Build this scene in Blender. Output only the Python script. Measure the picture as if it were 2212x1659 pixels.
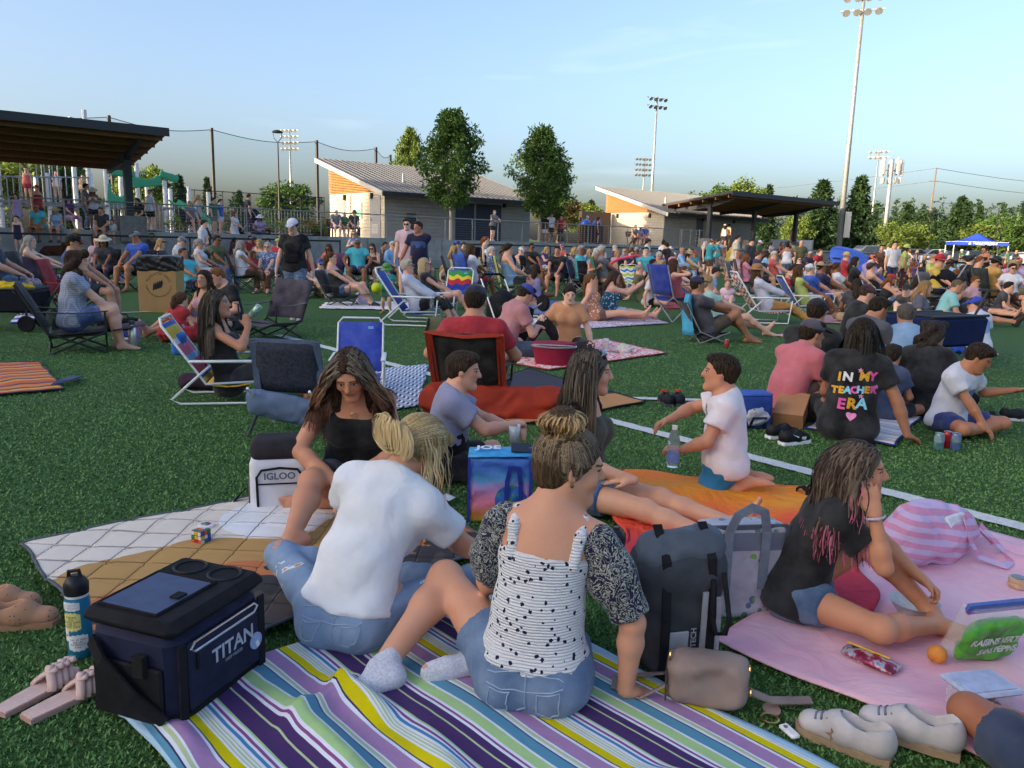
import bpy,math,random,time
import numpy as np
from mathutils import Vector,Matrix
from mathutils.bvhtree import BVHTree
T0=time.time()
for _o in list(bpy.data.objects):bpy.data.objects.remove(_o)
SC=bpy.context.scene
COL=SC.collection
R=math.radians
rng=np.random.default_rng(7)
# --- camera
CAM_H,PITCH,ROLL,FPX=1.35,R(10.4),0.027,1671.2
_F=np.array([0,math.cos(PITCH),-math.sin(PITCH)])
_U0=np.array([0,math.sin(PITCH),math.cos(PITCH)])
_R0=np.array([1.0,0,0])
_RV=math.cos(ROLL)*_R0+math.sin(ROLL)*_U0
_UV=math.cos(ROLL)*_U0-math.sin(ROLL)*_R0
CAMP=np.array([0,0,CAM_H])
_cd=bpy.data.cameras.new('camera')
_cd.sensor_width=36.0
_cd.lens=FPX/2212*36.0
_cd.clip_start=0.05
_cd.clip_end=3000
_co=bpy.data.objects.new('camera',_cd)
COL.objects.link(_co)
_co.matrix_world=Matrix(((_RV[0],_UV[0],-_F[0],0),(_RV[1],_UV[1],-_F[1],0),(_RV[2],_UV[2],-_F[2],CAM_H),(0,0,0,1)))
SC.camera=_co
# --- sky, sun, exposure
SUN_AZ=R(-122)
SUN_EL=R(12)
W=bpy.data.worlds.new('World');SC.world=W;W.use_nodes=True
_n=W.node_tree.nodes;_l=W.node_tree.links
_bg=_n['Background']
_sky=_n.new('ShaderNodeTexSky');_sky.sky_type='NISHITA';_sky.sun_disc=False
_sky.sun_elevation=SUN_EL;_sky.sun_rotation=SUN_AZ
_sky.altitude=60;_sky.air_density=0.75;_sky.dust_density=5.2;_sky.ozone_density=1.5
_tc=_n.new('ShaderNodeTexCoord');_mp=_n.new('ShaderNodeMapping');_mp.inputs['Scale'].default_value= (2.2,2.2,15);_mp.inputs['Rotation'].default_value= (0.1,0.06,0.4)
_ns=_n.new('ShaderNodeTexNoise');_ns.inputs['Scale'].default_value=1.7;_ns.inputs['Detail'].default_value=7;_ns.inputs['Distortion'].default_value=0.6
_mr=_n.new('ShaderNodeMapRange');_mr.inputs[1].default_value=0.60;_mr.inputs[2].default_value=0.80;_mr.inputs[4].default_value=0.12
_mx=_n.new('ShaderNodeMix');_mx.data_type='RGBA';_mx.inputs[7].default_value= (3.4,3.5,3.7,1)
_l.new(_tc.outputs['Generated'],_mp.inputs[0]);_l.new(_mp.outputs[0],_ns.inputs[0]);_l.new(_ns.outputs[0],_mr.inputs[0]);_l.new(_mr.outputs[0],_mx.inputs[0])
_l.new(_sky.outputs[0],_mx.inputs[6]);_l.new(_mx.outputs[2],_bg.inputs[0])
_bg.inputs[1].default_value=0.12
_sd=bpy.data.lights.new('sun','SUN');_sd.energy=2.6;_sd.angle=R(0.6);_sd.color= (1.0,0.80,0.56)
_so=bpy.data.objects.new('sun',_sd);COL.objects.link(_so)
_sv=Vector((math.sin(SUN_AZ)*math.cos(SUN_EL),math.cos(SUN_AZ)*math.cos(SUN_EL),math.sin(SUN_EL)))
_so.rotation_euler=_sv.to_track_quat('Z','Y').to_euler()
_so.location= (-60,-20,40)
SC.view_settings.view_transform='Standard'
try:SC.view_settings.look='None'
except Exception: pass
SC.view_settings.exposure=2.0
SC.view_settings.gamma=1.0
SC.view_settings.use_curve_mapping=False
SC.cycles.max_bounces=5
SC.cycles.transparent_max_bounces=12
SC.cycles.use_denoising=True
# --- picture -> place helpers (2212 x 1659 reading of the photograph)
def ray(px,py):
 d=_F+(px-1106)/FPX*_RV+(829.5-py)/FPX*_UV
 return d
def gp(px,py,z=0.0):
 d=ray(px,py);t= (z-CAM_H)/d[2]
 p=CAMP+d*t;p[2]=z
 return p
def dp(px,py,y):
 d=ray(px,py)
 return CAMP+d*(y/d[1])
def proj(p):
 q=np.asarray(p,float)-CAMP
 w=q@_F
 return 1106+FPX*(q@_RV)/w,829.5-FPX*(q@_UV)/w
 # --- materials: tiny node language
class V:
 """a shader value; arithmetic on it adds Math nodes"""
 def __init__(s,m,sock):s.m,s.s=m,sock
 def _op(s,op,*a,clamp=False):
  n=s.m.node_tree.nodes.new('ShaderNodeMath');n.operation=op;n.use_clamp=clamp
  for i,x in enumerate((s,)+a):
   if isinstance(x,V):s.m.node_tree.links.new(x.s,n.inputs[i])
   else:n.inputs[i].default_value=x
  return V(s.m,n.outputs[0])
 def __add__(s,o): return s._op('ADD',o)
 __radd__=__add__
 def __sub__(s,o): return s._op('SUBTRACT',o)
 def __rsub__(s,o): return (s*-1)+o
 def __mul__(s,o): return s._op('MULTIPLY',o)
 __rmul__=__mul__
 def __truediv__(s,o): return s._op('DIVIDE',o)
 def lt(s,o): return s._op('LESS_THAN',o)
 def gt(s,o): return s._op('GREATER_THAN',o)
 def abs(s): return s._op('ABSOLUTE')
 def sin(s): return s._op('SINE')
 def fract(s): return s._op('FRACT')
 def floor(s): return s._op('FLOOR')
 def sqrt(s): return s._op('SQRT')
 def pow(s,o): return s._op('POWER',o)
 def min(s,o): return s._op('MINIMUM',o)
 def max(s,o): return s._op('MAXIMUM',o)
 def clamp(s): return s._op('ADD',0.0,clamp=True)
 def sstep(s,a,b):
  n=s.m.node_tree.nodes.new('ShaderNodeMapRange');n.interpolation_type='SMOOTHSTEP'
  s.m.node_tree.links.new(s.s,n.inputs[0])
  n.inputs[1].default_value=a;n.inputs[2].default_value=b;n.inputs[3].default_value=0;n.inputs[4].default_value=1
  return V(s.m,n.outputs[0])
class Mat:
 def __init__(s,name,rough=0.8,spec=0.3):
  s.m=bpy.data.materials.new(name);s.m.use_nodes=True
  s.nt=s.m.node_tree;s.b=s.nt.nodes['Principled BSDF']
  s.b.inputs['Roughness'].default_value=rough
  s.b.inputs['Specular IOR Level'].default_value=spec
 def node(s,t,**kw):
  n=s.nt.nodes.new(t)
  for k,v in kw.items():setattr(n,k,v)
  return n
 def link(s,a,b):s.nt.links.new(a.s if isinstance(a,V) else a,b)
 def coord(s,kind='Object',scale=None,rot=None):
  o=s.node('ShaderNodeTexCoord').outputs[kind]
  if scale is not None or rot is not None:
   mp=s.node('ShaderNodeMapping');s.link(o,mp.inputs[0])
   if scale is not None:mp.inputs['Scale'].default_value=scale if hasattr(scale,'__len__') else (scale,)*3
   if rot is not None:mp.inputs['Rotation'].default_value=rot
   o=mp.outputs[0]
  return o
 def world(s,scale=None):
  o=s.node('ShaderNodeNewGeometry').outputs['Position']
  if scale is not None:
   mp=s.node('ShaderNodeMapping');s.link(o,mp.inputs[0]);mp.inputs['Scale'].default_value=scale if hasattr(scale,'__len__') else (scale,)*3
   o=mp.outputs[0]
  return o
 def attr(s,name):
  n=s.node('ShaderNodeAttribute');n.attribute_name=name
  return n
 def xyz(s,sock):
  n=s.node('ShaderNodeSeparateXYZ');s.link(sock,n.inputs[0])
  return tuple(V(s.m,n.outputs[i]) for i in range(3))
 def noise(s,vec,scale,detail=3,rough=0.55,dist=0.0,out=0):
  n=s.node('ShaderNodeTexNoise');s.link(vec,n.inputs['Vector'])
  n.inputs['Scale'].default_value=scale;n.inputs['Detail'].default_value=detail
  n.inputs['Roughness'].default_value=rough;n.inputs['Distortion'].default_value=dist
  return V(s.m,n.outputs[out])
 def voronoi(s,vec,scale,feature='F1',out='Distance',rnd=1.0):
  n=s.node('ShaderNodeTexVoronoi');n.feature=feature;s.link(vec,n.inputs['Vector'])
  n.inputs['Scale'].default_value=scale;n.inputs['Randomness'].default_value=rnd
  return V(s.m,n.outputs[out])
 def objcol(s): return V(s.m,s.node('ShaderNodeObjectInfo').outputs['Color'])
 def objrand(s): return V(s.m,s.node('ShaderNodeObjectInfo').outputs['Random'])
 def rgb(s,c):
  n=s.node('ShaderNodeRGB');n.outputs[0].default_value= (*c[:3],1); return V(s.m,n.outputs[0])
 def mix(s,f,a,b,mode='MIX'):
  n=s.node('ShaderNodeMix');n.data_type='RGBA';n.blend_type=mode
  for sock,x in ((n.inputs['Factor'],f),(n.inputs[6],a),(n.inputs[7],b)):
   if isinstance(x,V):s.link(x,sock)
   elif hasattr(x,'__len__'):sock.default_value= (*x[:3],1)
   else:sock.default_value=x
  return V(s.m,n.outputs[2])
 def ramp(s,f,stops,const=False):
  n=s.node('ShaderNodeValToRGB');s.link(f,n.inputs[0]);cr=n.color_ramp
  if const:cr.interpolation='CONSTANT'
  while len(cr.elements)<len(stops):cr.elements.new(0.5)
  for e,(p,c) in zip(cr.elements,stops):e.position=p;e.color= (*c[:3],1)
  return V(s.m,n.outputs[0])
 def col(s,c):
  if isinstance(c,V):s.link(c,s.b.inputs['Base Color'])
  else:s.b.inputs['Base Color'].default_value= (*c[:3],1)
  return s
 def bump(s,h,strength=0.3,dist=0.01):
  n=s.node('ShaderNodeBump');n.inputs['Strength'].default_value=strength;n.inputs['Distance'].default_value=dist
  s.link(h,n.inputs['Height']);s.link(n.outputs[0],s.b.inputs['Normal']); return s
 def set(s,**kw):
  for k,v in kw.items():s.b.inputs[k.replace('_',' ')].default_value=v
  return s
def hx(h):
 """sRGB hex -> linear"""
 h=h.lstrip('#');o= []
 for i in (0,2,4):
  c=int(h[i:i+2],16)/255
  o.append(c/12.92 if c<=0.04045 else ((c+0.055)/1.055)**2.4)
 return tuple(o)
_MC= {}
def plain(c,rough=0.75,spec=0.3,metal=0.0,var=0.12,nscale=30.0,bump=0.0):
 """one-colour material with a little procedural unevenness"""
 if isinstance(c,str):c=hx(c)
 key= (tuple(round(x,4) for x in c),rough,spec,metal,var,nscale,bump)
 if key in _MC: return _MC[key]
 m=Mat('plain_%d'%len(_MC),rough,spec)
 m.b.inputs['Metallic'].default_value=metal
 n=m.noise(m.coord(),nscale,4)
 f=n.sstep(0.3,0.7)
 m.col(m.mix(f,tuple(x*(1-var) for x in c),tuple(min(1,x*(1+var)) for x in c)))
 if bump:m.bump(n,bump,0.004)
 _MC[key]=m.m
 return m.m
 # --- objects
def tag(o,label=None,cat=None,group=None,kind=None):
 if label:o['label']=label
 if cat:o['category']=cat
 if group:o['group']=group
 if kind:o['kind']=kind
 return o
def empty(name,loc= (0,0,0),rz=0.0,parent=None):
 o=bpy.data.objects.new(name,None);COL.objects.link(o)
 o.location=loc;o.rotation_euler= (0,0,rz);o.empty_display_size=0.1
 if parent:o.parent=parent
 return o
def link(name,me,mat=None,parent=None,color=None):
 o=bpy.data.objects.new(name,me);COL.objects.link(o)
 if mat is not None and len(me.materials)==0:me.materials.append(mat)
 if parent:o.parent=parent
 if color is not None:o.color= (*color[:3],1)
 return o
def copy_tree(o,parent=None):
 c=o.copy();COL.objects.link(c);c.parent=parent
 for ch in list(o.children):copy_tree(ch,c)
 return c
def mesh(name,vs,fs,smooth=False):
 me=bpy.data.meshes.new(name)
 vs=np.asarray(vs,np.float32)
 if isinstance(fs,np.ndarray):
  k=fs.shape[1]
  me.vertices.add(len(vs));me.vertices.foreach_set('co',vs.ravel())
  me.loops.add(fs.size);me.loops.foreach_set('vertex_index',fs.astype(np.int32).ravel())
  me.polygons.add(len(fs));me.polygons.foreach_set('loop_start',np.arange(0,fs.size,k,dtype=np.int32))
  me.update(calc_edges=True)
 else:
  me.from_pydata(vs.tolist(),[],fs);me.update()
 if smooth:me.polygons.foreach_set('use_smooth',[True]*len(me.polygons))
 return me
def rotz(a):
 c,s=math.cos(a),math.sin(a); return np.array([[c,-s,0],[s,c,0],[0,0,1.0]])
def rotx(a):
 c,s=math.cos(a),math.sin(a); return np.array([[1.0,0,0],[0,c,-s],[0,s,c]])
def roty(a):
 c,s=math.cos(a),math.sin(a); return np.array([[c,0,s],[0,1.0,0],[-s,0,c]])
def unit(v):
 v=np.asarray(v,float); return v/(np.linalg.norm(v)+1e-12)
def hdg(deg):
 """heading: 0 faces away from the camera, 90 faces picture right, 180 faces the camera -> z rotation of a +Y-facing thing"""
 return -R(deg)
class MB:
 """mesh builder: boxes, bars, tubes, sheets ... collected into one mesh"""
 def __init__(s):s.v= [];s.f= []
 def add(s,vs,fs):
  o=len(s.v);s.v.extend([tuple(map(float,p)) for p in vs]);s.f.extend([tuple(i+o for i in f) for f in fs]); return s
 def box(s,c,d,rot=None,taper=1.0,bev=0.0):
  x,y,z=d[0]/2,d[1]/2,d[2]/2
  if bev>0:
   b=min(bev,x*.9,y*.9,z*.9);P= [];
   for zz,ins in ((-z,b),(-z+b,0),(z-b,0),(z,b)):
    k=1+(taper-1)*(zz+z)/(2*z)
    ox,oy= (x-ins)*k,(y-ins)*k;bx,by=max(ox-b*(ins==0),1e-4),max(oy-b*(ins==0),1e-4)
    if ins:bx,by=ox-b*.4,oy-b*.4
    P+=[(ox,-by,zz),(ox,by,zz),(bx,oy,zz),(-bx,oy,zz),(-ox,by,zz),(-ox,-by,zz),(-bx,-oy,zz),(bx,-oy,zz)]
   F= [tuple(range(7,-1,-1)),tuple(range(24,32))]
   for r in range(3):
    for i in range(8):F.append((r*8+i,r*8+(i+1)%8,r*8+8+(i+1)%8,r*8+8+i))
  else:
   P= [(-x,-y,-z),(x,-y,-z),(x,y,-z),(-x,y,-z)]+[(sx*x*taper,sy*y*taper,z) for sx,sy in ((-1,-1),(1,-1),(1,1),(-1,1))]
   F= [(3,2,1,0),(4,5,6,7),(0,1,5,4),(1,2,6,5),(2,3,7,6),(3,0,4,7)]
  P=np.array(P)
  if rot is not None:P=P@np.asarray(rot).T
  return s.add(P+np.asarray(c),F)
 def tube(s,pts,r,n=6,closed=False,caps=True):
  pts= [np.asarray(p,float) for p in pts];m=len(pts)
  rs= [r]*m if not hasattr(r,'__len__') else list(r)
  o=len(s.v);up=None
  for i,p in enumerate(pts):
   a=pts[(i-1)%m] if (closed or i>0) else p;b=pts[(i+1)%m] if (closed or i<m-1) else p
   t=unit(b-a)
   if up is None:
    up=np.array([0,0,1.0]) if abs(t[2])<.9 else np.array([1.0,0,0])
   up=unit(up-t*(up@t));sd=np.cross(t,up)
   for k in range(n):
    an=2*math.pi*k/n;q=p+rs[i]*(math.cos(an)*up+math.sin(an)*sd)
    s.v.append(tuple(q))
  for i in range(m if closed else m-1):
   j= (i+1)%m
   for k in range(n):
    s.f.append((o+i*n+k,o+i*n+(k+1)%n,o+j*n+(k+1)%n,o+j*n+k))
  if caps and not closed:
   s.f.append(tuple(o+k for k in range(n-1,-1,-1)));s.f.append(tuple(o+(m-1)*n+k for k in range(n)))
  return s
 def lathe(s,prof,n=20,c= (0,0,0),rot=None,sx=1.0,sy=1.0,cap=True):
  P= []
  for r,z in prof:
   for k in range(n):
    a=2*math.pi*k/n;P.append((r*math.cos(a)*sx,r*math.sin(a)*sy,z))
  P=np.array(P)
  if rot is not None:P=P@np.asarray(rot).T
  F= []
  for i in range(len(prof)-1):
   for k in range(n):F.append((i*n+k,i*n+(k+1)%n,(i+1)*n+(k+1)%n,(i+1)*n+k))
  if cap:F+=[tuple(range(n-1,-1,-1)),tuple((len(prof)-1)*n+k for k in range(n))]
  return s.add(P+np.asarray(c),F)
 def grid(s,fn,nu,nv,thick=0.0):
  """sheet from fn(u,v) in 0..1; thick>0 gives it an underside"""
  P= [[np.asarray(fn(i/(nu-1),j/(nv-1)),float) for j in range(nv)] for i in range(nu)]
  o=len(s.v)
  for row in P:
   for p in row:s.v.append(tuple(p))
  q=lambda i,j:o+i*nv+j
  for i in range(nu-1):
   for j in range(nv-1):s.f.append((q(i,j),q(i+1,j),q(i+1,j+1),q(i,j+1)))
  if thick:
   o2=len(s.v)
   A=np.array([[p for p in row] for row in P])
   du=np.gradient(A,axis=0);dv=np.gradient(A,axis=1);nn=np.cross(du,dv);nn/=np.linalg.norm(nn,axis=2,keepdims=True)+1e-9
   for p in (A-nn*thick).reshape(-1,3):s.v.append(tuple(p))
   w=lambda i,j:o2+i*nv+j
   for i in range(nu-1):
    for j in range(nv-1):s.f.append((w(i,j),w(i,j+1),w(i+1,j+1),w(i+1,j)))
   for i in range(nu-1):
    s.f.append((q(i,0),w(i,0),w(i+1,0),q(i+1,0)));s.f.append((q(i,nv-1),q(i+1,nv-1),w(i+1,nv-1),w(i,nv-1)))
   for j in range(nv-1):
    s.f.append((q(0,j),q(0,j+1),w(0,j+1),w(0,j)));s.f.append((q(nu-1,j),w(nu-1,j),w(nu-1,j+1),q(nu-1,j+1)))
  return s
 def strip(s,pts,w,thick=0.002,nrm= (0,0,1)):
  """flat ribbon through pts, width w, lying across nrm"""
  pts= [np.asarray(p,float) for p in pts];nrm=unit(nrm);A= []
  for i,p in enumerate(pts):
   t=unit(pts[min(i+1,len(pts)-1)]-pts[max(i-1,0)]);sd=unit(np.cross(t,nrm));nn=np.cross(sd,t)
   A+=[p+sd*w/2+nn*thick,p-sd*w/2+nn*thick,p-sd*w/2-nn*thick,p+sd*w/2-nn*thick]
  F= []
  for i in range(len(pts)-1):
   for k in range(4):F.append((i*4+k,i*4+4+k,i*4+4+(k+1)%4,i*4+(k+1)%4))
  m= (len(pts)-1)*4
  F+=[(0,1,2,3),(m+3,m+2,m+1,m)]
  return s.add(A,F)
 def poly(s,pts,ext):
  """extrude a closed polygon (3D points) by vector ext"""
  n=len(pts);P= [np.asarray(p,float) for p in pts]+[np.asarray(p,float)+np.asarray(ext) for p in pts]
  F= [tuple(range(n-1,-1,-1)),tuple(range(n,2*n))]+[(i,(i+1)%n,n+(i+1)%n,n+i) for i in range(n)]
  return s.add(P,F)
 def mesh(s,name='mesh',smooth=False): return mesh(name,s.v,s.f,smooth)
 def build(s,name,mat=None,parent=None,smooth=False,color=None,auto=None):
  me=s.mesh(name,smooth)
  o=link(name,me,mat,parent,color)
  if auto is not None:autosmooth(o,auto)
  return o
def autosmooth(o,ang=35):
 me=o.data
 me.polygons.foreach_set('use_smooth',[True]*len(me.polygons))
 import bmesh
 bm=bmesh.new();bm.from_mesh(me)
 bmesh.ops.recalc_face_normals(bm,faces=bm.faces[:])
 for e in bm.edges:
  if len(e.link_faces)==2 and e.calc_face_angle(0)>R(ang):e.smooth=False
 bm.to_mesh(me);bm.free()
def bevel(o,w,seg=2,ang=30):
 m=o.modifiers.new('bevel','BEVEL');m.width=w;m.segments=seg;m.limit_method='ANGLE';m.angle_limit=R(ang)
 o.data.polygons.foreach_set('use_smooth',[True]*len(o.data.polygons))
 m.harden_normals=False
 return o
 # --- signed-distance bodies -> one continuous mesh (sparse surface nets)
BLK=18
def f32(x): return np.asarray(x,np.float32)
class SDF:
 def __init__(s):s.p= [];s.disp=None ;s.cuts= []
 def cone(s,a,b,ra,rb=None,k=0.02,flat=None,cuts= (),sub=False):
  a=f32(a);b=f32(b);rb=ra if rb is None else rb;rm=max(ra,rb)
  s.p.append(('c',(a,b,float(ra),float(rb),None if flat is None else (f32(flat[0]),float(flat[1]))),float(k),np.minimum(a,b)-rm,np.maximum(a,b)+rm,[(f32(x),f32(y)) for x,y in cuts],sub)); return s
 def ell(s,c,rad,rot=None,k=0.02,cuts= (),sub=False):
  c=f32(c);rad=f32(rad);rm=rad.max()
  s.p.append(('e',(c,rad,f32(np.eye(3) if rot is None else rot)),float(k),c-rm,c+rm,[(f32(x),f32(y)) for x,y in cuts],sub)); return s
 def box(s,c,half,rot=None,r=0.01,k=0.02,cuts= (),sub=False):
  c=f32(c);half=f32(half);rm=float(np.linalg.norm(half))
  s.p.append(('b',(c,half,f32(np.eye(3) if rot is None else rot),float(r)),float(k),c-rm,c+rm,[(f32(x),f32(y)) for x,y in cuts],sub)); return s
 def ev_blocks(s,P,band,bs):
  """ev() in spatial blocks of size bs, so that each point only meets the shapes near it"""
  b=np.floor((P-P.min(0))/bs).astype(np.int64);key= (b[:,0]*1000+b[:,1])*1000+b[:,2]
  o=np.argsort(key,kind='stable');ks=key[o];st=np.nonzero(np.r_[True,ks[1:]!=ks[:-1]])[0];en=np.r_[st[1:],len(ks)]
  P=f32(P);out=np.full(len(P),9.0,np.float32);LO=np.array([p[3]-p[2] for p in s.p])-band;HI=np.array([p[4]+p[2] for p in s.p])+band
  for a,e in zip(st,en):
   ix=o[a:e];q=P[ix];lo=q.min(0);hi=q.max(0)
   sel=np.nonzero(np.all(LO<hi,1)&np.all(HI>lo,1))[0]
   if len(sel):out[ix]=s.ev(q,band,[s.p[i] for i in sel])
  return out
 def ev(s,P,band=0.06,prims=None):
  P=f32(P);n=len(P);d=np.full(n,9.0,np.float32)
  for ty,a,k,lo,hi,cuts,sub in (s.p if prims is None else prims):
   if prims is None:
    m=np.all((P>lo-band-k)&(P<hi+band+k),axis=1)
    if not m.any(): continue
    idx=np.nonzero(m)[0];q=P[idx]
   else:idx=slice(None);q=P
   if ty=='c':
    A,B,ra,rb,fl=a;ab=B-A;L2=ab@ab
    qa=q-A;t=np.clip(qa@ab/(L2+1e-12),0,1);e=qa-t[:,None]*ab;r=ra+t*(rb-ra)
    if fl is None:di=np.sqrt((e*e).sum(1))-r
    else:
     nv,sc=fl;c=e@nv;mm=e-c[:,None]*nv;m2= (mm*mm).sum(1)
     k1=np.sqrt(m2/r**2+c*c/(r*sc)**2)+1e-9;k2=np.sqrt(m2/r**4+c*c/(r*sc)**4)+1e-9
     di=k1*(k1-1)/k2
   elif ty=='e':
    C,rad,Ro=a;e= (q-C)@Ro
    k1=np.sqrt(((e/rad)**2).sum(1))+1e-9;k2=np.sqrt(((e/rad**2)**2).sum(1))+1e-9
    di=k1*(k1-1)/k2
   else:
    C,hf,Ro,r=a;e=np.abs((q-C)@Ro)-hf+r
    di=np.sqrt((np.maximum(e,0)**2).sum(1))+np.minimum(e.max(1),0)-r
   for cp,cn in cuts:di=np.maximum(di,(q-cp)@cn)
   old=d[idx]
   if sub:
    h=np.maximum(k-np.abs(-old-di),0)/max(k,1e-6);nd=np.maximum(old,-di)+h*h*k*.25
   else:
    h=np.maximum(k-np.abs(old-di),0)/max(k,1e-6);nd=np.minimum(old,di)-h*h*k*.25
   d[idx]=nd
  for cp,cn in s.cuts:d=np.maximum(d,(P-f32(cp))@f32(cn))
  if s.disp is not None:
   m=np.abs(d)<band
   if m.any():d[m]+=s.disp(P[m])
  return d
 def bounds(s):
  lo=np.min([p[3] for p in s.p if not p[6]],axis=0);hi=np.max([p[4] for p in s.p if not p[6]],axis=0); return lo,hi
 def polygonise(s,h):
  lo,hi=s.bounds();lo=lo-3*h;S=4;H=h*S
  n=np.ceil((hi+3*h-lo)/H).astype(int)+1
  g=np.stack(np.meshgrid(*[np.arange(k) for k in n],indexing='ij'),-1).reshape(-1,3)
  dc=s.ev_blocks(lo+(g+.5)*H,H*1.6+.03,H*7)
  act=g[np.abs(dc)<H*1.15]*2
  if len(act)==0: return np.zeros((0,3)),np.zeros((0,4),int)
  o2=np.stack(np.meshgrid([0,1],[0,1],[0,1],indexing='ij'),-1).reshape(-1,3)
  act= (act[:,None,:]+o2[None]).reshape(-1,3)
  act=act[np.abs(s.ev_blocks(lo+(act+.5)*(2*h),2*H*.7+.01,BLK*h))<2*h*1.25]
  if len(act)==0: return np.zeros((0,3)),np.zeros((0,4),int)
  S2=2
  off=np.stack(np.meshgrid(*[np.arange(S2+1)]*3,indexing='ij'),-1).reshape(-1,3)
  D=n*S+8
  key=lambda c:(c[...,0]*D[1]+c[...,1])*D[2]+c[...,2]
  ck=np.unique(key((act[:,None,:]*S2+off[None]).reshape(-1,3)))
  CP=np.stack([ck//(D[1]*D[2]),(ck//D[2])%D[1],ck%D[2]],1)
  val=s.ev_blocks(lo+CP*h,4*h+.01,BLK*h)
  cells= (act[:,None,:]*S2+o2[None]).reshape(-1,3)
  co8=np.array([[i>>2&1,i>>1&1,i&1] for i in range(8)])
  vi=np.searchsorted(ck,key(cells[:,None,:]+co8[None]));v8=val[vi]
  neg=v8<0;cross=neg.any(1)&~neg.all(1)
  cells=cells[cross];v8=v8[cross]
  cellk=key(cells);order=np.argsort(cellk);cells=cells[order];v8=v8[order];cellk=cellk[order]
  acc=np.zeros((len(cells),3));cnt=np.zeros(len(cells))
  for i in range(8):
   for j in range(i+1,8):
    if bin(i^j).count('1')!=1: continue
    a=v8[:,i];b=v8[:,j];m= (a<0)!=(b<0)
    t=np.where(m,a/(a-b+1e-20),0)
    p=co8[i]+t[:,None]*(co8[j]-co8[i]);acc[m]+=p[m];cnt[m]+=1
  verts=lo+(cells+acc/np.maximum(cnt,1)[:,None])*h
  quads= []
  for ax in range(3):
   u,w= [(1,2),(2,0),(0,1)][ax]
   e0=v8[:,0]<0;j= [4,2,1][ax];e1=v8[:,j]<0
   m=e0!=e1
   c=cells[m];fl=e0[m]
   du=np.zeros(3,int);du[u]=1;dw=np.zeros(3,int);dw[w]=1
   ks= [cellk[m],key(c-du),key(c-du-dw),key(c-dw)]
   ii= [];ok=np.ones(len(c),bool)
   for kk in ks:
    ix=np.searchsorted(cellk,kk);ix=np.clip(ix,0,len(cellk)-1);ok&=cellk[ix]==kk;ii.append(ix)
   q=np.stack(ii,1)
   q=np.where(fl[:,None],q,q[:,::-1])
   quads.append(q[ok])
  return verts,np.concatenate(quads)
 def mesh(s,name,h,smooth=True):
  v,f=s.polygonise(h); return mesh(name,v,f,smooth)
def folds(P,amp,sc=1.0,seed=0.0):
 """soft cloth wrinkles"""
 x,y,z=P[:,0]*sc,P[:,1]*sc,P[:,2]*sc
 w=np.sin(x*13+3*np.sin(z*9+seed)+seed)*np.sin(z*17+2.5*np.sin(y*11+seed*2))
 w=w+.6*np.sin(z*31+4*np.sin(x*12+seed)+3*np.sin(y*14))*np.sin(y*19+x*8+seed)
 return amp*w
_TX= {}
def prefetch_text(items):
 os_= []
 for key in items:
  txt,size,align,res,bold,space,linesp=key
  cu=bpy.data.curves.new('lettering','FONT');cu.body=txt;cu.size=size;cu.align_x=align;cu.align_y='CENTER';cu.resolution_u=res;cu.offset=bold;cu.space_character=space;cu.space_line=linesp
  o=bpy.data.objects.new('tmp',cu);COL.objects.link(o);os_.append((key,o,cu))
 dg=bpy.context.evaluated_depsgraph_get()
 for key,o,cu in os_:_TX[key]=bpy.data.meshes.new_from_object(o.evaluated_get(dg))
 for key,o,cu in os_:bpy.data.objects.remove(o);bpy.data.curves.remove(cu)
def text_mesh(txt,size,align='CENTER',res=3,bold=0.0,space=1.0,linesp=1.0):
 key= (txt,size,align,res,bold,space,linesp)
 if key not in _TX:print('TEXTMISS',key,',');prefetch_text([key])
 me=_TX[key].copy();me.name='lettering';me.materials.clear(); return me
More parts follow.
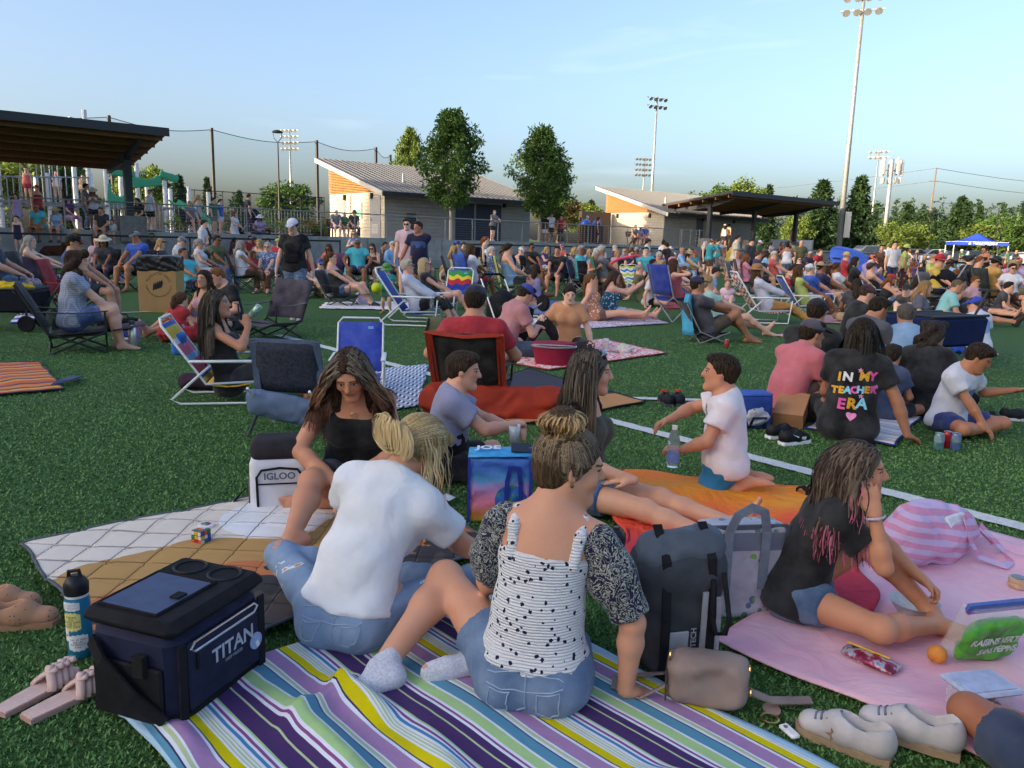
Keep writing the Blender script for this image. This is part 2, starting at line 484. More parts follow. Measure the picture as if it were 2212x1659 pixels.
prefetch_text([('TITAN',0.062,'CENTER',3,0.0015,1.0,1.0),('DEEP FREEZE',0.013,'CENTER',3,0.0,1.0,1.0),('STAY INFINITE\nAND BEYOND',0.009,'CENTER',3,0.0,1.0,1.0),('TODAY\nIS A\nGOOD DAY\nFOR A\nGOOD DAY',0.0095,'CENTER',3,0.0,1.0,0.85),('Let all that\nyou do\nbe done in\nlove',0.01,'CENTER',3,0.0,1.0,0.85),('enough',0.01,'CENTER',3,0.0,1.0,1.0),('IGLOO',0.048,'CENTER',3,0.0012,1.0,1.0),('MARINE',0.016,'CENTER',3,0.0006,1.0,1.0),('JOE',0.075,'CENTER',3,0.003,1.0,1.0),('STORMTECH',0.026,'CENTER',3,0.0006,1.0,1.0),('RAISINS VERTS',0.03,'CENTER',3,0.0012,1.0,1.0),('SANS PÉPINS',0.028,'CENTER',3,0.0012,1.0,1.0),('RIO',0.022,'CENTER',3,0.0,1.0,1.0),('BODY',0.045,'CENTER',3,0.0,1.0,1.0),('MAX',0.06,'CENTER',3,0.0,1.0,1.0),('TUALATIN HILLS',0.062,'CENTER',3,0.0,1.15,1.0),('PARK & RECREATION DISTRICT',0.04,'CENTER',3,0.0,1.1,1.0),('N',0.05,'CENTER',3,0.002,1.0,1.0),('I',0.085,'CENTER',2,0.004,1.0,1.0),('N',0.085,'CENTER',2,0.004,1.0,1.0),('M',0.085,'CENTER',2,0.004,1.0,1.0),('Y',0.085,'CENTER',2,0.004,1.0,1.0),('T',0.066,'CENTER',2,0.004,1.0,1.0),('E',0.066,'CENTER',2,0.004,1.0,1.0),('A',0.066,'CENTER',2,0.004,1.0,1.0),('C',0.066,'CENTER',2,0.004,1.0,1.0),('H',0.066,'CENTER',2,0.004,1.0,1.0),('R',0.066,'CENTER',2,0.004,1.0,1.0),('E',0.105,'CENTER',2,0.004,1.0,1.0),('R',0.105,'CENTER',2,0.004,1.0,1.0),('A',0.105,'CENTER',2,0.004,1.0,1.0),('10',0.1,'CENTER',3,0.003,1.0,1.0),('TUALATIN HILLS',0.3,'CENTER',3,0.008,1.0,1.0),('PARK & RECREATION DISTRICT',0.09,'CENTER',3,0.0,1.0,1.0),('Concerts\nin the Park',0.1,'CENTER',3,0.0,1.0,1.0)])
# --- setting
UW=np.array([0.7695,0.6386,0]);VW=np.array([-0.6386,0.7695,0]);OW=np.array([0,41.5,0]);ZT=1.35
ANGW=math.atan2(UW[1],UW[0])
ROTW=rotz(ANGW)
def TW(s,d,z=0.0): return OW+UW*s+VW*d+np.array([0,0,z])
def turf_material():
 M=Mat('turf',.85,.2);w=M.world()
 n1=M.noise(w,240,3,.7);n2=M.noise(w,34,4,.6);n3=M.noise(w,.35,3)
 f= (n1*.55+n2*.45).sstep(.34,.68)
 c=M.ramp(f,[(0,(.024,.058,.017)),(.45,(.052,.122,.032)),(.8,(.092,.190,.050)),(1,(.13,.24,.07))])
 c=M.mix(n3.sstep(.3,.7)*.35,c,M.mix(1,c,(1.25,1.12,.8),'MULTIPLY'))
 M.col(c);M.bump(n1*.6+n2,.9,.02); return M.m
TURF=turf_material()
def lawn_material():
 M=Mat('lawn',.9,.15);w=M.world();n=M.noise(w,3,5,.7);n2=M.noise(w,.15,3)
 M.col(M.ramp((n*.6+n2*.4).sstep(.25,.75),[(0,(.045,.075,.018)),(.5,(.085,.13,.03)),(1,(.16,.19,.055))]));M.bump(n,.5,.05); return M.m
LAWN=lawn_material()
def concrete_material(name,c,sc=2.0,streak=True):
 M=Mat(name,.88,.25);w=M.world();n=M.noise(w,sc,6,.65);n2=M.noise(w,60,3)
 st=M.noise(M.world((1.6,1.6,.12)),2.0,4)
 f= (n*.6+n2*.15+(st*.25 if streak else n2*.2)).sstep(.3,.72)
 M.col(M.mix(f,tuple(x*.68 for x in c),tuple(x*1.18 for x in c)));M.bump(n2,.25,.01); return M.m
CONC=concrete_material('concrete',(.30,.31,.30));CONC_D=concrete_material('concrete_dark',(.16,.165,.17));PAVE=concrete_material('paving',(.36,.34,.31),1.2,False)
ASPH=concrete_material('asphalt',(.055,.055,.058),1.0,False)
BLACKM=plain((.012,.012,.014),.55,.4,0,.1);GALV=plain((.34,.34,.33),.5,.4,.55,.15,6);RAILM=plain((.25,.24,.22),.45,.45,.4,.1,6)
DKSTEEL=plain((.03,.032,.038),.6,.35,0,.15)
def wood_material(name,c,sc= (.6,14,14)):
 M=Mat(name,.75,.25);n=M.noise(M.coord('Object',sc),3,4,.6)
 r=M.objrand()
 M.col(M.mix(n.sstep(.3,.7),tuple(x*.62 for x in c),tuple(x*1.2 for x in c)));M.bump(n,.2,.006); return M.m
CEDAR=wood_material('cedar',(.42,.19,.065));SOFFIT=wood_material('soffit_wood',(.23,.105,.05));IPE=wood_material('slat_wood',(.17,.115,.08))
SIDING_L=plain((.43,.38,.30),.8,.25,0,.06,4);SIDING_G=plain((.30,.295,.27),.8,.25,0,.06,4)
ROOFM=plain((.115,.115,.118),.5,.4,0,.06,3);FASCIA=plain((.035,.038,.048),.6,.35);DOORG=plain((.20,.205,.215),.55,.4,0,.05,5);DOORB=plain((.022,.032,.055),.55,.4,0,.1,8)
g=MB().grid(lambda u,v:(-1500+3000*u,-1500+3000*v,-.01),2,2).build('ground',LAWN);tag(g,kind='structure')
turf=MB().grid(lambda u,v:(-60+125*u,-14+90*v,0),2,2).build('turf_field',TURF);tag(turf,kind='structure')
def turf_blades():
 N=230000;rr=np.random.default_rng(3)
 d=1.25+(rr.random(N)**1.45)*12.0;d=np.where(rr.random(N)< (d/13.5)**2.5,1.25+rr.random(N)*5,d);a= (rr.random(N)-.5)*R(76)
 x=d*np.sin(a);y=d*np.cos(a)
 hgt= (.006+.006*rr.random(N))*(1+.10*d/4);wd= (.0018+.0010*rr.random(N))*(1+d/3.2)
 th=rr.random(N)*2*np.pi;ln=.4+.9*rr.random(N);la=rr.random(N)*2*np.pi
 bx,by=np.cos(th)*wd,np.sin(th)*wd
 V4=np.zeros((N,3,3));V4[:,0]=np.stack([x-bx,y-by,np.zeros(N)],1);V4[:,1]=np.stack([x+bx,y+by,np.zeros(N)],1)
 V4[:,2]=np.stack([x+np.cos(la)*ln*hgt,y+np.sin(la)*ln*hgt,hgt],1)
 me=mesh('turf_blades',V4.reshape(-1,3),np.arange(3*N).reshape(N,3))
 M=Mat('turf_blade',.6,.3);r=M.noise(M.world(),300,2);q=V(M.m,M.node('ShaderNodeNewGeometry').outputs['Random Per Island'])
 c=M.ramp(q*.7+r*.3,[(0,(.072,.155,.048)),(.4,(.105,.232,.068)),(.75,(.150,.300,.088)),(.93,(.22,.36,.12)),(1,(.28,.29,.15))])
 M.col(c)
 o=link('turf_blades',me,M.m);tag(o,'short green artificial turf blades covering the field','turf',kind='stuff')
turf_blades()
LINEM=Mat('line_paint',.9,.2);_n=LINEM.noise(LINEM.world(),110,3,.7);LINEM.col(LINEM.mix(_n.sstep(.3,.55),(.45,.47,.43),(.74,.75,.73)));LINEM.bump(_n,.8,.012);LINEM=LINEM.m
def turf_line(a,b,w=.105,z=.012):
 a=gp(*a);b=gp(*b);t=unit(b-a);sd=np.array([-t[1],t[0],0])*w/2;n=int(max(2,np.linalg.norm(b-a)/.03));n=min(n,500)
 rr=np.random.default_rng(5);P= []
 for i in range(n+1):
  p=a+(b-a)*i/n;j= (rr.random(2)-.5)*.012
  P+=[p+sd*(1+j[0]/w*2)+[0,0,z],p-sd*(1+j[1]/w*2)+[0,0,z]]
 F= [(2*i,2*i+1,2*i+3,2*i+2) for i in range(n)]
 o=MB().add(P,F).build('field_line',LINEM);tag(o,kind='structure'); return o
turf_line((600,725),(2420,1197),.125);turf_line((1108,855),(1640,870),.10);turf_line((200,678),(340,674),.08);turf_line((380,607),(900,612),.08)
turf_line((2000,637),(2290,642),.07);turf_line((1500,655),(1700,660),.05)
T=MB()
T.poly([TW(-60,0,0),TW(16.2,0,0),TW(16.2,.35,0),TW(-60,.35,0)],(0,0,ZT+.02));wall=T.build('retaining_wall',CONC)
tag(wall,'long grey concrete retaining wall behind the black fence','wall')
for i in range(18):
 s0= -58+i*4.1
 MB().box(TW(s0,-.004,.68),(.03,.02,1.3),ROTW).build('joint',CONC_D,wall)
for (a,b) in ((-16.5,-1.0),(-34,-19.5),(1.5,14)):
 l=MB().box(TW((a+b)/2,-.42,.235),(b-a,.8,.42),ROTW).build('bench_ledge',CONC,wall)
terr=MB().poly([TW(-60,.2,0),TW(45,.2,0),TW(45,12,0),TW(-60,12,0)],(0,0,ZT)).build('terrace',PAVE);tag(terr,kind='structure')
up=MB().poly([TW(-200,11.9,0),TW(60,11.9,0),TW(90,300,0),TW(-200,300,0)],(0,0,ZT+.006)).build('upper_lawn',LAWN);tag(up,kind='structure')
steps=MB()
for i in range(4):steps.box(TW(24,-.3-.42*i,(ZT-.02-.33*i)/2),(14.5,.45,ZT-.02-.33*i),ROTW)
st=steps.build('terrace_steps',CONC);tag(st,kind='structure')
lot=MB().poly([(22,66,-.3),(140,66,-.3),(140,140,-.3),(30,140,-.3)],(0,0,.55)).build('parking_lot',ASPH);tag(lot,kind='structure')
pave=MB().poly([(18,57,-.3),(110,57,-.3),(110,82,-.3),(24,82,-.3)],(0,0,.42)).build('pavement',PAVE);tag(pave,kind='structure')
mound=MB().grid(lambda u,v:(*(TW(-1+16*u,14+14*v)[:2]),ZT+.05+.9*math.sin(math.pi*v)**2),3,9).build('grass_mound',LAWN);tag(mound,kind='structure')
rail=empty('railing',TW(-20,.15,ZT));tag(rail,'metal guard railing with thin cables along the top of the concrete wall','railing')
def world_build(mb,name,mat,parent,**k):
 if parent is not None:
  L=np.array(parent.location);mb.v= [(x-L[0],y-L[1],z-L[2]) for x,y,z in mb.v]
 return mb.build(name,mat,parent,**k)
world_build(MB().tube([TW(-45,.15,ZT+1.07),TW(16,.15,ZT+1.07)],.026,8),'top_rail',RAILM,rail)
for i in range(37):world_build(MB().box(TW(-44+i*1.65,.15,ZT+.53),(.05,.02,1.06),ROTW),'post',RAILM,rail)
c=MB()
for i in range(8):c.tube([TW(-45,.15,ZT+.12+.115*i),TW(16,.15,ZT+.12+.115*i)],.0035,3)
tag(world_build(c,'cables',GALV,rail),kind='stuff')
gate=empty('stair_gate',TW(14.4,.3,ZT));tag(gate,'pale metal ladder-like gate at the end of the railing','gate')
for i in range(5):world_build(MB().tube([TW(13.6,-.1,ZT+.15+.22*i),TW(15.4,-.1,ZT+.15+.22*i)],.022,6),'bar',RAILM,gate)
for s0 in (13.6,14.5,15.4):world_build(MB().box(TW(s0,-.1,ZT+.55),(.05,.05,1.1),ROTW),'post',RAILM,gate)
def chain_fence(s0,s1,label,d= -2.0,h=1.2):
 f=empty('chain_link_fence',TW(s0,d,0));tag(f,label,'fence','low black chain link fences round the field')
 for z in (h,.62 if s0< -6 and s0> -20 else h-.02,.06):world_build(MB().tube([TW(s0,d,z),TW(s1,d,z)],.028 if z==h else.02,6),'rail',BLACKM,f)
 n=max(1,round((s1-s0)/3.0))
 for i in range(n+1):world_build(MB().tube([TW(s0+(s1-s0)*i/n,d,0),TW(s0+(s1-s0)*i/n,d,h+.03)],.034,8),'post',BLACKM,f)
 w=MB();st_=.075;m=int((s1-s0)/st_);hw=.0022
 for i in range(m):
  a=s0+i*st_
  for sg in (1,-1):
   e=a+sg*h*.8
   lo,hi= (a,e)
   t0,t1=0.0,1.0
   if e>s1:t1= (s1-a)/(e-a)
   if e<s0:t1= (s0-a)/(e-a)
   p=TW(a,d+sg*.003,.04);q=TW(a+(e-a)*t1,d+sg*.003,.04+(h-.05)*t1);k=UW*hw
   w.add([p-k,p+k,q+k,q-k],[(0,1,2,3)])
 tag(world_build(w,'wire_mesh',BLACKM,f),kind='stuff')
 return f
chain_fence(-42,-20.5,'black chain link fence at the far left end of the field');chain_fence(-20.3,-11.2,'black chain link fence behind the grey haired couple, ending at the gap')
chain_fence(-5.2,12.4,'black chain link fence in front of the wall below the grey buildings');chain_fence(14.5,44,'black chain link fence running past the tall light pole to the parking lot',-3.4)
# - park buildings with a single-pitch roof
def wbox(name,s0,s1,d0,d1,z0,z1,mat,parent,bev=0):
 return world_build(MB().box(TW((s0+s1)/2,(d0+d1)/2,(z0+z1)/2),(s1-s0,d1-d0,z1-z0),ROTW),name,mat,parent)
def building(s0,d0,L,D,hf,hb,label,doors,gable_doors):
 b=empty('park_building',TW(s0,d0,ZT));tag(b,label,'building','park buildings with single pitch roofs')
 z0=ZT;s1,d1=s0+L,d0+D;slat0=z0+hf-.02
 core=MB().poly([TW(s0+.06,d0+.06,z0),TW(s1,d0+.06,z0),TW(s1,d1,z0),TW(s0+.06,d1,z0)],(0,0,hf-.05));world_build(core,'wall',SIDING_G,b)
 world_build(MB().poly([TW(s0+.14,d0+.1,slat0-.04),TW(s0+.14,d1,slat0-.04),TW(s0+.14,d1,z0+hb-.05),TW(s0+.14,d0+.1,slat0)],UW*(L-.2)),'gable_core',plain((.10,.06,.03),.9),b)
 n=13;bh= (hf-.03)/n
 for i in range(n):
  za,zb=z0+i*bh+.012,z0+(i+1)*bh-.006
  wbox('siding_board',s0+.012,s0+.07,d0,d1-.02,za,zb,SIDING_L,b)
  wbox('siding_board',s0+.07,s1-.02,d0+.012,d0+.07,za,zb,SIDING_G,b)
 wbox('corner_trim',s0-.012,s0+.05,d0-.012,d0+.05,z0,z0+hf,SIDING_G,b)
 ns=19
 for i in range(ns):
  za=slat0+(hb-hf)*i/ns+.02
  dd=d0+.05+D*max(0,(i-.5)/ns)*.97
  wbox('slat',s0+.0,s0+.10,dd,d1+.06,za,za+.056,CEDAR,b)
 ov=.55;e0,e1=d0-.75,d1+.65;sl= (hb-hf)/D
 zr=lambda d:z0+hf+.10+(d-d0)*sl
 dk=MB().poly([TW(s0-ov,e0,zr(e0)-.16),TW(s0-ov,e1,zr(e1)-.16),TW(s0-ov,e1,zr(e1)),TW(s0-ov,e0,zr(e0))],UW*(L+2*ov));world_build(dk,'roof_deck',SOFFIT,b)
 np_=30;pw= (L+2*ov+.06)/np_
 for i in range(np_):
  a=s0-ov-.03+i*pw
  m=MB();q=lambda s_,d_,o:TW(s_,d_,zr(d_)+o)
  m.add([q(a+.006,e0-.04,.01),q(a+pw-.03,e0-.04,.01),q(a+pw-.03,e1+.04,.01),q(a+.006,e1+.04,.01),q(a+.006,e0-.04,.03),q(a+pw-.03,e0-.04,.03),q(a+pw-.03,e1+.04,.03),q(a+.006,e1+.04,.03)],[(3,2,1,0),(4,5,6,7),(0,1,5,4),(1,2,6,5),(2,3,7,6),(3,0,4,7)])
  m.add([q(a+pw-.03,e0-.04,.01),q(a+pw,e0-.04,.01),q(a+pw,e1+.04,.01),q(a+pw-.03,e1+.04,.01),q(a+pw-.025,e0-.04,.075),q(a+pw-.005,e0-.04,.075),q(a+pw-.005,e1+.04,.075),q(a+pw-.025,e1+.04,.075)],[(3,2,1,0),(4,5,6,7),(0,1,5,4),(1,2,6,5),(2,3,7,6),(3,0,4,7)])
  world_build(m,'roof_panel',ROOFM,b)
 world_build(MB().poly([TW(s0-ov-.03,e0-.06,zr(e0)-.22),TW(s0-ov-.03,e0-.06,zr(e0)+.02),TW(s0-ov-.03,e0-.02,zr(e0)+.02),TW(s0-ov-.03,e0-.02,zr(e0)-.22)],UW*(L+2*ov+.06)),'gutter',FASCIA,b)
 world_build(MB().poly([TW(s0-ov-.02,e0,zr(e0)-.24),TW(s0-ov-.02,e1,zr(e1)-.24),TW(s0-ov-.02,e1,zr(e1)+.02),TW(s0-ov-.02,e0,zr(e0)+.02)],UW*-.025),'barge_board',plain((.36,.34,.32),.6),b)
 for (da,db,zz) in gable_doors:
  dr=wbox('door',s0-.015,s0+.03,d0+da,d0+db,z0,z0+zz,DOORG,b);
  wbox('door_frame',s0-.02,s0+.02,d0+da-.07,d0+da-.002,z0,z0+zz+.06,DOORG,b)
  world_build(MB().box(TW(s0-.05,d0+db-.12,z0+1.0),(.05,.04,.14),ROTW),'handle',GALV,b)
  wbox('kick_plate',s0-.022,s0-.016,d0+da+.2,d0+db-.2,z0+.25,z0+.75,GALV,b)
 for (sa,sb,za,zb,mat,louv) in doors:
  dr=wbox('double_door' if louv else 'door',s0+sa,s0+sb,d0-.02,d0+.03,z0+za,z0+zb,mat,b)
  if louv:
   for i in range(9):wbox('louvre',s0+sa+.08,s0+sb-.08,d0-.05,d0-.022,z0+za+.1+i*.11,z0+za+.15+i*.11,mat,b)
 lam= [(TW(s0-.06,d0+1.3,z0+hf-.25)),(TW(s0-.06,d0+4.4,z0+hf-.25)),TW(s0+4.3,d0-.06,z0+hf-.35),TW(s0+8.1,d0-.06,z0+hf-.35)]
 for p in lam:
  l_=world_build(MB().box(p,(.16,.14,.30),ROTW,.8),'wall_lamp',BLACKM,b);world_build(MB().box(p-[0,0,.2],(.13,.12,.12),ROTW),'lamp_glass',plain((.55,.55,.5),.3),l_)
 for sa in (2.3,5.6):world_build(MB().tube([TW(s0+sa,d0+1.9,zr(d0+1.9)),TW(s0+sa,d0+1.9,zr(d0+1.9)+.5)],.06,10),'vent_pipe',GALV,b)
 return b
b1=building(-5.07,4.85,10.2,6.4,2.50,4.25,'grey park building with timber gable behind the slender left tree',[(4.6,5.9,.0,2.1,DOORB,True),(6.05,7.9,.0,2.1,DOORB,True),(1.25,2.0,.35,1.15,DOORB,True)],[(.5,1.55,2.2),(4.5,5.45,2.2)])
nb=wbox('notice_board',-5.13,-5.09,4.85+2.45,4.85+3.05,ZT+1.05,ZT+1.95,plain((.62,.62,.58),.5),b1)
wbox('poster',-5.145,-5.132,4.85+2.5,4.85+3.0,ZT+1.12,ZT+1.55,plain((.12,.40,.22),.5,var=.5,nscale=9),b1)
b2=building(16.5,3.8,11.0,5.6,2.35,3.95,'grey park building with timber gable half behind the right hand pavilion',[(3.6,4.4,.0,2.1,plain((.05,.055,.065),.5),False)],[])
scr=wbox('screen_wall',13.2,16.2,8.6,8.9,ZT,ZT+2.3,plain((.16,.11,.08),.8),None);tag(scr,'brown screen wall beside the gable of the right building','wall')
def pavilion(sA,sB,posts,label,zf=4.75,zb=4.05,da= -2.0,db=3.6):
 p=empty('picnic_pavilion',TW(posts[0],0,ZT));tag(p,label,'pavilion','open sided timber picnic pavilions')
 zr=lambda d:zf+(zb-zf)*(d-da)/(db-da)
 pl=MB().poly([TW(sA,da,zr(da)),TW(sA,db,zr(db)),TW(sA,db,zr(db)+.13),TW(sA,da,zr(da)+.13)],UW*(sB-sA));world_build(pl,'roof',FASCIA,p)
 nd=26
 for i in range(nd):
  d0=da+.05+(db-da-.1)*i/nd;d1=da+.05+(db-da-.1)*(i+1)/nd-.012
  world_build(MB().poly([TW(sA+.05,d0,zr(d0)-.03),TW(sA+.05,d1,zr(d1)-.03),TW(sA+.05,d1,zr(d1)-.004),TW(sA+.05,d0,zr(d0)-.004)],UW*(sB-sA-.1)),'soffit_board',SOFFIT,p)
 for i in range(6):
  d0=da+.35+(db-da-.7)*i/5
  world_build(MB().poly([TW(sA+.15,d0-.05,zr(d0)-.22),TW(sA+.15,d0+.05,zr(d0)-.22),TW(sA+.15,d0+.05,zr(d0)-.032),TW(sA+.15,d0-.05,zr(d0)-.032)],UW*(sB-sA-.3)),'purlin',SOFFIT,p)
 world_build(MB().poly([TW(sA,da-.03,zr(da)-.14),TW(sA,da,zr(da)-.14),TW(sA,da,zr(da)+.15),TW(sA,da-.03,zr(da)+.15)],UW*(sB-sA)),'fascia',FASCIA,p)
 for s0 in posts:
  top=zr(.3)-.28
  world_build(MB().box(TW(s0,.3,(ZT+.55+top)/2),(.26,.26,top-ZT-.55),ROTW),'post',DKSTEEL,p)
  world_build(MB().poly([TW(s0-.07,da+.25,zr(da+.25)-.26),TW(s0-.07,.3,zr(.3)-.55),TW(s0-.07,db-.4,zr(db-.4)-.40),TW(s0-.07,db-.4,zr(db-.4)-.22),TW(s0-.07,da+.25,zr(da+.25)-.22)],UW*.14),'rafter',DKSTEEL,p)
  pd=world_build(MB().box(TW(s0,.3,ZT+.1),(.95,.95,.95),ROTW),'pedestal',concrete_material('stone',(.19,.18,.17),5),p);
  world_build(MB().box(TW(s0,.3,ZT+.61),(1.08,1.08,.07),ROTW),'pedestal_cap',CONC_D,pd)
 return p
pavilion(-33,-17.8,(-18.7,-25.5,-32.5),'dark pavilion with sloping timber roof at the left beside the playground',4.85,3.95)
pavilion(15.9,29.2,(16.9,22.0,27.4),'dark pavilion with sloping timber roof in front of the right building',4.75,4.05)
# - trees
def leaf_material(name,a,b,tr=.25):
 M=Mat(name,.6,.25);q=V(M.m,M.node('ShaderNodeNewGeometry').outputs['Random Per Island']);n=M.noise(M.coord(),1.3,3)
 c=M.mix((q*.6+n*.5).sstep(.15,.85),a,b);M.col(c)
 t=M.node('ShaderNodeBsdfTranslucent');M.link(M.mix(1,c,(1.3,1.35,.6),'MULTIPLY'),t.inputs[0]);mx=M.node('ShaderNodeMixShader');mx.inputs[0].default_value=tr
 out=M.nt.nodes['Material Output'];M.link(M.b.outputs[0],mx.inputs[1]);M.link(t.outputs[0],mx.inputs[2]);M.link(mx.outputs[0],out.inputs[0]); return M.m
BARK=plain((.12,.085,.06),.9,.2,0,.35,12,.5);BARK_P=plain((.34,.30,.25),.9,.2,0,.25,8,.4)
LEAF_ASH=leaf_material('leaf_ash',(.028,.070,.015),(.095,.165,.034));LEAF_DK=leaf_material('leaf_dark',(.010,.030,.010),(.035,.068,.020),.15)
LEAF_LT=leaf_material('leaf_light',(.055,.10,.018),(.17,.22,.045));LEAF_BR=leaf_material('leaf_bronze',(.06,.05,.02),(.15,.12,.04))
def leaves(cent,n,size,rr,droop=.3,long=1.6):
 """leaf-shaped faces around cluster centres (array Nx4: x,y,z,radius)"""
 ci=rr.integers(0,len(cent),n);d=rr.normal(size= (n,3));d/=np.linalg.norm(d,axis=1,keepdims=True)
 r=cent[ci,3]*rr.random(n)**.5
 p=cent[ci,:3]+d*r[:,None]*[1,1,.8]
 a=rr.normal(size= (n,3))+d*.8;a[:,2]-=droop;a/=np.linalg.norm(a,axis=1,keepdims=True)
 b=np.cross(a,rr.normal(size= (n,3)));b/=np.linalg.norm(b,axis=1,keepdims=True)+1e-9
 sz=size*(.6+.8*rr.random(n))[:,None]
 V4=np.stack([p,p+a*sz*long*.5+b*sz*.42,p+a*sz*long,p+a*sz*long*.5-b*sz*.42],1)
 return V4.reshape(-1,3),np.arange(4*n).reshape(n,4)
_TP= {}
def tree_meshes(kind,seed):
 key= (kind,seed)
 if key in _TP: return _TP[key]
 rr=np.random.default_rng(seed);C= [];tr=MB()
 if kind=='ash':
  tr.tube([(0,0,0),(.003,0,.25),(0,.004,.55),(.004,0,.9)],[.016,.013,.009,.003],8)
  nb_=46
  for i in range(nb_):
   t=.24+.74*(i/nb_);env=.25*math.sin(min(1,(t-.15)/.32)*math.pi/2)*(1-max(0,(t-.5)/.5)**1.4)+.018
   a=i*2.4+rr.normal()*.3;L=env*(.75+.35*rr.random())
   e=np.array([math.cos(a)*L,math.sin(a)*L,t+L*.55]);e[2]=min(e[2],1.0)
   tr.tube([(0,0,t),e*[.5,.5,1]+[0,0,-(e[2]-t)*.45],e],[.0055,.004,.0015],4)
   for q in (.45,.75,1.0):C.append([e[0]*q,e[1]*q,t+(e[2]-t)*q+.01,.045+.028*rr.random()])
  v,f=leaves(np.array(C),11000,.0165,rr,.45,2.0)
 elif kind=='round':
  tr.tube([(0,0,0),(.01,0,.2),(0,.01,.5)],[.03,.024,.012],8)
  for i in range(70):
   d=rr.normal(size=3);d/=np.linalg.norm(d);rad=.34*rr.random()**.35
   C.append([d[0]*rad*1.05,d[1]*rad*1.05,.58+d[2]*rad*1.05,.07+.06*rr.random()])
   if i<14:tr.tube([(0,0,.25+.02*i),np.array(C[-1][:3])*.6+[0,0,.15],C[-1][:3]],[.01,.006,.002],4)
  v,f=leaves(np.array(C),7000,.028,rr,.2,1.5)
 else:
  tr.tube([(0,0,0),(0,0,.98)],[.018,.002],7)
  n=150;wd=.20 if kind=='fir' else.30
  for i in range(n):
   t=.05+.93*(i/n)**.9;a=i*2.4+rr.normal()*.4;L=wd*(1-t)**.8*(.65+.5*rr.random())+.008
   for q in (.3,.55,.8,1.0):C.append([math.cos(a)*L*q,math.sin(a)*L*q,t-L*q*.25,.010+.030*(1-t)])
  v,f=leaves(np.array(C),8000,.021,rr,.6,2.2)
 r= (tr.mesh('trunk'),mesh('crown',v,f));_TP[key]=r; return r
def tree(name,label,kind,seed,loc,H,mat,bark=BARK,wid=1.0,rz=None,group=None):
 tm,cm=tree_meshes(kind,seed);o=empty(name,loc,rz if rz is not None else seed*1.7+loc[0]);o.scale= (H*wid,H*wid,H);tag(o,label,'tree',group)
 for ch,m in ((link('trunk',tm,None,o),bark),(link('crown',cm,None,o),mat)):
  if not len(ch.data.materials):ch.data.materials.append(m)
  ch.material_slots[0].link='OBJECT';ch.material_slots[0].material=m
 return o
tree('ash_tree','slender green tree standing before the dark double doors of the left building','ash',1,TW(-2.85,1.9,ZT),6.35,LEAF_ASH,BARK_P,.98)
tree('ash_tree','slender green tree at the right corner of the left building','ash',2,TW(3.3,1.9,ZT),6.2,LEAF_ASH,BARK_P,1.0)
tree('ash_tree','smaller sunlit tree behind the middle tree and the litter bin','ash',3,TW(7.4,5.5,ZT),5.2,LEAF_ASH,BARK_P,1.0)
tree('ash_tree','thin tree tip poking above the roof of the left building','ash',1,(*dp(884,430,62)[:2],ZT),8.2,LEAF_LT,BARK_P,.6)
def at(px,y):q=dp(px,500,y); return (float(q[0]),float(q[1]),0.0)
bgt= [('round_tree','broad tree with light foliage under the left end of the pavilion roof','round',11,40,74,8.6,LEAF_LT,1.25),('round_tree','second light green tree behind the left pavilion','round',12,115,78,8.4,LEAF_ASH,1.15),('fir_tree','dark conifer behind the white playground post','fir',21,165,80,8.6,LEAF_DK,1.2),('fir_tree','dark conifer beside the pavilion post','fir',22,262,86,8.0,LEAF_DK,1.2),('round_tree','yellow green tree right of the pavilion post','round',13,318,68,6.7,LEAF_LT,.9),('fir_tree','small dark conifer behind the playground fence','fir',23,390,92,7.2,LEAF_DK,1.3),('fir_tree','thin conifer left of the second net pole','fir',24,452,110,8.4,LEAF_DK,.8),('fir_tree','young conifer behind the long railing','fir',25,520,96,5.8,LEAF_ASH,1.0),('round_tree','dense round tree behind the ball field net left of the building','round',14,628,92,6.8,LEAF_ASH,1.5),('round_tree','bushy olive tree between the two buildings','round',12,1205,78,5.4,LEAF_BR,1.2),('round_tree','green bush tree behind the litter bin','round',13,1262,84,5.0,LEAF_LT,1.3),('fir_tree','dark conifer left of the right building gable','fir',21,1275,110,6.6,LEAF_DK,1.2),('round_tree','flat topped tree above the right building roof','round',11,1540,92,8.0,LEAF_ASH,.95),('round_tree','tall pale tree above the right pavilion roof','round',14,1605,96,9.2,LEAF_LT,.8),('fir_tree','slim conifer right of the pale tree above the pavilion','fir',24,1655,104,9.0,LEAF_DK,.9),('fir_tree','big dark green conifer just left of the tall light pole','cedar',31,1770,78,8.2,LEAF_DK,1.15),('fir_tree','windswept dark conifer just right of the tall light pole','cedar',32,1850,80,8.8,LEAF_DK,1.05),('round_tree','yellow tinged small tree by the pavilion post','round',13,1722,76,5.0,LEAF_LT,.8),('round_tree','light green tree behind the grey parked car','round',12,1925,92,4.8,LEAF_LT,1.35),('round_tree','leafy light tree below the cell tower','round',14,1975,96,5.0,LEAF_LT,1.2),('fir_tree','dark conifer behind the cell tower','fir',22,1958,118,8.4,LEAF_DK,1.3),('round_tree','wide dark tree mass left of the big fir','round',11,2010,112,7.6,LEAF_DK,1.3),('fir_tree','large broad fir left of the blue canopy','cedar',33,2070,102,8.6,LEAF_DK,1.25),('round_tree','bright green tree behind the blue canopy','round',13,2128,100,5.8,LEAF_LT,1.5),('round_tree','sunny tree right of the blue canopy','round',12,2190,98,6.2,LEAF_ASH,1.4),('fir_tree','tall open conifer at the right edge above the white car','cedar',31,2215,106,9.6,LEAF_DK,1.0),('fir_tree','narrow conifer spire between the power pole and the lamp','fir',24,2112,150,10.5,LEAF_DK,.9),('round_tree','olive tree right of the double lamp post','round',14,2160,118,7.4,LEAF_ASH,1.4)]
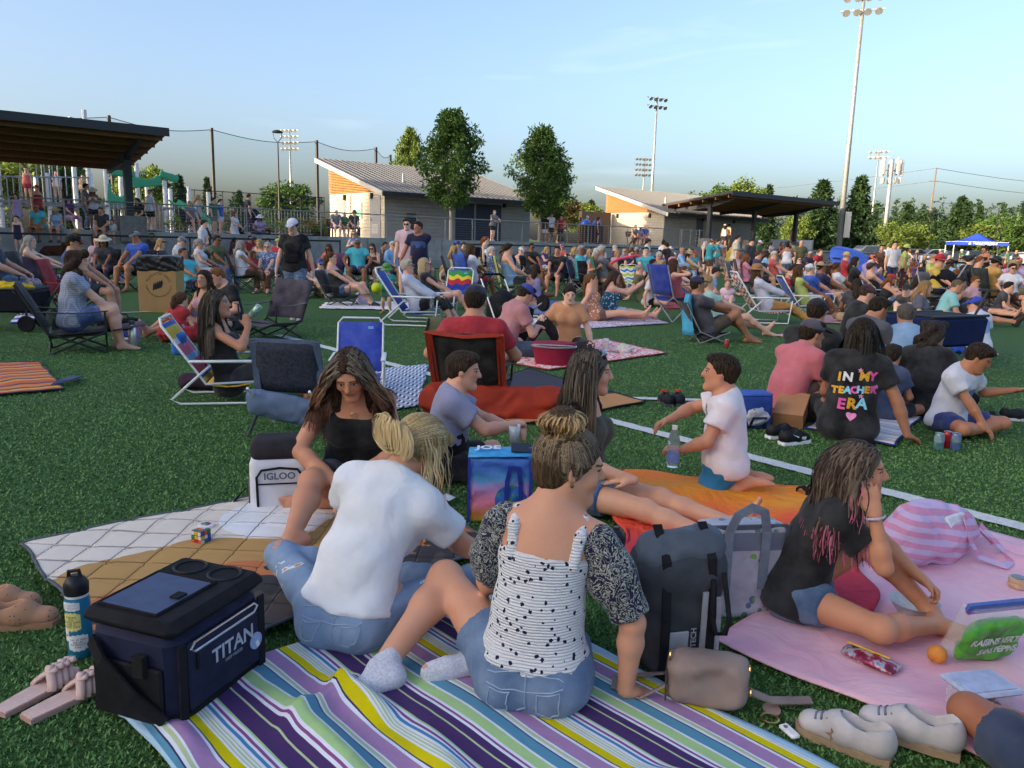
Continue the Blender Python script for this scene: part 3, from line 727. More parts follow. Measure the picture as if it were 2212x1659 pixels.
for nm,lb,kd,sd,px,y,H,m,w in bgt:
 x_,y_,_z=at(px,y);tree(nm,lb,kd,sd,(x_,y_,ZT if px<1690 else 0),H*(.92 if px<1690 else 1.0),m,BARK,w,group='trees beyond the park')
def ridge():
 rr=np.random.default_rng(9);C= []
 for i in range(230):
  px=1480+900*rr.random();y=165+60*rr.random();q=dp(px,500,y);H= (8.0+5.5*rr.random())*(y/180)
  for t in rr.random(16):C.append([q[0]+rr.normal()*.5*(1-t),q[1],H*(.08+.92*t),(1.9*(1-t)+.22)*(.7+.6*rr.random())])
 for i in range(70):
  px= -100+700*rr.random();y=190+60*rr.random();q=dp(px,500,y);H=7+5*rr.random()
  for t in rr.random(14):C.append([q[0]+rr.normal()*.5*(1-t),q[1],ZT+H*(.08+.92*t),(1.9*(1-t)+.3)])
 v,f=leaves(np.array(C),46000,.42,rr,.5,1.9);o=link('far_wood',mesh('far_wood',v,f),LEAF_DK);tag(o,'far off dark conifer wood along the horizon','wood',kind='stuff')
ridge()
def shade_wood():  # unseen tree belt added on the sun side to keep the field shaded
 rr=np.random.default_rng(12);m=MB();C= []
 sd=np.array([math.sin(SUN_AZ),math.cos(SUN_AZ)]);tv=np.array([math.cos(SUN_AZ),-math.sin(SUN_AZ)])
 for i in range(38):
  q=sd*(60+rr.normal()*1.5)+tv*(-48+i*2.3);x,y=q;H=23+3*rr.random()
  m.lathe([(.01,H),(2.2,H*.72),(3.3,H*.4),(3.4,H*.12),(.5,0)],9,(x,y,0));m.lathe([(.01,H*.93),(2.4,H*.65),(3.5,H*.3),(3.2,1.0)],9,(x-4,y+1.2,0))
  for t in np.linspace(.1,1,10):C.append([x,y,H*t,3.2*(1-t)+.8])
 v,f=leaves(np.array(C),24000,.8,rr,.5,1.6)
 o=m.build('shade_wood',LEAF_DK);tag(o,'dense tall conifer wood added out of view to shade the field','wood',kind='stuff')
 o2=link('shade_wood_foliage',mesh('foliage',v,f),LEAF_DK,o)
shade_wood()
def shrub(name,label,loc,w,h,mat,seed,group='shrubs planted along the terrace'):
 rr=np.random.default_rng(seed);C= [[rr.normal()*w*.3,rr.normal()*.25,h*(.25+.6*rr.random()),.16+.14*rr.random()] for _ in range(16)]
 v,f=leaves(np.array(C),700,.06,rr,-.2,1.6);o=empty(name,loc);tag(o,label,'shrub',group);link('foliage',mesh('foliage',v,f),mat,o)
 st=MB()
 for c_ in C[:8]:st.tube([(c_[0]*.4,c_[1]*.4,0),c_[:3]],[.012,.004],4)
 st.build('stem',BARK,o)
for i,(s_,d_,w,mt,lb) in enumerate(((-11.2,4.2,1.5,LEAF_LT,'yellow green shrub below the second net pole'),(-9.6,5.0,1.6,LEAF_BR,'orange tinged shrub left of the bench'),(-8.2,5.4,1.4,LEAF_LT,'light green shrub beside the park bench'),(-15.8,3.2,1.3,LEAF_LT,'low shrub behind the railing near the pavilion post'),(-14.0,3.6,1.2,LEAF_BR,'bronze low shrub behind the railing'))):
 shrub('shrub',lb,TW(s_,d_,ZT),w,.9,mt,40+i)
 # - poles
def light_pole(label,loc,H,rows,span,face,r=.17,box=False,per=4):
 o=empty('light_pole',loc,face);tag(o,label,'light pole','tall floodlight poles')
 MB().tube([(0,0,0),(0,0,H)],[r,r*.55],10).build('pole',GALV,o,True)
 for k in range(rows):
  z=H-.15-k*.95
  MB().box((0,0,z),(span,.10,.10)).build('crossarm',GALV,o)
  for i in range(per):
   x= (-.5+(i+.5)/per)*span*.96
   l_=MB().lathe([(.04,.18),(.10,.14),(.26,-.10),(.27,-.18)],10,(x,-.18,z-.12),rot=rotx(R(-48))).build('floodlight',GALV,o)
   MB().box((x,-.08,z-.02),(.08,.22,.12)).build('lamp_bracket',DKSTEEL,o)
 if box:MB().box((r+.24,-.05,3.3),(.42,.35,1.9)).build('control_cabinet',plain((.42,.43,.43),.5,.4,.3),o)
 return o
def pole_at(px,y):q=dp(px,520,y); return (float(q[0]),float(q[1]),0.0)
light_pole('tallest light pole standing right of the pavilions with a grey cabinet',pole_at(1813,60),19.6,2,3.0,R(-20),.22,True)
light_pole('light pole rising behind the right building roof',pole_at(1402,103),19.9,2,3.1,R(25),.2)
light_pole('small distant light pole with four lamp rows beside the taller one',pole_at(1383,150),17.5,4,4.0,R(10),.2,per=6)
light_pole('distant light pole with four lamp rows behind the ball field net',pole_at(631,130),18.3,4,3.2,R(-15),.2)
light_pole('light pole left of the cell tower',pole_at(1878,140),18.7,2,3.4,R(-35),.2)
ct=empty('cell_tower',pole_at(1909,128));tag(ct,'grey cell tower with a ring of antenna panels','tower')
MB().tube([(0,0,0),(0,0,16.0)],[.38,.26],10).build('mast',GALV,ct,True)
for i in range(9):
 a=i*2*math.pi/9;x,y=1.55*math.cos(a),1.55*math.sin(a)
 MB().box((x,y,14.5+.3*(i%2)),(.34,.30,2.5),rotz(a)).build('antenna_panel',plain((.40,.40,.39),.6),ct);MB().box((x*.9,y*.9,12.6),(.28,.28,.8),rotz(a)).build('radio_unit',GALV,ct);MB().tube([(0,0,14.2),(x,y,14.2)],.05,5).build('arm',GALV,ct)
def net():
 pts= [(229+6,253,71),(457,280,78),(684,306,85.6),(812,321,90.4),(843,337,96)]
 ends= [(-190,222,62)]+pts
 P= [dp(x,y,d) for x,y,d in ends]
 o=empty('ball_field_net',(P[1][0],P[1][1],ZT));tag(o,'tall fine safety net on black poles behind the left terrace','net')
 for p in P:world_build(MB().tube([(p[0],p[1],ZT),(p[0],p[1],p[2]+.15)],.17,8),'net_pole',BLACKM,o)
 M=Mat('net',.9,.1);M.col((.05,.055,.06));t=M.node('ShaderNodeBsdfTransparent');mx=M.node('ShaderNodeMixShader');w=M.world((1,1,1));
 mx.inputs[0].default_value=.13;out=M.nt.nodes['Material Output'];M.link(t.outputs[0],mx.inputs[1]);M.link(M.b.outputs[0],mx.inputs[2]);M.link(mx.outputs[0],out.inputs[0])
 for a,b in zip(P[:-1],P[1:]):
  top= [a+(b-a)*t_+np.array([0,0,-.55*math.sin(math.pi*t_)]) for t_ in np.linspace(0,1,13)]
  world_build(MB().tube(top,.035,4),'cable',plain((.12,.12,.12),.6),o)
  m=MB()
  for p,q in zip(top[:-1],top[1:]):m.add([(p[0],p[1],ZT+.5),(q[0],q[1],ZT+.5),q,p],[(0,1,2,3)])
  world_build(m,'netting',M.m,o)
 f=empty('back_fence',(P[1][0],P[1][1],ZT));tag(f,'tall black chain link fence behind the playground','fence')
 A,B=dp(355,388,62),dp(700,425,70)
 for z in (3.4,1.7,.1):
  world_build(MB().tube([(A[0],A[1],ZT+z),(B[0],B[1],ZT+z)],.035,5),'rail',BLACKM,f)
 for t_ in np.linspace(0,1,7):q=A+(B-A)*t_;world_build(MB().tube([(q[0],q[1],ZT),(q[0],q[1],ZT+3.45)],.04,6),'post',BLACKM,f)
 world_build(MB().add([(A[0],A[1],ZT+.1),(B[0],B[1],ZT+.1),(B[0],B[1],ZT+3.4),(A[0],A[1],ZT+3.4)],[(0,1,2,3)]),'wire_mesh',M.m,f)
net()
def lamp_post(label,loc,H,heads):
 o=empty('lamp_post',loc);tag(o,label,'street lamp','black park lamp posts')
 for x,hh in heads:
  MB().tube([(x,0,0),(x,0,hh)],[.07,.045],8).build('post',BLACKM,o)
  for sx in (-1,1):MB().tube([(x,0,hh),(x+sx*.22,0,hh+.25),(x+sx*.26,0,hh+.55)],.022,5).build('bracket',BLACKM,o)
  MB().lathe([(.30,0),(.32,.05),(.22,.13),(.04,.17)],14,(x,0,hh+.55)).build('lamp_hood',BLACKM,o)
lamp_post('black lamp with a wide hood showing over the left building roof',(*TW(-7.0,14,ZT)[:2],ZT),6,[(0,5.45)])
lamp_post('pair of black park lamps behind the blue canopy',(*dp(2143,560,92)[:2],0),7,[(0,6.6),(.55,5.2)])
lamp_post('distant thin black lamp left of the canopy',(*dp(2003,560,104)[:2],0),7,[(0,6.0)])
pp=empty('power_pole',(*dp(2003,500,170)[:2],0));tag(pp,'wooden power pole carrying wires above the far trees','utility pole')
MB().tube([(0,0,0),(.35,0,19.2)],[.2,.14],7).build('pole',plain((.16,.11,.08),.9),pp);MB().box((.3,0,16.4),(2.6,.14,.14)).build('crossarm',plain((.16,.11,.08),.9),pp)
for k,z in enumerate((19.1,16.5,12.3)):
 c_=MB();b_=np.array([.3,0,z]);
 for x0,z0 in ((-75,z-5.5),(75,z+1.5)):c_.tube([b_+(np.array([x0,30,z0])-b_)*t_-[0,0,2.0*math.sin(math.pi*t_)] for t_ in np.linspace(0,1,9)],.06,3)
 c_.build('wire',plain((.10,.10,.10),.6),pp)
print('SETTING',round(time.time()-T0,1))
# --- people
def ik(a,c,l1,l2,hint):
 d=c-a;L=np.linalg.norm(d);u=d/(L+1e-9)
 L2=min(max(L,abs(l1-l2)+.02),(l1+l2)*.997);c=a+u*L2
 x= (l1*l1-l2*l2+L2*L2)/(2*L2);hh=math.sqrt(max(l1*l1-x*x,0))
 v=np.asarray(hint,float);v=v-u*(v@u)
 if np.linalg.norm(v)<1e-4:v=np.cross(u,[1,0,0])
 return a+u*x+unit(v)*hh,c
POSES= {'cross':dict(pel= (0,0,.115),lean= (-8,14),fl= (.07,.27,.075),fr= (-.07,.33,.075),kl= (-1,.4,.1),kr= (1,.4,.1),tl= (.9,.25,-.1),tr= (-.9,.25,-.1),hl= (-.13,.30,.22),hr= (.13,.30,.22),el= (-.6,-.3,-.5),er= (.6,-.3,-.5)),'knees':dict(pel= (0,0,.115),lean= (-14,10),fl= (-.10,.52,.08),fr= (.10,.54,.08),kl= (-.2,.2,1),kr= (.2,.2,1),hl= (-.08,.42,.40),hr= (.08,.42,.40)),'stretch':dict(pel= (0,0,.115),lean= (-26,-14),fl= (-.08,.92,.09),fr= (.08,.90,.10),kl= (0,0,1),kr= (0,0,1),tl= (-.15,.35,1),tr= (.15,.35,1),hl= (-.26,-.38,.03),hr= (.26,-.38,.03),el= (-.3,-1,.2),er= (.3,-1,.2),hdl= (-.3,-1,-.1),hdr= (.3,-1,-.1),pnl= (0,0,-1),pnr= (0,0,-1),curl=.05),'side':dict(pel= (0,0,.115),lean= (4,8),sidelean=12,fl= (-.42,.02,.06),fr= (-.28,.22,.06),kl= (.25,1,.35),kr= (.6,1,.1),tl= (-.8,-.4,-.2),tr= (-.8,-.3,-.2),hl= (-.08,.34,.2),hr= (.36,.02,.03),er= (.6,-.4,0),hdr= (.6,.5,-.3),pnr= (0,0,-1)),'kneel':dict(pel= (0,0,.21),lean= (0,4),fl= (-.09,-.16,.07),fr= (.09,-.16,.07),kl= (-.1,1,-.2),kr= (.1,1,-.2),tl= (0,-1,-.2),tr= (0,-1,-.2),soll=1,hl= (-.10,.34,.26),hr= (.12,.36,.34)),'chair':dict(pel= (0,0,.50),lean= (-16,-6),fl= (-.14,.46,.085),fr= (.13,.50,.085),kl= (-.1,.6,1),kr= (.1,.6,1),hl= (-.12,.36,.60),hr= (.12,.36,.60),el= (-.8,-.5,-.6),er= (.8,-.5,-.6)),'chair_arms':dict(pel= (0,0,.50),lean= (-18,-8),fl= (-.18,.52,.085),fr= (.17,.42,.085),kl= (-.2,.6,1),kr= (.2,.6,1),hl= (-.29,.26,.64),hr= (.29,.26,.64),el= (-.9,-.6,-.3),er= (.9,-.6,-.3)),'chair_cross':dict(pel= (0,0,.50),lean= (-20,-10),fl= (-.10,.48,.085),fr= (-.22,.62,.30),kl= (-.1,.6,1),kr= (.3,.6,1),tr= (-.2,.9,-.4),hl= (-.06,.34,.66),hr= (.08,.34,.66),el= (-.8,-.5,-.6),er= (.8,-.5,-.6)),'chair_phone':dict(pel= (0,0,.50),lean= (-8,8),fl= (-.13,.44,.085),fr= (.13,.46,.085),kl= (-.15,.6,1),kr= (.15,.6,1),hl= (-.05,.36,.80),hr= (.06,.36,.82),el= (-.9,-.2,-1),er= (.9,-.2,-1),hdl= (.2,.5,.9),hdr= (-.2,.5,.9),pnl= (.6,-.6,.2),pnr= (-.6,-.6,.2),curl=.5,head= (0,22,0)),'beach':dict(pel= (0,0,.30),lean= (-30,-20),fl= (-.11,.60,.08),fr= (.11,.66,.08),kl= (-.15,.2,1),kr= (.15,.2,1),hl= (-.08,.34,.42),hr= (.10,.34,.42),el= (-.9,-.4,-.4),er= (.9,-.4,-.4),head= (0,-4,0)),'beach_ext':dict(pel= (0,0,.30),lean= (-34,-24),fl= (-.10,.86,.09),fr= (.12,.74,.08),kl= (-.15,0,1),kr= (.15,0,1),tl= (-.1,.5,.9),hl= (-.10,.30,.44),hr= (.10,.30,.44),el= (-.9,-.4,-.4),er= (.9,-.4,-.4),head= (0,-6,0)),'ledge':dict(pel= (0,0,.53),lean= (6,16),fl= (-.12,.34,.085),fr= (.12,.40,.085),kl= (-.1,1,.3),kr= (.1,1,.3),hl= (-.10,.36,.58),hr= (.10,.36,.58)),'stand':dict(pel= (0,0,.90),lean= (0,2),fl= (-.10,-.02,.085),fr= (.10,.04,.085),kl= (0,1,0),kr= (0,1,0),hl= (-.25,.06,.78),hr= (.25,.06,.78),el= (-.5,-1,0),er= (.5,-1,0),hdl= (0,.1,-1),hdr= (0,.1,-1),pnl= (1,0,0),pnr= (-1,0,0),curl=.35),'stand_phone':dict(pel= (0,0,.90),lean= (0,4),fl= (-.10,-.02,.085),fr= (.11,.05,.085),kl= (0,1,0),kr= (0,1,0),hl= (-.06,.30,1.14),hr= (.05,.32,1.18),el= (-.9,-.4,-.8),er= (.9,-.4,-.8),hdl= (.4,.6,.6),hdr= (-.3,.5,.8),pnl= (.3,-.6,.4),pnr= (-.5,-.6,.2),curl=.5,head= (0,18,0)),'stand_hip':dict(pel= (0,0,.90),lean= (-2,2),fl= (-.13,0,.085),fr= (.12,.05,.085),kl= (0,1,0),kr= (0,1,0),hl= (-.20,.08,.98),hr= (.26,.06,.78),el= (-1,-.5,0),er= (.5,-1,0),hdr= (0,.1,-1),pnr= (-1,0,0),curl=.4),'stand_rail':dict(pel= (0,0,.90),lean= (8,8),fl= (-.10,-.10,.085),fr= (.10,-.04,.085),kl= (0,1,0),kr= (0,1,0),hl= (-.18,.42,1.08),hr= (.18,.42,1.08),el= (-1,-.2,-.3),er= (1,-.2,-.3)),'walk':dict(pel= (0,0,.88),lean= (2,3),fl= (-.08,.30,.10),fr= (.08,-.32,.14),kl= (0,1,0),kr= (0,1,0),tr= (0,.8,-.6),hl= (-.24,-.10,.80),hr= (.24,.20,.82),el= (-.4,-1,0),er= (.4,-1,0),hdl= (0,.1,-1),hdr= (0,.2,-1),pnl= (1,0,0),pnr= (-1,0,0),curl=.4),'lie_side':dict(pel= (0,0,.15),lean= (-52,-30),fl= (-.06,.88,.08),fr= (.10,.60,.09),kl= (0,0,1),kr= (.1,0,1),tl= (0,.4,1),hl= (-.20,-.46,.03),hr= (.10,.2,.3),hdl= (-.2,-1,0),pnl= (0,0,-1),el= (-.2,-.6,-.6)),}
def skeleton(H=1.7,g=1.0,sex='f',pose='cross',**ov):
 p=dict(POSES[pose]) if isinstance(pose,str) else dict(pose)
 p.update(ov);s=H/1.7;K= {'s':s,'g':g,'sex':sex,'H':H,'p':p}
 A=lambda key,d=None:np.asarray(p.get(key,d),float)*s if p.get(key,d) is not None else None
 P=A('pel');le=p.get('lean',(0,0));sl=R(p.get('sidelean',0));tw=R(p.get('twist',0));pt=R(p.get('ptwist',0))
 R0=rotz(-pt)@roty(sl*.5)@rotx(-R(le[0]));R1=rotz(-tw)@roty(sl)@rotx(-R(le[1]))
 t0,f0,r0=R0[:,2],R0[:,1],rotz(-pt)[:,0];t1,f1,r1=R1[:,2],R1[:,1],R1[:,0]
 Wp=P+t0*.19*s;C=Wp+t1*.31*s
 J=C+unit(t1+f1*.25*(1 if le[1]<30 else.3))*.085*s
 hd=p.get('head',(0,6,0))
 RH=rotz(-R(hd[0]))@rotx(-R(hd[1]))@roty(R(hd[2]))
 ks=p.get('headscale',1.0)*(s**.45)
 hc=J+RH@np.array([0,.022,.088])*ks
 K.update(P=P,W=Wp,C=C,J=J,R0=R0,R1=R1,t0=t0,t1=t1,f0=f0,f1=f1,r0=r0,r1=r1,RH=RH,hc=hc,ks=ks)
 sw= (.150 if sex=='f' else.172)*s*(.92 if H<1.45 else 1)*(g**.3)
 for sd,n in ((-1,'l'),(1,'r')):
  S=C+r1*sd*sw-t1*.045*s
  Hp=P+r0*sd*.088*s*(g**.35)
  h=A('h'+n,(sd*.2,.25,.25));e=np.asarray(p.get('e'+n,(sd*.7,-.7,-.3)),float)
  E,Wr=ik(S,h,.285*s,.25*s,e)
  a=A('f'+n,(sd*.1,.5,.08));k=np.asarray(p.get('k'+n,(sd*.1,.3,1)),float)
  Kn,An=ik(Hp,a,.42*s,.405*s,k)
  fd=unit(p['hd'+n]) if 'hd'+n in p else unit(unit(Wr-E)+np.array([-sd*.25,0,0]))
  pn=np.asarray(p.get('pn'+n,(-sd*.3,0,-1)),float);pn=unit(pn-fd*(pn@fd))
  td=unit(p.get('t'+n,(sd*.15,1,0)))
  sh=An-Kn;su=unit(-sh);su=su-td*(su@td)
  if np.linalg.norm(su)<.2:su=np.array([0,0,1.0])-td*td[2]
  K.update({'S'+n:S,'E'+n:E,'W'+n:Wr,'H'+n:Hp,'K'+n:Kn,'A'+n:An,'hd'+n:fd,'pn'+n:pn,'td'+n:td,'su'+n:unit(su)})
 return K
def torso(K,S,inf=0.0,parts='pacsb',cuts= (),belly=None):
 s,g,f=K['s'],K['g'],K['sex']=='f'
 P,Wp,C,t0,t1,f0,f1,r0,r1= (K[k] for k in 'P W C t0 t1 f0 f1 r0 r1'.split())
 bl=K['p'].get('belly',0) if belly is None else belly
 g2=g**.8
 if 'p' in parts:
  S.cone(P-r0*.06*s,P+r0*.06*s,.118*s*g2+inf,k=.05,flat= (unit(f0-r0*(f0@r0)),.92),cuts=cuts)
  for sd in (-1,1):S.ell(P+r0*sd*.075*s-f0*.05*s-t0*.025*s,np.array([.095,.10,.095])*s*g2+inf,K['R0'],k=.04,cuts=cuts)
 if 'a' in parts:
  wa= (.120 if f else.132)*s*g+inf
  S.cone(P+t0*.02*s,Wp,.140*s*g2+inf,wa,k=.06,flat= (f0,.80+.12*bl),cuts=cuts)
  if bl:S.ell(P+t0*.12*s+f0*.07*s,np.array([.13,.10+.04*bl,.13])*s*g2+inf,K['R0'],k=.06,cuts=cuts)
 if 'c' in parts:
  wa= (.120 if f else.132)*s*g+inf;wc= (.130 if f else.148)*s*g**.6+inf
  S.cone(Wp,C-t1*.10*s,wa,wc,k=.06,flat= (f1,.74),cuts=cuts)
  S.cone(C-t1*.10*s,C-t1*.045*s,wc,(.105 if f else.12)*s+inf,k=.05,flat= (f1,.68),cuts=cuts)
 if 's' in parts:
  S.cone(K['Sl']+t1*.004*s,K['Sr']+t1*.004*s,(.043 if f else.049)*s*g**.5+inf,k=.05,cuts=cuts)
  for n in 'lr':S.cone(C+t1*.02*s,K['S'+n]+t1*.006*s,.044*s+inf,.036*s*g**.5+inf,k=.04,cuts=cuts)
 if 'b' in parts and f and K['H']>1.45:
  for sd in (-1,1):S.ell(C-t1*.165*s+f1*.095*s*g**.5+r1*sd*.072*s,np.array([.062,.052,.062])*s*g**.6+inf,K['R1'],k=.045,cuts=cuts)
def arms(K,S,inf=0.0,frac=2.0,sides='lr',flare=0.0,cuts= ()):
 """frac: 0..1 upper arm, 1..2 forearm"""
 s,g=K['s'],K['g']**.6;m=1 if K['sex']=='f' else 1.12
 for n in sides:
  a,e,w=K['S'+n],K['E'+n],K['W'+n]
  if frac<=1:
   q=a+(e-a)*frac;u=unit(e-a)
   S.cone(a,q+u*.03,.045*s*g*m+inf,.040*s*g*m+inf+flare,k=.035,cuts= [(q,u)])
  else:
   S.cone(a,e,.044*s*g*m+inf,.038*s*g*m+inf,k=.03)
   q=e+(w-e)*(frac-1);u=unit(w-e)
   c= [] if frac>=2 else [(q,u)]
   mid=e+(w-e)*.3
   S.cone(e,mid,.038*s*g*m+inf,.039*s*g*m+inf,k=.02,cuts=c)
   S.cone(mid,q if frac>=2 else q+u*.02,.039*s*g*m+inf,(.026*s*m*g**.5 if frac>=2 else.032*s*g*m)+inf+flare,k=.02,cuts=c)
def hand(K,S,n,fine):
 s=K['s']**.8;w,fd,pn=K['W'+n],K['hd'+n],K['pn'+n];sd=np.cross(fd,pn)*(1 if n=='r' else -1)
 sd= -sd if K['p'].get('thumb'+n)=='flip' else sd
 cu=K['p'].get('curl'+n,K['p'].get('curl',.3));m=1.0 if K['sex']=='f' else 1.1
 s*=m
 S.cone(w,w+fd*.03*s,.026*s,.030*s,k=.015,flat= (pn,.72))
 S.cone(w+fd*.028*s,w+fd*.075*s,.034*s,.037*s,k=.012,flat= (pn,.40))
 rot=lambda v,a:v*math.cos(a)+np.cross(sdx,v)*math.sin(a)
 sdx=np.cross(fd,pn)
 for i,(o,L) in enumerate(((.027,.070),(.009,.078),(-.010,.074),(-.028,.058))):
  b=w+fd*(.080-.004*abs(i-1))*s+sd*o*s
  d=unit(fd+sd*o*3.0*(1-cu));a=0
  seg= [L*.45,L*.32,L*.27];r= [.0098,.0088,.008,.0066]
  if not fine:seg= [L*.5,L*.5];r= [.0125,.0115,.010]
  for j,l in enumerate(seg):
   a=cu*(.75 if j==0 else.95)+.06+i*.03*cu
   d=rot(d,a);e=b+d*l*s
   S.cone(b,e,r[j]*s,r[j+1]*s,k=.005 if fine else.008);b=e
 b=w+fd*.022*s+sd*.022*s;d=unit(fd*.75+sd*.75+pn*.25)
 e=b+d*.045*s;S.cone(b,e,.0145*s,.0115*s,k=.012)
 d=unit(d+fd*.35+pn*cu*.6-sd*.25);S.cone(e,e+d*.036*s,.0112*s,.0085*s,k=.006)
def legs(K,S,inf=0.0,frac=2.0,sides='lr',flare=0.0,loose=0.0):
 s,g=K['s'],K['g']**.7
 for n in sides:
  a,k,w=K['H'+n],K['K'+n],K['A'+n]
  if frac<=1:
   q=a+(k-a)*frac;u=unit(k-a)
   S.cone(a,q+u*.04,.090*s*g+inf,(.090-.032*frac)*s*g+inf+flare,k=.05,cuts= [(q,u)])
  else:
   S.cone(a,k,.090*s*g+inf,.056*s*g**.8+inf,k=.05)
   q=k+(w-k)*(frac-1);u=unit(w-k);c= [] if frac>=2 else [(q,u)]
   m=k+(w-k)*.32;bk= -unit(np.cross(np.cross(u,unit(k-a)+u*.01),u)+1e-6)
   if inf==0:S.ell(k,np.array([.052,.052,.052])*s*g**.8,k=.03)
   S.cone(k,m+bk*.008*s,.052*s*g**.8+inf,.056*s*g+inf,k=.03,cuts=c)
   S.cone(m+bk*.008*s,q if frac>=2 else q+u*.03,.056*s*g+inf,(.036*s if frac>=2 else.046*s*g)+inf+flare+loose,k=.03,cuts=c)
def foot(K,S,n,inf=0.0,fine=False,shoe=False):
 s=K['s']*(1 if K['sex']=='f' else 1.07);a,td,su=K['A'+n],K['td'+n],K['su'+n];sd=np.cross(td,su)
 S.ell(a-td*.030*s-su*.040*s,np.array([.034,.034,.036])*s+inf,k=.025)
 S.cone(a-su*.01*s,a+td*.10*s-su*.046*s,.036*s+inf,.027*s+inf,k=.03)
 S.cone(a-su*.052*s-td*.03*s,a+td*.115*s-su*.058*s,.028*s+inf,.026*s+inf,k=.02,flat= (su,.8))
 ball=a+td*.125*s-su*.056*s
 S.ell(ball,np.array([.040,.04,.022])*s+inf,np.stack([sd,td,su],1),k=.02)
 if fine and not shoe:
  big=1 if n=='l' else -1
  for i in range(5):
   o= (.027-.0135*i)*big;L= (.055,.052,.046,.040,.033)[i];r= (.0125,.0088,.0085,.008,.0078)[i]
   b=ball+sd*o*s+td*.02*s-su*.006*s
   S.cone(b,b+td*L*s*.85-su*.004*s,r*s,r*.9*s,k=.007)
 else:
  S.ell(ball+td*.045*s-su*.006*s,np.array([.036,.035,.016])*s+inf,np.stack([sd,td,su],1),k=.02)
def head(K,S,fine=True):
 k,c,M=K['ks'],K['hc'],K['RH'];T=lambda x,y,z:c+M@(np.array([x,y,z])*k)
 f=K['sex']=='f'
 S.ell(T(0,-.014,.030),np.array([.075,.096,.083])*k,M,k=.02)
 S.ell(T(0,.028,-.030),np.array([.060,.064,.080])*k,M,k=.03)
 jw=.050 if f else.056
 S.cone(T(-jw,-.004,-.052),T(-.020,.072,-.098),.018*k,.018*k,k=.03)
 S.cone(T(jw,-.004,-.052),T(.020,.072,-.098),.018*k,.018*k,k=.03)
 S.ell(T(0,.078,-.098),np.array([.024,.017,.017])*k,M,k=.022)
 if fine:
  S.cone(T(-.036,.078,.026),T(.036,.078,.026),(.013 if f else.0155)*k,k=.018)
  for sd in (-1,1):
   S.ell(T(sd*.032,.106,.008),np.array([.017,.017,.013])*k,M,k=.014,sub=True)
   S.ell(T(sd*.031,.078,.007),np.array([.0145,.0145,.013])*k,M,k=.003)
   S.ell(T(sd*.040,.062,-.028),np.array([.024,.025,.024])*k,M,k=.02)
   S.ell(T(sd*.0125,.098,-.026),np.array([.0075,.010,.0075])*k,M,k=.008)
   S.ell(T(sd*.078,-.010,-.008),np.array([.008,.019,.032])*k,M@rotz(sd*.35),k=.008)
   S.ell(T(sd*.081,-.004,-.004),np.array([.005,.010,.018])*k,M,k=.006,sub=True)
  S.cone(T(0,.094,.014),T(0,.112,-.020),.0075*k,.0115*k,k=.010)
  S.cone(T(-.017,.088,-.053),T(.017,.088,-.053),.0075*k,k=.010)
  S.cone(T(-.014,.087,-.064),T(.014,.087,-.064),.0085*k,k=.008)
  S.cone(T(-.02,.101,-.0588),T(.02,.101,-.0588),.0035*k,k=.004,sub=True)
 else:
  S.cone(T(0,.090,.012),T(0,.108,-.022),.009*k,.013*k,k=.014)
  for sd in (-1,1):
   S.ell(T(sd*.078,-.008,-.006),np.array([.012,.020,.030])*k,M,k=.01)
   S.ell(T(sd*.032,.106,.006),np.array([.018,.016,.012])*k,M,k=.015,sub=True)
def head_sdf(K,inf=.0):
 S=SDF();k,c,M=K['ks'],K['hc'],K['RH'];T=lambda x,y,z:c+M@(np.array([x,y,z])*k)
 S.ell(T(0,-.010,.0),np.array([.090,.125,.135])*k,M); return S
def body_sdf(K,fine=True):
 S=SDF()
 torso(K,S);arms(K,S);legs(K,S)
 S.cone(K['C']+K['t1']*.0,K['J']+K['RH']@np.array([0,-.005,.03]),.056*K['s']*(1 if K['sex']=='f' else 1.15)*K['g']**.4,.050*K['ks']*(1 if K['sex']=='f' else 1.15),k=.045)
 for n in 'lr':foot(K,S,n,fine=fine)
 head(K,S,fine)
 for n in 'lr':hand(K,S,n,fine)
 return S
def body_mesh(K,h,name='person'):
 S=body_sdf(K,h<.009)
 v,f=S.polygonise(h)
 me=mesh(name,v,f,True)
 hv= ((v-K['hc'])@K['RH'])/K['ks']
 m=head_sdf(K).ev(v,.2)<.008
 if len(v):
  for n in 'lr':
   w=K['W'+n]+K['hd'+n]*.08
   m&=np.linalg.norm(v-w,axis=1)>.095
 hv[~m]= (9,-9,9)
 at=me.attributes.new('hp','FLOAT_VECTOR','POINT');at.data.foreach_set('vector',hv.astype(np.float32).ravel())
 K['body']=S
 return me
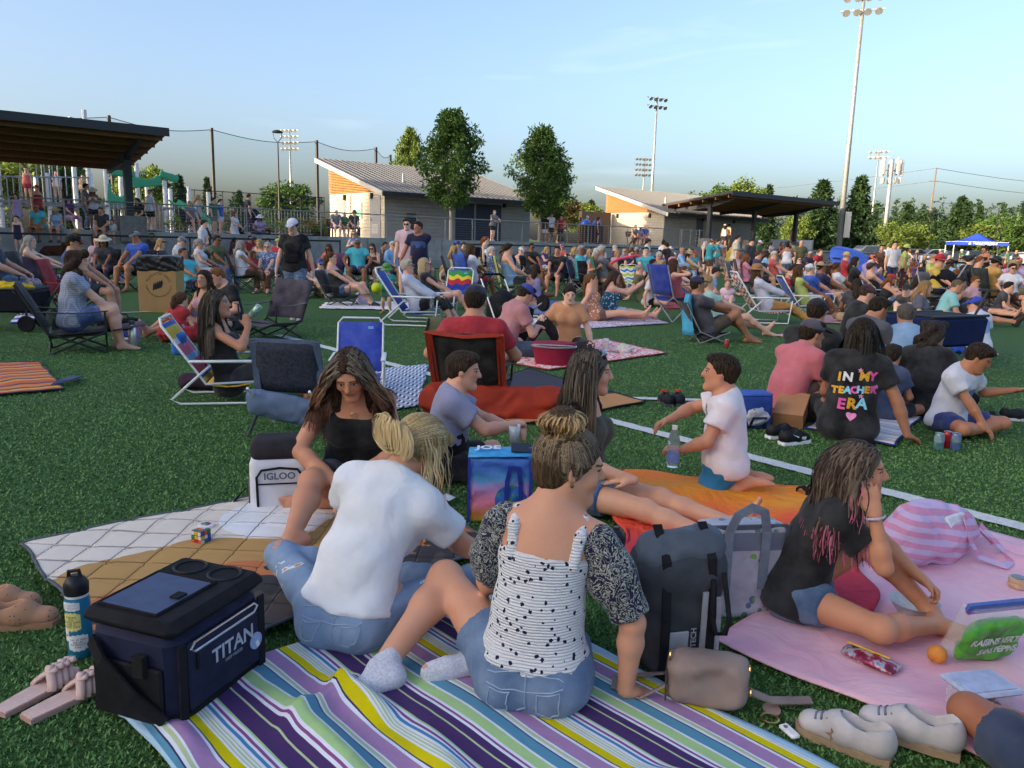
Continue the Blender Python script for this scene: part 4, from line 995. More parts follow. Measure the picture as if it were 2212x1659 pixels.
def skin_material():
 M=Mat('skin',.52,.35)
 base=M.objcol();w=M.coord()
 n=M.noise(w,9,4).sstep(.3,.75)
 c=M.mix(n*.35,base,M.mix(.5,base,(.75,.30,.22),'MULTIPLY'))
 n2=M.noise(w,140,2).sstep(.55,.8)
 c=M.mix(n2*.12,c,(.20,.08,.05))
 x,y,z=M.xyz(M.attr('hp').outputs['Vector'])
 ax=x.abs();front=y.gt(.045)*y.lt(.2)
 ch= (((ax-.042)/.024).pow(2)+((z+.026)/.022).pow(2)).sstep(1.0,0.0)
 c=M.mix(ch*front*.30,c,M.mix(.7,base,(.80,.22,.17),'MULTIPLY'))
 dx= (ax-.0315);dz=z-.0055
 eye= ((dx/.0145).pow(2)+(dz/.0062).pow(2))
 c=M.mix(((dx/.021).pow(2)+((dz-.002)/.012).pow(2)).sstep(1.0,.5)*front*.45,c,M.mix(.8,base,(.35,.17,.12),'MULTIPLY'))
 c=M.mix(eye.lt(1.0)*front,c,(.55,.52,.50))
 ir= ((dx/.0062).pow(2)+(dz/.0066).pow(2)).lt(1.0)*eye.lt(1.0)
 c=M.mix(ir*front,c,(.025,.016,.012))
 lash= (((dx/.0155).pow(2)+((dz-.0025)/.0068).pow(2)).lt(1.15))*(eye.gt(.86))*dz.gt(.0)
 c=M.mix(lash*front,c,(.012,.008,.007))
 bz=z-.0265+(ax-.030).pow(2)*6.0
 br= (bz/.0038).abs().lt(1.0)*((ax-.031)/.0215).abs().lt(1.0)
 brn=M.noise(w,260,2).sstep(.25,.6)
 c=M.mix(br*front*(brn*.5+.45),c,(.035,.020,.014))
 lz=z+.0588
 lp= ((x/.0245).pow(2)+(lz/.0105).pow(2)).sstep(1.05,.75)
 c=M.mix(lp*front*.75,c,M.mix(.85,base,(.72,.26,.26),'MULTIPLY'))
 ml= (lz/.0014).abs().lt(1.0)*(x/.024).abs().lt(1.0)
 c=M.mix(ml*front*.8,c,(.08,.025,.022))
 nst= (((ax-.0085)/.0042).pow(2)+((z+.0345)/.003).pow(2)).lt(1.0)
 c=M.mix(nst*front*.7,c,(.07,.025,.02))
 M.col(c)
 M.b.inputs['Subsurface Weight'].default_value=0.0
 M.bump(M.noise(w,220,3),.08,.002)
 return M.m
SKIN=skin_material()
def cloth_material(name='cloth',scale=1.0,tint=None):
 M=Mat(name,.9,.15)
 base=M.objcol();w=M.coord()
 n=M.noise(w,6,4).sstep(.25,.8);n2=M.noise(w,380/scale,2)
 c=M.mix(n,M.mix(.16,base,(0,0,0)),M.mix(.05,base,(1,1,1)))
 c=M.mix(n2*.25,c,M.mix(.5,c,(0,0,0)))
 M.col(c);M.b.inputs['Sheen Weight'].default_value=.12
 fold=M.noise(w,6,2,.5,1.0)*.8+(M.noise(w,7,1,.5,1.5)-.5).abs()*.35+n2*.03
 M.bump(fold,.45,.035)
 return M.m
CLOTH=cloth_material()
def hair_material():
 M=Mat('hair',.65,.12)
 w=M.coord();base=M.objcol()
 sx=M.coord('Object',(130,130,14))
 n=M.noise(sx,1.0,3).sstep(.3,.7)
 c=M.mix(n,M.mix(.45,base,(0,0,0)),M.mix(.05,base,(.9,.6,.35)))
 M.col(c);M.bump(n,.6,.006)
 return M.m
HAIRM=hair_material()
SHOEM=plain('#777777',.6)
def hair_sdf(K,style,vol=1.0,length=.3):
 """hair as a solid mass that follows skull, neck and shoulders"""
 S=SDF();k,c,M=K['ks'],K['hc'],K['RH'];T=lambda x,y,z:c+M@(np.array([x,y,z])*k)
 s=K['s'];D=lambda y,z:M@np.array([0,y,z])
 infl=.011*vol
 line= (T(0,.080,.078),unit(D(.861,-.509)))
 if style in ('short','buzz','balding'):
  infl=.011*vol if style=='short' else.005
  cuts= [line,(T(0,0,-.058),-M[:,2]),(T(0,.016,0),unit(D(.97,-.62)))]
  if style=='balding':cuts.append((T(0,0,.045),M[:,2]))
  S.ell(T(0,-.014,.028),(np.array([.0755,.097,.084])+infl)*k,M,cuts=cuts)
  if style=='short':
   S.ell(T(0,-.062,-.028),np.array([.056,.036,.050])*k,M,k=.03,cuts=cuts)
   S.ell(T(.015,.05,.088),np.array([.06,.038,.022*vol])*k,M,k=.03)
 else:
  cuts= [line]
  S.ell(T(0,-.016,.030),(np.array([.077,.097,.084])+infl)*k,M,cuts=cuts)
  S.ell(T(0,-.055,-.03),np.array([.066,.052,.062])*k*(1+.1*(vol-1)),M,k=.03,cuts=cuts)
  back=K['C']-K['f1']*.095*s*K['g']**.5
  if style in ('long','bob','pony','half'):
   L=length*s
   if style=='pony':
    b=T(0,-.105,.03);e=b-M[:,1]*.03+np.array([0,0,-1.0])*L;S.ell(b,np.array([.03,.03,.03])*k,M,k=.02)
    S.cone(b-M[:,1]*.025,(b+e)/2-M[:,1]*.02,.028*vol,.034*vol,k=.03);S.cone((b+e)/2-M[:,1]*.02,e,.034*vol,.012,k=.03)
   else:
    dn=unit(np.array([0,0,-1.0])*1.2-M[:,2]*.4)
    a=T(0,-.070,-.02);e=a+dn*L*.55;e2=a+dn*L
    if L>.22:
     e=back-K['t1']*.0-K['f1']*.0;e2=back-K['t1']*(L-.20)-K['f1']*.02
    S.cone(a,e,.074*k*vol,.078*k*vol,k=.04,flat= (M[:,1],.62));S.cone(e,e2,.078*k*vol,.055*k*vol,k=.04,flat= (unit(K['f1']),.42))
    for sd in (-1,1):
     q=T(sd*.070,.005,.03);q2=T(sd*.082,.0,-.06);q3=K['C']+K['r1']*sd*.085*s+K['f1']*(.02 if style=='bob' else.065)*s-K['t1']*(.0 if L<.22 else (L-.20)*.7)
     if style=='bob':q3=q2+dn*max(L-.10,.02)
     S.cone(q,q2,.022*k,.030*k*vol,k=.03,cuts=cuts);S.cone(q2,q3,.030*k*vol,.026*k*vol,k=.03)
  if style=='bun':S.ell(T(0,-.055,.135),np.array([.05,.05,.042])*k*vol,M,k=.02)
  if style=='lowbun':S.ell(T(0,-.125,-.02),np.array([.045,.04,.04])*k*vol,M,k=.02)
  if style=='curly':
   for i in range(26):
    a=i*2.4;zz= -.17+.27*((i*7)%26)/26;rr=.078+.02*(zz< -.05)
    if math.sin(a)<.45 or zz>.07:S.ell(T(rr*math.cos(a),-.02+rr*math.sin(a)*1.1,zz),np.array([.042]*3)*k*vol,M,k=.025)
 if style!='buzz' and style!='balding':
  S.disp=lambda P:.0022*np.sin((P@M[:,0])*260+2.5*np.sin((P@M[:,2])*25))+.0015*np.sin(((P-c)@M[:,1])*300+(P@M[:,0])*90)
 return S
def hat_parts(K,kind):
 """(name, mesh) pairs for headwear"""
 k,c,M=K['ks'],K['hc'],K['RH'];T=lambda x,y,z:c+M@(np.array([x,y,z])*k);out= []
 S=SDF()
 if kind in ('cap','capback','visor'):
  sg= -1 if kind=='capback' else 1
  tilt=rotx(R(-8)) if sg>0 else rotx(R(6))
  Mh=M@tilt
  if kind!='visor':
   S.ell(T(0,-.010,.040),np.array([.089,.107,.088])*k,Mh,cuts= [(T(0,0,.038),-Mh[:,2])]);S.ell(T(0,-.01,.132),np.array([.012,.012,.006])*k,M,k=.004)
  else:S.ell(T(0,-.010,.045),np.array([.089,.107,.03])*k,Mh)
  out.append(('cap_crown',S))
  B=SDF()
  B.ell(T(0,sg*.105,.046),np.array([.078,.085,.007])*k,Mh@rotx(R(-9*sg)),cuts= [(T(0,sg*.078,.04),-sg*Mh[:,1])])
  out.append(('cap_brim',B))
 elif kind in ('sunhat','bucket','fedora'):
  br,dr= {'sunhat':(.185,.012),'bucket':(.145,.035),'fedora':(.150,.010)}[kind]
  S.ell(T(0,-.012,.070),np.array([.090,.107,.078 if kind!='fedora' else.085])*k,M,cuts= [(T(0,0,.045),-M[:,2])])
  if kind=='fedora':S.ell(T(0,-.01,.165),np.array([.02,.09,.022])*k,M,k=.03,sub=True)
  out.append(('hat_crown',S))
  prof= [(.075,.052),(.10,.050),(br*.75,.046-dr*.5),(br,.044-dr),(br,.039-dr),(br*.75,.040-dr*.5),(.10,.043),(.075,.045)]
  b=MB().lathe([(r*k,z*k) for r,z in prof],28,rot=M@rotx(R(-6)),c=T(0,-.01,0),sy=1.12,cap=False)
  out.append(('hat_brim',b))
 return out
def sunglasses(K):
 k,c,M=K['ks'],K['hc'],K['RH'];T=lambda x,y,z:c+M@(np.array([x,y,z])*k);S=SDF()
 for sd in (-1,1):
  S.ell(T(sd*.033,.104,.006),np.array([.028,.007,.020])*k,M@rotz(sd*-.12),k=.004)
  S.cone(T(sd*.060,.092,.012),T(sd*.082,-.01,.014),.004*k,k=.003)
 S.cone(T(-.012,.111,.012),T(.012,.111,.012),.004*k,k=.003)
 return S
GLASS_DARK=plain((.012,.012,.014),.15,.6,0,.05)
def shirt_sdf(K,sleeve=.55,hem= -.07,fit=.019,neck=.0,vneck=.45,tank=False,strapless=False,amp=.004,flare=.012,seed=0.,strapw=.022,top=.10):
 S=SDF();s=K['s'];t0,t1,f1,C=K['t0'],K['t1'],K['f1'],K['C']
 hc= (K['P']+t0*hem*s,-unit(t0))
 if tank:
  tc= (C-t1*top*s,unit(t1-f1*.0))
  torso(K,S,fit,'pacb',cuts= [hc,tc])
  if not strapless:
   for sd in (-1,1):
    o=K['r1']*sd*.088*s;tp=C+o+t1*.012*s
    a=C-t1*(top+.02)*s+f1*.088*s+o*.95;b=C-t1*(top+.02)*s-f1*.085*s+o*.95
    S.cone(a,tp+f1*.035*s,strapw,strapw,k=.012,flat= (f1,.45));S.cone(tp+f1*.035*s,tp-f1*.03*s,strapw,strapw,k=.01,flat= (t1,.5));S.cone(tp-f1*.03*s,b,strapw,strapw,k=.012,flat= (f1,.45))
 else:
  nc= (C+t1*(.028-neck)*s,unit(t1+f1*vneck))
  torso(K,S,fit,'pacsb',cuts= [hc,nc])
  if sleeve>0:arms(K,S,fit+.003,sleeve,flare=flare)
 am=amp
 S.disp=lambda P:folds(P-K['P'],am,1.0/max(s,.6),seed)
 return S
def pants_sdf(K,leg=.5,fit=.005,flare=.012,top=.055,amp=.003,seed=1.,loose=0.0):
 S=SDF();s=K['s'];tc= (K['P']+K['t0']*top*s,unit(K['t0']))
 torso(K,S,fit,'pa',cuts= [tc]);legs(K,S,fit,leg,flare=flare,loose=loose)
 S.disp=lambda P:folds(P-K['P'],amp,1.2/max(s,.6),seed)
 return S
def as_obj(name,S,h,mat,parent,color=None):
 if isinstance(S,MB):me=S.mesh(name,True)
 else:me=S.mesh(name,h)
 return link(name,me,mat,parent,color)
def shoe_sdf(K,n,cut=.02):
 S=SDF();foot(K,S,n,inf=.010,shoe=True)
 S.cuts.append((K['A'+n]+K['su'+n]*cut*K['s'],K['su'+n])); return S
 # --- people, assembled
_PC= {}
def pattern_cloth(name,fn,rough=.9,bump=True):
 """cloth with a printed pattern; fn(M, w) -> colour"""
 M=Mat(name,rough,.15);w=M.coord();M.col(fn(M,w));M.b.inputs['Sheen Weight'].default_value=.1
 if bump:M.bump(M.noise(w,9,2,.5,1.2)*.7+M.noise(w,380,2)*.04,.45,.03)
 return M.m
def _denim(M,w,base=None):
 base=M.objcol() if base is None else base
 n=M.noise(w,7,4).sstep(.3,.75);t=M.noise(M.coord('Object',(500,500,120)),1,2)
 c=M.mix(n*.6,base,M.mix(.5,base,(.55,.66,.80))); return M.mix(t*.55,c,M.mix(.55,c,(.02,.03,.06)))
DENIM=pattern_cloth('denim',_denim)
STRIPEY=pattern_cloth('stripe_cloth',lambda M,w:M.mix((M.xyz(w)[2]*16).fract().lt(.5),M.objcol(),(.75,.75,.75)))
PLAID=pattern_cloth('plaid_cloth',lambda M,w:M.mix(((M.xyz(w)[2]*48).fract().lt(.3)).max((M.xyz(w)[0]*48).fract().lt(.3))*.5,M.objcol(),(.55,.58,.66)))
FLORAL=pattern_cloth('floral_cloth',lambda M,w:M.mix(M.voronoi(w,26).lt(.30),M.objcol(),(.72,.74,.76)))
HEATHER=pattern_cloth('heather_cloth',lambda M,w:M.mix(M.noise(M.coord('Object',(18,18,220)),1,3).sstep(.42,.58),M.objcol(),M.mix(.55,M.objcol(),(.35,.45,.55))))
def skel_cached(pose,sex,H,g,ov):
 key= ('K',pose,sex,round(H,2),round(g,2),repr(sorted(ov.items())))
 if key not in _PC:_PC[key]=skeleton(H,g,sex,pose,**ov)
 return _PC[key],key
def cached(key,fn):
 if key not in _PC:_PC[key]=fn()
 return _PC[key]
def tints(c): return hx(c) if isinstance(c,str) else c
PEOPLE= []
def person(label,loc,heading,pose='chair',sex='f',H=1.68,g=1.0,h=.031,skin='#d9a98c',top= ('tee','#888888'),bottom= ('shorts','#333344'),hair= ('short','#3a2a1c'),hat=None,glasses=False,shoes=None,z=0.0,group=None,scale=1.0,extra=None,cat='person',topmat=None,botmat=None,**ov):
 ov= {k:v for k,v in ov.items()}
 K,kk=skel_cached(pose,sex,H,g,ov)
 me=cached((kk,'body',h),lambda:body_mesh(K,h))
 o=bpy.data.objects.new('person',me);COL.objects.link(o)
 if not len(me.materials):me.materials.append(SKIN)
 o.location= (loc[0],loc[1],z if len(loc)<3 or z else loc[2]);o.rotation_euler= (0,0,hdg(heading));o.scale= (scale,)*3;o.color= (*tints(skin),1)
 tag(o,label,cat,group)
 hc=h*1.25
 def add(name,sdf_fn,key,mat,color,hh=hc):
  m=cached((kk,key,hh),lambda:(lambda S:S.mesh(name,True) if isinstance(S,MB) else S.mesh(name,hh))(sdf_fn()))
  if len(m.vertices)==0: return None
  c=link(name,m,None,o,tints(color))
  if not len(m.materials):m.materials.append(mat)
  c.material_slots[0].link='OBJECT';c.material_slots[0].material=mat
  return c
 am=.004 if h<.015 else.002
 if top:
  kind,col=top[0],top[1];mt=topmat or (top[2] if len(top)>2 else CLOTH)
  P= {'tee':dict(sleeve=.58),'shorttee':dict(sleeve=.58,hem=.055),'smock':dict(tank=True,hem=.065,strapless=True,top=.115,amp=.001,fit=.010),'wide':dict(sleeve=.66,flare=.025,fit=.020),'long':dict(sleeve=1.88,flare=.006),'cap':dict(sleeve=.30),'sleeveless':dict(sleeve=0),'polo':dict(sleeve=.55,neck= -.012,vneck=.2),'tank':dict(tank=True),'cami':dict(tank=True,strapw=.012),'strapless':dict(tank=True,strapless=True,top=.115),'hoodie':dict(sleeve=1.9,fit=.024,flare=.01),'crop':dict(tank=True,hem=.16)}[kind]
  add('hoodie' if kind=='hoodie' else 'tank_top' if kind in ('tank','cami','strapless','crop') else 'shirt',lambda:shirt_sdf(K,**{'amp':am,'seed':len(label)%7,**P}),'top'+kind,mt,col)
 if bottom:
  kind,col=bottom[0],bottom[1];mt=botmat or (bottom[2] if len(bottom)>2 else CLOTH)
  if kind=='skirt':fn=lambda:skirt_sdf(K)
  elif kind=='long_skirt':fn=lambda:skirt_sdf(K,1.75)
  else:
   P= {'shorts':dict(leg=.72,flare=.016),'short_shorts':dict(leg=.38,flare=.014),'pants':dict(leg=1.92,loose=.012),'leggings':dict(leg=1.95,fit=.004,flare=.0,amp=.0015),'capri':dict(leg=1.45,fit=.006),'jeans':dict(leg=1.92,loose=.010)}[kind]
   fn=lambda:pants_sdf(K,**{'amp':am,**P})
  add({'skirt':'skirt','long_skirt':'skirt'}.get(kind,'shorts' if 'short' in kind else 'trousers'),fn,'bot'+kind,mt,col)
 if hair and hair[0]!='none':
  add('hair',lambda:hair_sdf(K,hair[0],hair[3] if len(hair)>3 else 1.0,hair[2] if len(hair)>2 else.34),'hair'+repr((hair[0],)+tuple(hair[2:])),HAIRM,hair[1],h*1.0)
 if hat:
  for nm,S in cached((kk,'hatparts',hat[0]),lambda:hat_parts(K,hat[0])):
   c=hat[2] if (len(hat)>2 and 'brim' in nm) else hat[1]
   add(nm,lambda S=S:S,'hat'+hat[0]+nm,CLOTH,c,min(h*.6,.012))
 if glasses:add('sunglasses',lambda:sunglasses(K),'sung',GLASS_DARK,(.01,.01,.01),min(h*.5,.006))
 if shoes:
  for n in 'lr':add('shoe',lambda n=n:shoe_sdf(K,n),'shoe'+n,CLOTH,shoes)
 if extra:extra(o,K)
 PEOPLE.append((o,K)); return o,K
def skirt_sdf(K,leg=.85):
 S=SDF();s=K['s'];torso(K,S,.010,'pa',cuts= [(K['P']+K['t0']*.10*s,unit(K['t0']))]);legs(K,S,.018,leg,flare=.03)
 q= [K['H'+n]+(K['K'+n]-K['H'+n])*min(leg,1) for n in 'lr']
 S.cone((K['Hl']+K['Hr'])/2,(q[0]+q[1])/2,.11*s,.09*s,k=.05);S.disp=lambda P:folds(P-K['P'],.004,1.2); return S
def strand_material():
 M=Mat('strands',.6,.14);base=M.objcol();a=M.attr('sv');r,t,_=M.xyz(a.outputs['Vector'])
 c=M.mix(r,M.mix(.55,base,(0,0,0)),M.mix(.08,base,(.95,.72,.45)));M.col(c); return M.m
STRAND=strand_material()
def tips_material(name,root,tip,a=.55,b=.85,hi=.22):
 M=Mat(name,.6,.14);r,t,_=M.xyz(M.attr('sv').outputs['Vector']);f= (t+(r-.5)*.35).sstep(a,b)
 base=M.mix(f,root,tip);M.col(M.mix(r,M.mix(.28,base,(0,0,0)),M.mix(hi,base,(.9,.75,.55)))); return M.m
def strands(o,K,n,length,color,mat=None,part=.0,width=.0035,seed=0,tie=None,lenvar=.25,wave=.012,segs=22,region=None,name='hair_strands',lift=.012,after=None,push=.25):
 rr=np.random.default_rng(seed);k,c,M=K['ks'],K['hc'],K['RH']
 d=rr.normal(size= (n*5,3));d/=np.linalg.norm(d,axis=1,keepdims=True)
 e=d*np.array([.078,.099,.087])+np.array([0,-.015,.029])
 ok= (.861*e[:,1]-.509*e[:,2]<.030)&(e[:,2]> -.055)&~((e[:,1]>.02)&(e[:,2]<.0))
 if region is not None:ok&=region(e)
 e=e[ok][:n];n=len(e);d=d[ok][:n]
 p=c+(e*k)@M.T;nrm=d@M.T
 L=length*(1-lenvar*rr.random(n));step=L/segs;pts= [p.copy()]
 side=np.sign(e[:,0]-part);v=nrm*.15+(M[:,0][None]*side[:,None])*.55-M[:,1][None]*push
 ph=rr.random((n,3))*6.28;B=K['body'];HS=SDF();T=lambda x,y,z:c+M@(np.array([x,y,z])*k)
 HS.ell(T(0,-.014,.028),(np.array([.0755,.097,.084])+lift*.8)*k,M);HS.ell(T(0,.03,-.03),np.array([.064,.070,.085])*k,M,k=.02);HS.ell(T(0,.115,-.03),np.array([.058,.085,.125])*k,M,k=.01)
 def field(q):
  return np.minimum(HS.ev(q,.12),B.ev(q,.05)-.006)
 tied=np.zeros(n,bool);tp=None if tie is None else c+M@(np.asarray(tie)*k)
 cnt=np.zeros(n)
 for i in range(segs):
  g=np.array([0,0,-1.0])
  if tp is not None:
   to=tp-p;dist=np.linalg.norm(to,axis=1,keepdims=True);tgt=to/(dist+1e-9)
   tied|=dist[:,0]<.022
   cnt=np.where(tied,cnt+1,cnt)
   aft=after(cnt,ph,M) if after is not None else np.tile(g,(n,1))
   v=np.where(tied[:,None],aft,tgt)
   st=np.where(tied,step,np.maximum(dist[:,0]/max(1,segs*.55-i),.008))
  else:
   lq= ((p-c)@M)/k;v=v*.72+g*.42+(M[:,0][None]*side[:,None])*(.16*((lq[:,1]>.0)&(lq[:,2]> -.13)))[:,None]-M[:,1][None]*(.22*((lq[:,1]>.03)&(lq[:,2]> -.14)))[:,None];v/=np.linalg.norm(v,axis=1,keepdims=True);st=step
  q=p+v*(st[:,None] if hasattr(st,'__len__') else st)
  q+=wave*.25*np.sin(ph+i*.9)
  f=field(q);m=f<.002
  if m.any():
   qm=q[m];ep=.003;gr=np.stack([field(qm+np.eye(3)[a]*ep)-f[m] for a in range(3)],1);gr/=np.linalg.norm(gr,axis=1,keepdims=True)+1e-9
   q[m]=qm+gr*(.004-f[m])[:,None]
   vm=v[m] if hasattr(v,'__len__') else v;dotp= (vm*gr).sum(1,keepdims=True);v[m]=vm-np.minimum(dotp,0)*gr
  p=q;pts.append(p.copy())
 A=np.stack(pts,1);S1=segs+1
 tan=np.gradient(A,axis=1);tan/=np.linalg.norm(tan,axis=2,keepdims=True)+1e-9
 out=A-c;sd=np.cross(tan,out);sd/=np.linalg.norm(sd,axis=2,keepdims=True)+1e-9;up=np.cross(sd,tan)
 tt=np.linspace(0,1,S1);w= (width*(1-.55*tt**2)*(1+.3*np.sin(tt*3)))[None,:,None]*(.6+.8*rr.random((n,1,1)))
 ring=np.stack([A+sd*w,A-sd*w],2)
 vs=ring.reshape(-1,3);b= (np.arange(n)[:,None]*S1+np.arange(segs)[None,:])*2
 f=np.stack([b,b+1,b+3,b+2],-1).reshape(-1,4)
 me=mesh(name,vs,f,True)
 sv=np.zeros((n,S1,2,3),np.float32);sv[...,0]=rr.random((n,1,1));sv[...,1]=tt[None,:,None]
 at_=me.attributes.new('sv','FLOAT_VECTOR','POINT');at_.data.foreach_set('vector',sv.ravel())
 return link(name,me,mat or STRAND,o,tints(color))
def text_on(txt,size,parent,pos,right,up,mat,name='lettering',**k):
 me=text_mesh(txt,size,**k);r=unit(right);u=unit(np.asarray(up)-r*(np.asarray(up)@r));n=np.cross(r,u)
 o=link(name,me,mat,parent);o.matrix_local=Matrix(((r[0],u[0],n[0],pos[0]),(r[1],u[1],n[1],pos[1]),(r[2],u[2],n[2],pos[2]),(0,0,0,1))); return o
def decal(me,parent,target,pos,right,up,mat,name='print',off=.004,reach=.25,bend=None):
 """lay a flat mesh onto the surface of target (same parent space)"""
 bm_=BVHTree.FromPolygons([v.co for v in target.data.vertices],[p.vertices for p in target.data.polygons])
 r=unit(right);u=unit(np.asarray(up)-r*(np.asarray(up)@r));n=np.cross(r,u)
 import bmesh
 b=bmesh.new();b.from_mesh(me);bmesh.ops.triangulate(b,faces=b.faces[:])
 L=max((e.calc_length() for e in b.edges),default=0)
 for _ in range(3):
  es= [e for e in b.edges if e.calc_length()>.014]
  if not es: break
  bmesh.ops.subdivide_edges(b,edges=es,cuts=1);bmesh.ops.triangulate(b,faces=b.faces[:])
 for v in b.verts:
  x,y=v.co.x,v.co.y
  if bend:x,y=bend(x,y)
  q=np.asarray(pos)+r*x+u*y+n*reach
  hit=bm_.ray_cast(Vector(q),Vector(-n),reach*2.5)
  v.co= (hit[0]+hit[1]*off) if hit[0] is not None else Vector(q-n*reach)
 b.to_mesh(me);b.free();me.update()
 return link(name,me,mat,parent)
def flat_poly(pts):
 return mesh('print',[(x,y,0) for x,y in pts],[tuple(range(len(pts)))])
 # --- chairs
FRAME_W=plain((.72,.73,.74),.35,.5,0,.06);FRAME_K=plain((.02,.02,.024),.45,.45,0,.1);FRAME_S=plain((.45,.46,.48),.35,.5,.6,.08)
def sag(w,l,z,depth,nu=7,nv=7,y0=0.0): return lambda u,v:((u-.5)*w,y0+(v-.5)*l,z-depth*math.sin(math.pi*u)*math.sin(math.pi*v))
def camp_chair(seat=.42,w=.54,back=.50,arm=True,frame=FRAME_K,lean=.16):
 o=empty('camp_chair');hw=w/2;fy,by=.28,-.22
 MB().grid(lambda u,v:((u-.5)*w,by+(fy-by)*v,seat-.06*math.sin(math.pi*u)-.03*(1-v)),7,6,.006).build('seat',CLOTH,o,True)
 MB().grid(lambda u,v:((u-.5)*w*(1+.04*v),by-lean*v-.05*math.sin(math.pi*u)*(1-.5*v),seat+.01+back*v),7,6,.006).build('backrest',CLOTH,o,True)
 for a,b in (((-hw,fy,0),(hw,fy,seat)),((hw,fy,0),(-hw,fy,seat)),((-hw,by,0),(hw,by,seat)),((hw,by,0),(-hw,by,seat)),((-hw,fy,0),(-hw,by,seat*.95)),((hw,fy,0),(hw,by,seat*.95)),((-hw,by,0),(-hw,fy,seat*.95)),((hw,by,0),(hw,fy,seat*.95))):MB().tube([a,b],.0105,6).build('leg',frame,o)
 for s in (-1,1):
  MB().tube([(s*hw,by,seat*.9),(s*hw*1.02,by-lean-.01,seat+back)],.0105,6).build('back_post',frame,o)
  if arm:
   MB().tube([(s*hw,fy,seat*.9),(s*hw*1.05,fy,seat+.2)],.0105,6).build('arm_post',frame,o)
   MB().grid(lambda u,v:(s*hw*1.05+(u-.5)*.07,by-lean*.4+(fy-by+lean*.4+.03)*v,seat+.205-.02*math.sin(math.pi*v)),3,6,.006).build('armrest',CLOTH,o,True)
 return o
def beach_chair(frame=FRAME_W,seat=.20,w=.52,back=.58,recl=.36,loop=True,arm_mat=None):
 o=empty('beach_chair');hw=w/2;fy,by=.26,-.20;bt= (by-recl,seat+back)
 MB().grid(lambda u,v:((u-.5)*w,by+(fy-by)*v,seat-.035*math.sin(math.pi*v)+.02*v),5,6,.005).build('seat',CLOTH,o,True)
 MB().grid(lambda u,v:((u-.5)*w*.96,by+(bt[0]-by)*v-.02*math.sin(math.pi*v),seat+.02+(back-.05)*v),5,7,.005).build('backrest',CLOTH,o,True)
 q= [(-hw,fy,seat+.02),(-hw,by,seat),(-hw,bt[0],bt[1]-.04),(-hw+.05,bt[0]-.02,bt[1]+.02),(hw-.05,bt[0]-.02,bt[1]+.02),(hw,bt[0],bt[1]-.04),(hw,by,seat),(hw,fy,seat+.02)]
 MB().tube(q,.0125,8).build('frame',frame,o,True)
 for s in (-1,1):
  x=s*(hw+.02)
  MB().tube([(x,fy+.04,.30+seat*.4),(x,fy,.02),(x,by-.22,.02),(x,by-.30,.06),(x,by+.05,.30+seat*.4)],.0115,8).build('leg',frame,o,True)
  MB().box((x,(fy+by-.14)/2,seat+.215),(.055,fy-by+.14,.025),bev=.01).build('armrest',arm_mat or frame,o,True)
 return o
_CH= {}
def chair(kind,loc,heading,color,label,group=None,scale=1.0,z=0.0,arm=None,mat=None,cat='chair'):
 if kind not in _CH:
  _CH[kind]= {'camp': lambda:camp_chair(),'camp_silver': lambda:camp_chair(frame=FRAME_S),'camp_tall': lambda:camp_chair(.46,.58,.58),'low': lambda:camp_chair(.22,.52,.46,True,FRAME_K,.24),'low_rust': lambda:camp_chair(.22,.52,.46,True,FRAME_K,.24),'low_silver': lambda:camp_chair(.20,.52,.46,False,FRAME_S,.26),'beach': lambda:beach_chair(),'beach_k': lambda:beach_chair(FRAME_K)}[kind]()
  o=_CH[kind]
 else:o=copy_tree(_CH[kind])
 o.location= (loc[0],loc[1],z);o.rotation_euler= (0,0,hdg(heading));o.scale= (scale,)*3
 for k_ in ('label','category','group'):
  if k_ in o: del o[k_]
 tag(o,label,cat,group)
 for c in o.children:
  if c.name.split('.')[0] in ('seat','backrest','armrest'):
   c.color= (*tints(color),1)
   if mat is not None and c.name.split('.')[0]!='armrest':c.material_slots[0].link='OBJECT';c.material_slots[0].material=mat
   elif mat is None and c.material_slots[0].link=='OBJECT' and not c.name.startswith('armrest'):c.material_slots[0].material=CLOTH
 return o
 # --- sheets on the ground
def sheet(name,label,cat,corners,mat,n= (40,40),amp=.012,thick=.006,seed=0,z=.022,edge=None,group=None,border=None,fold=None):
 """blanket through four ground points (world xy, in order); local x along first edge, y along the last"""
 c= [np.array([p[0],p[1],0.0]) for p in corners];o0=c[0];ex=unit(c[1]-c[0]);ang=math.atan2(ex[1],ex[0])
 rr=np.random.default_rng(seed);W= [(rr.normal()*5,rr.normal()*5,rr.random()*6.28,.4+rr.random()) for _ in range(9)]
 def f(u,v):
  p=c[0]*(1-u)*(1-v)+c[1]*u*(1-v)+c[2]*u*v+c[3]*(1-u)*v
  w=sum(a*math.sin(p[0]*kx+p[1]*ky+ph) for kx,ky,ph,a in W)/3.0
  w2=max(0,w)**1.5
  e=min(u,v,1-u,1-v)*12
  zz=z+amp*(w2*1.3+.15*w)*min(1,e+.25)
  if fold:zz+=fold(p,u,v)
  if edge:p=p+np.array([edge*math.sin(v*19+seed)*(1 if u>.98 else -1 if u<.02 else 0),edge*math.sin(u*17+seed)*(1 if v>.98 else -1 if v<.02 else 0),0])
  q=rotz(-ang)@(p-o0); return (q[0],q[1],zz)
 o=MB().grid(f,n[0],n[1],thick).build(name,mat,None,True)
 o.location= (*o0[:2],0);o.rotation_euler= (0,0,ang);tag(o,label,cat,group)
 if border:
  pts= [f(t,0) for t in np.linspace(0,1,n[0])]+[f(1,t) for t in np.linspace(0,1,n[1])[1:]]+[f(t,1) for t in np.linspace(1,0,n[0])[1:]]+[f(0,t) for t in np.linspace(1,0,n[1])[1:-1]]
  MB().tube(pts,.007,5,closed=True).build('binding',border,o,True)
 return o
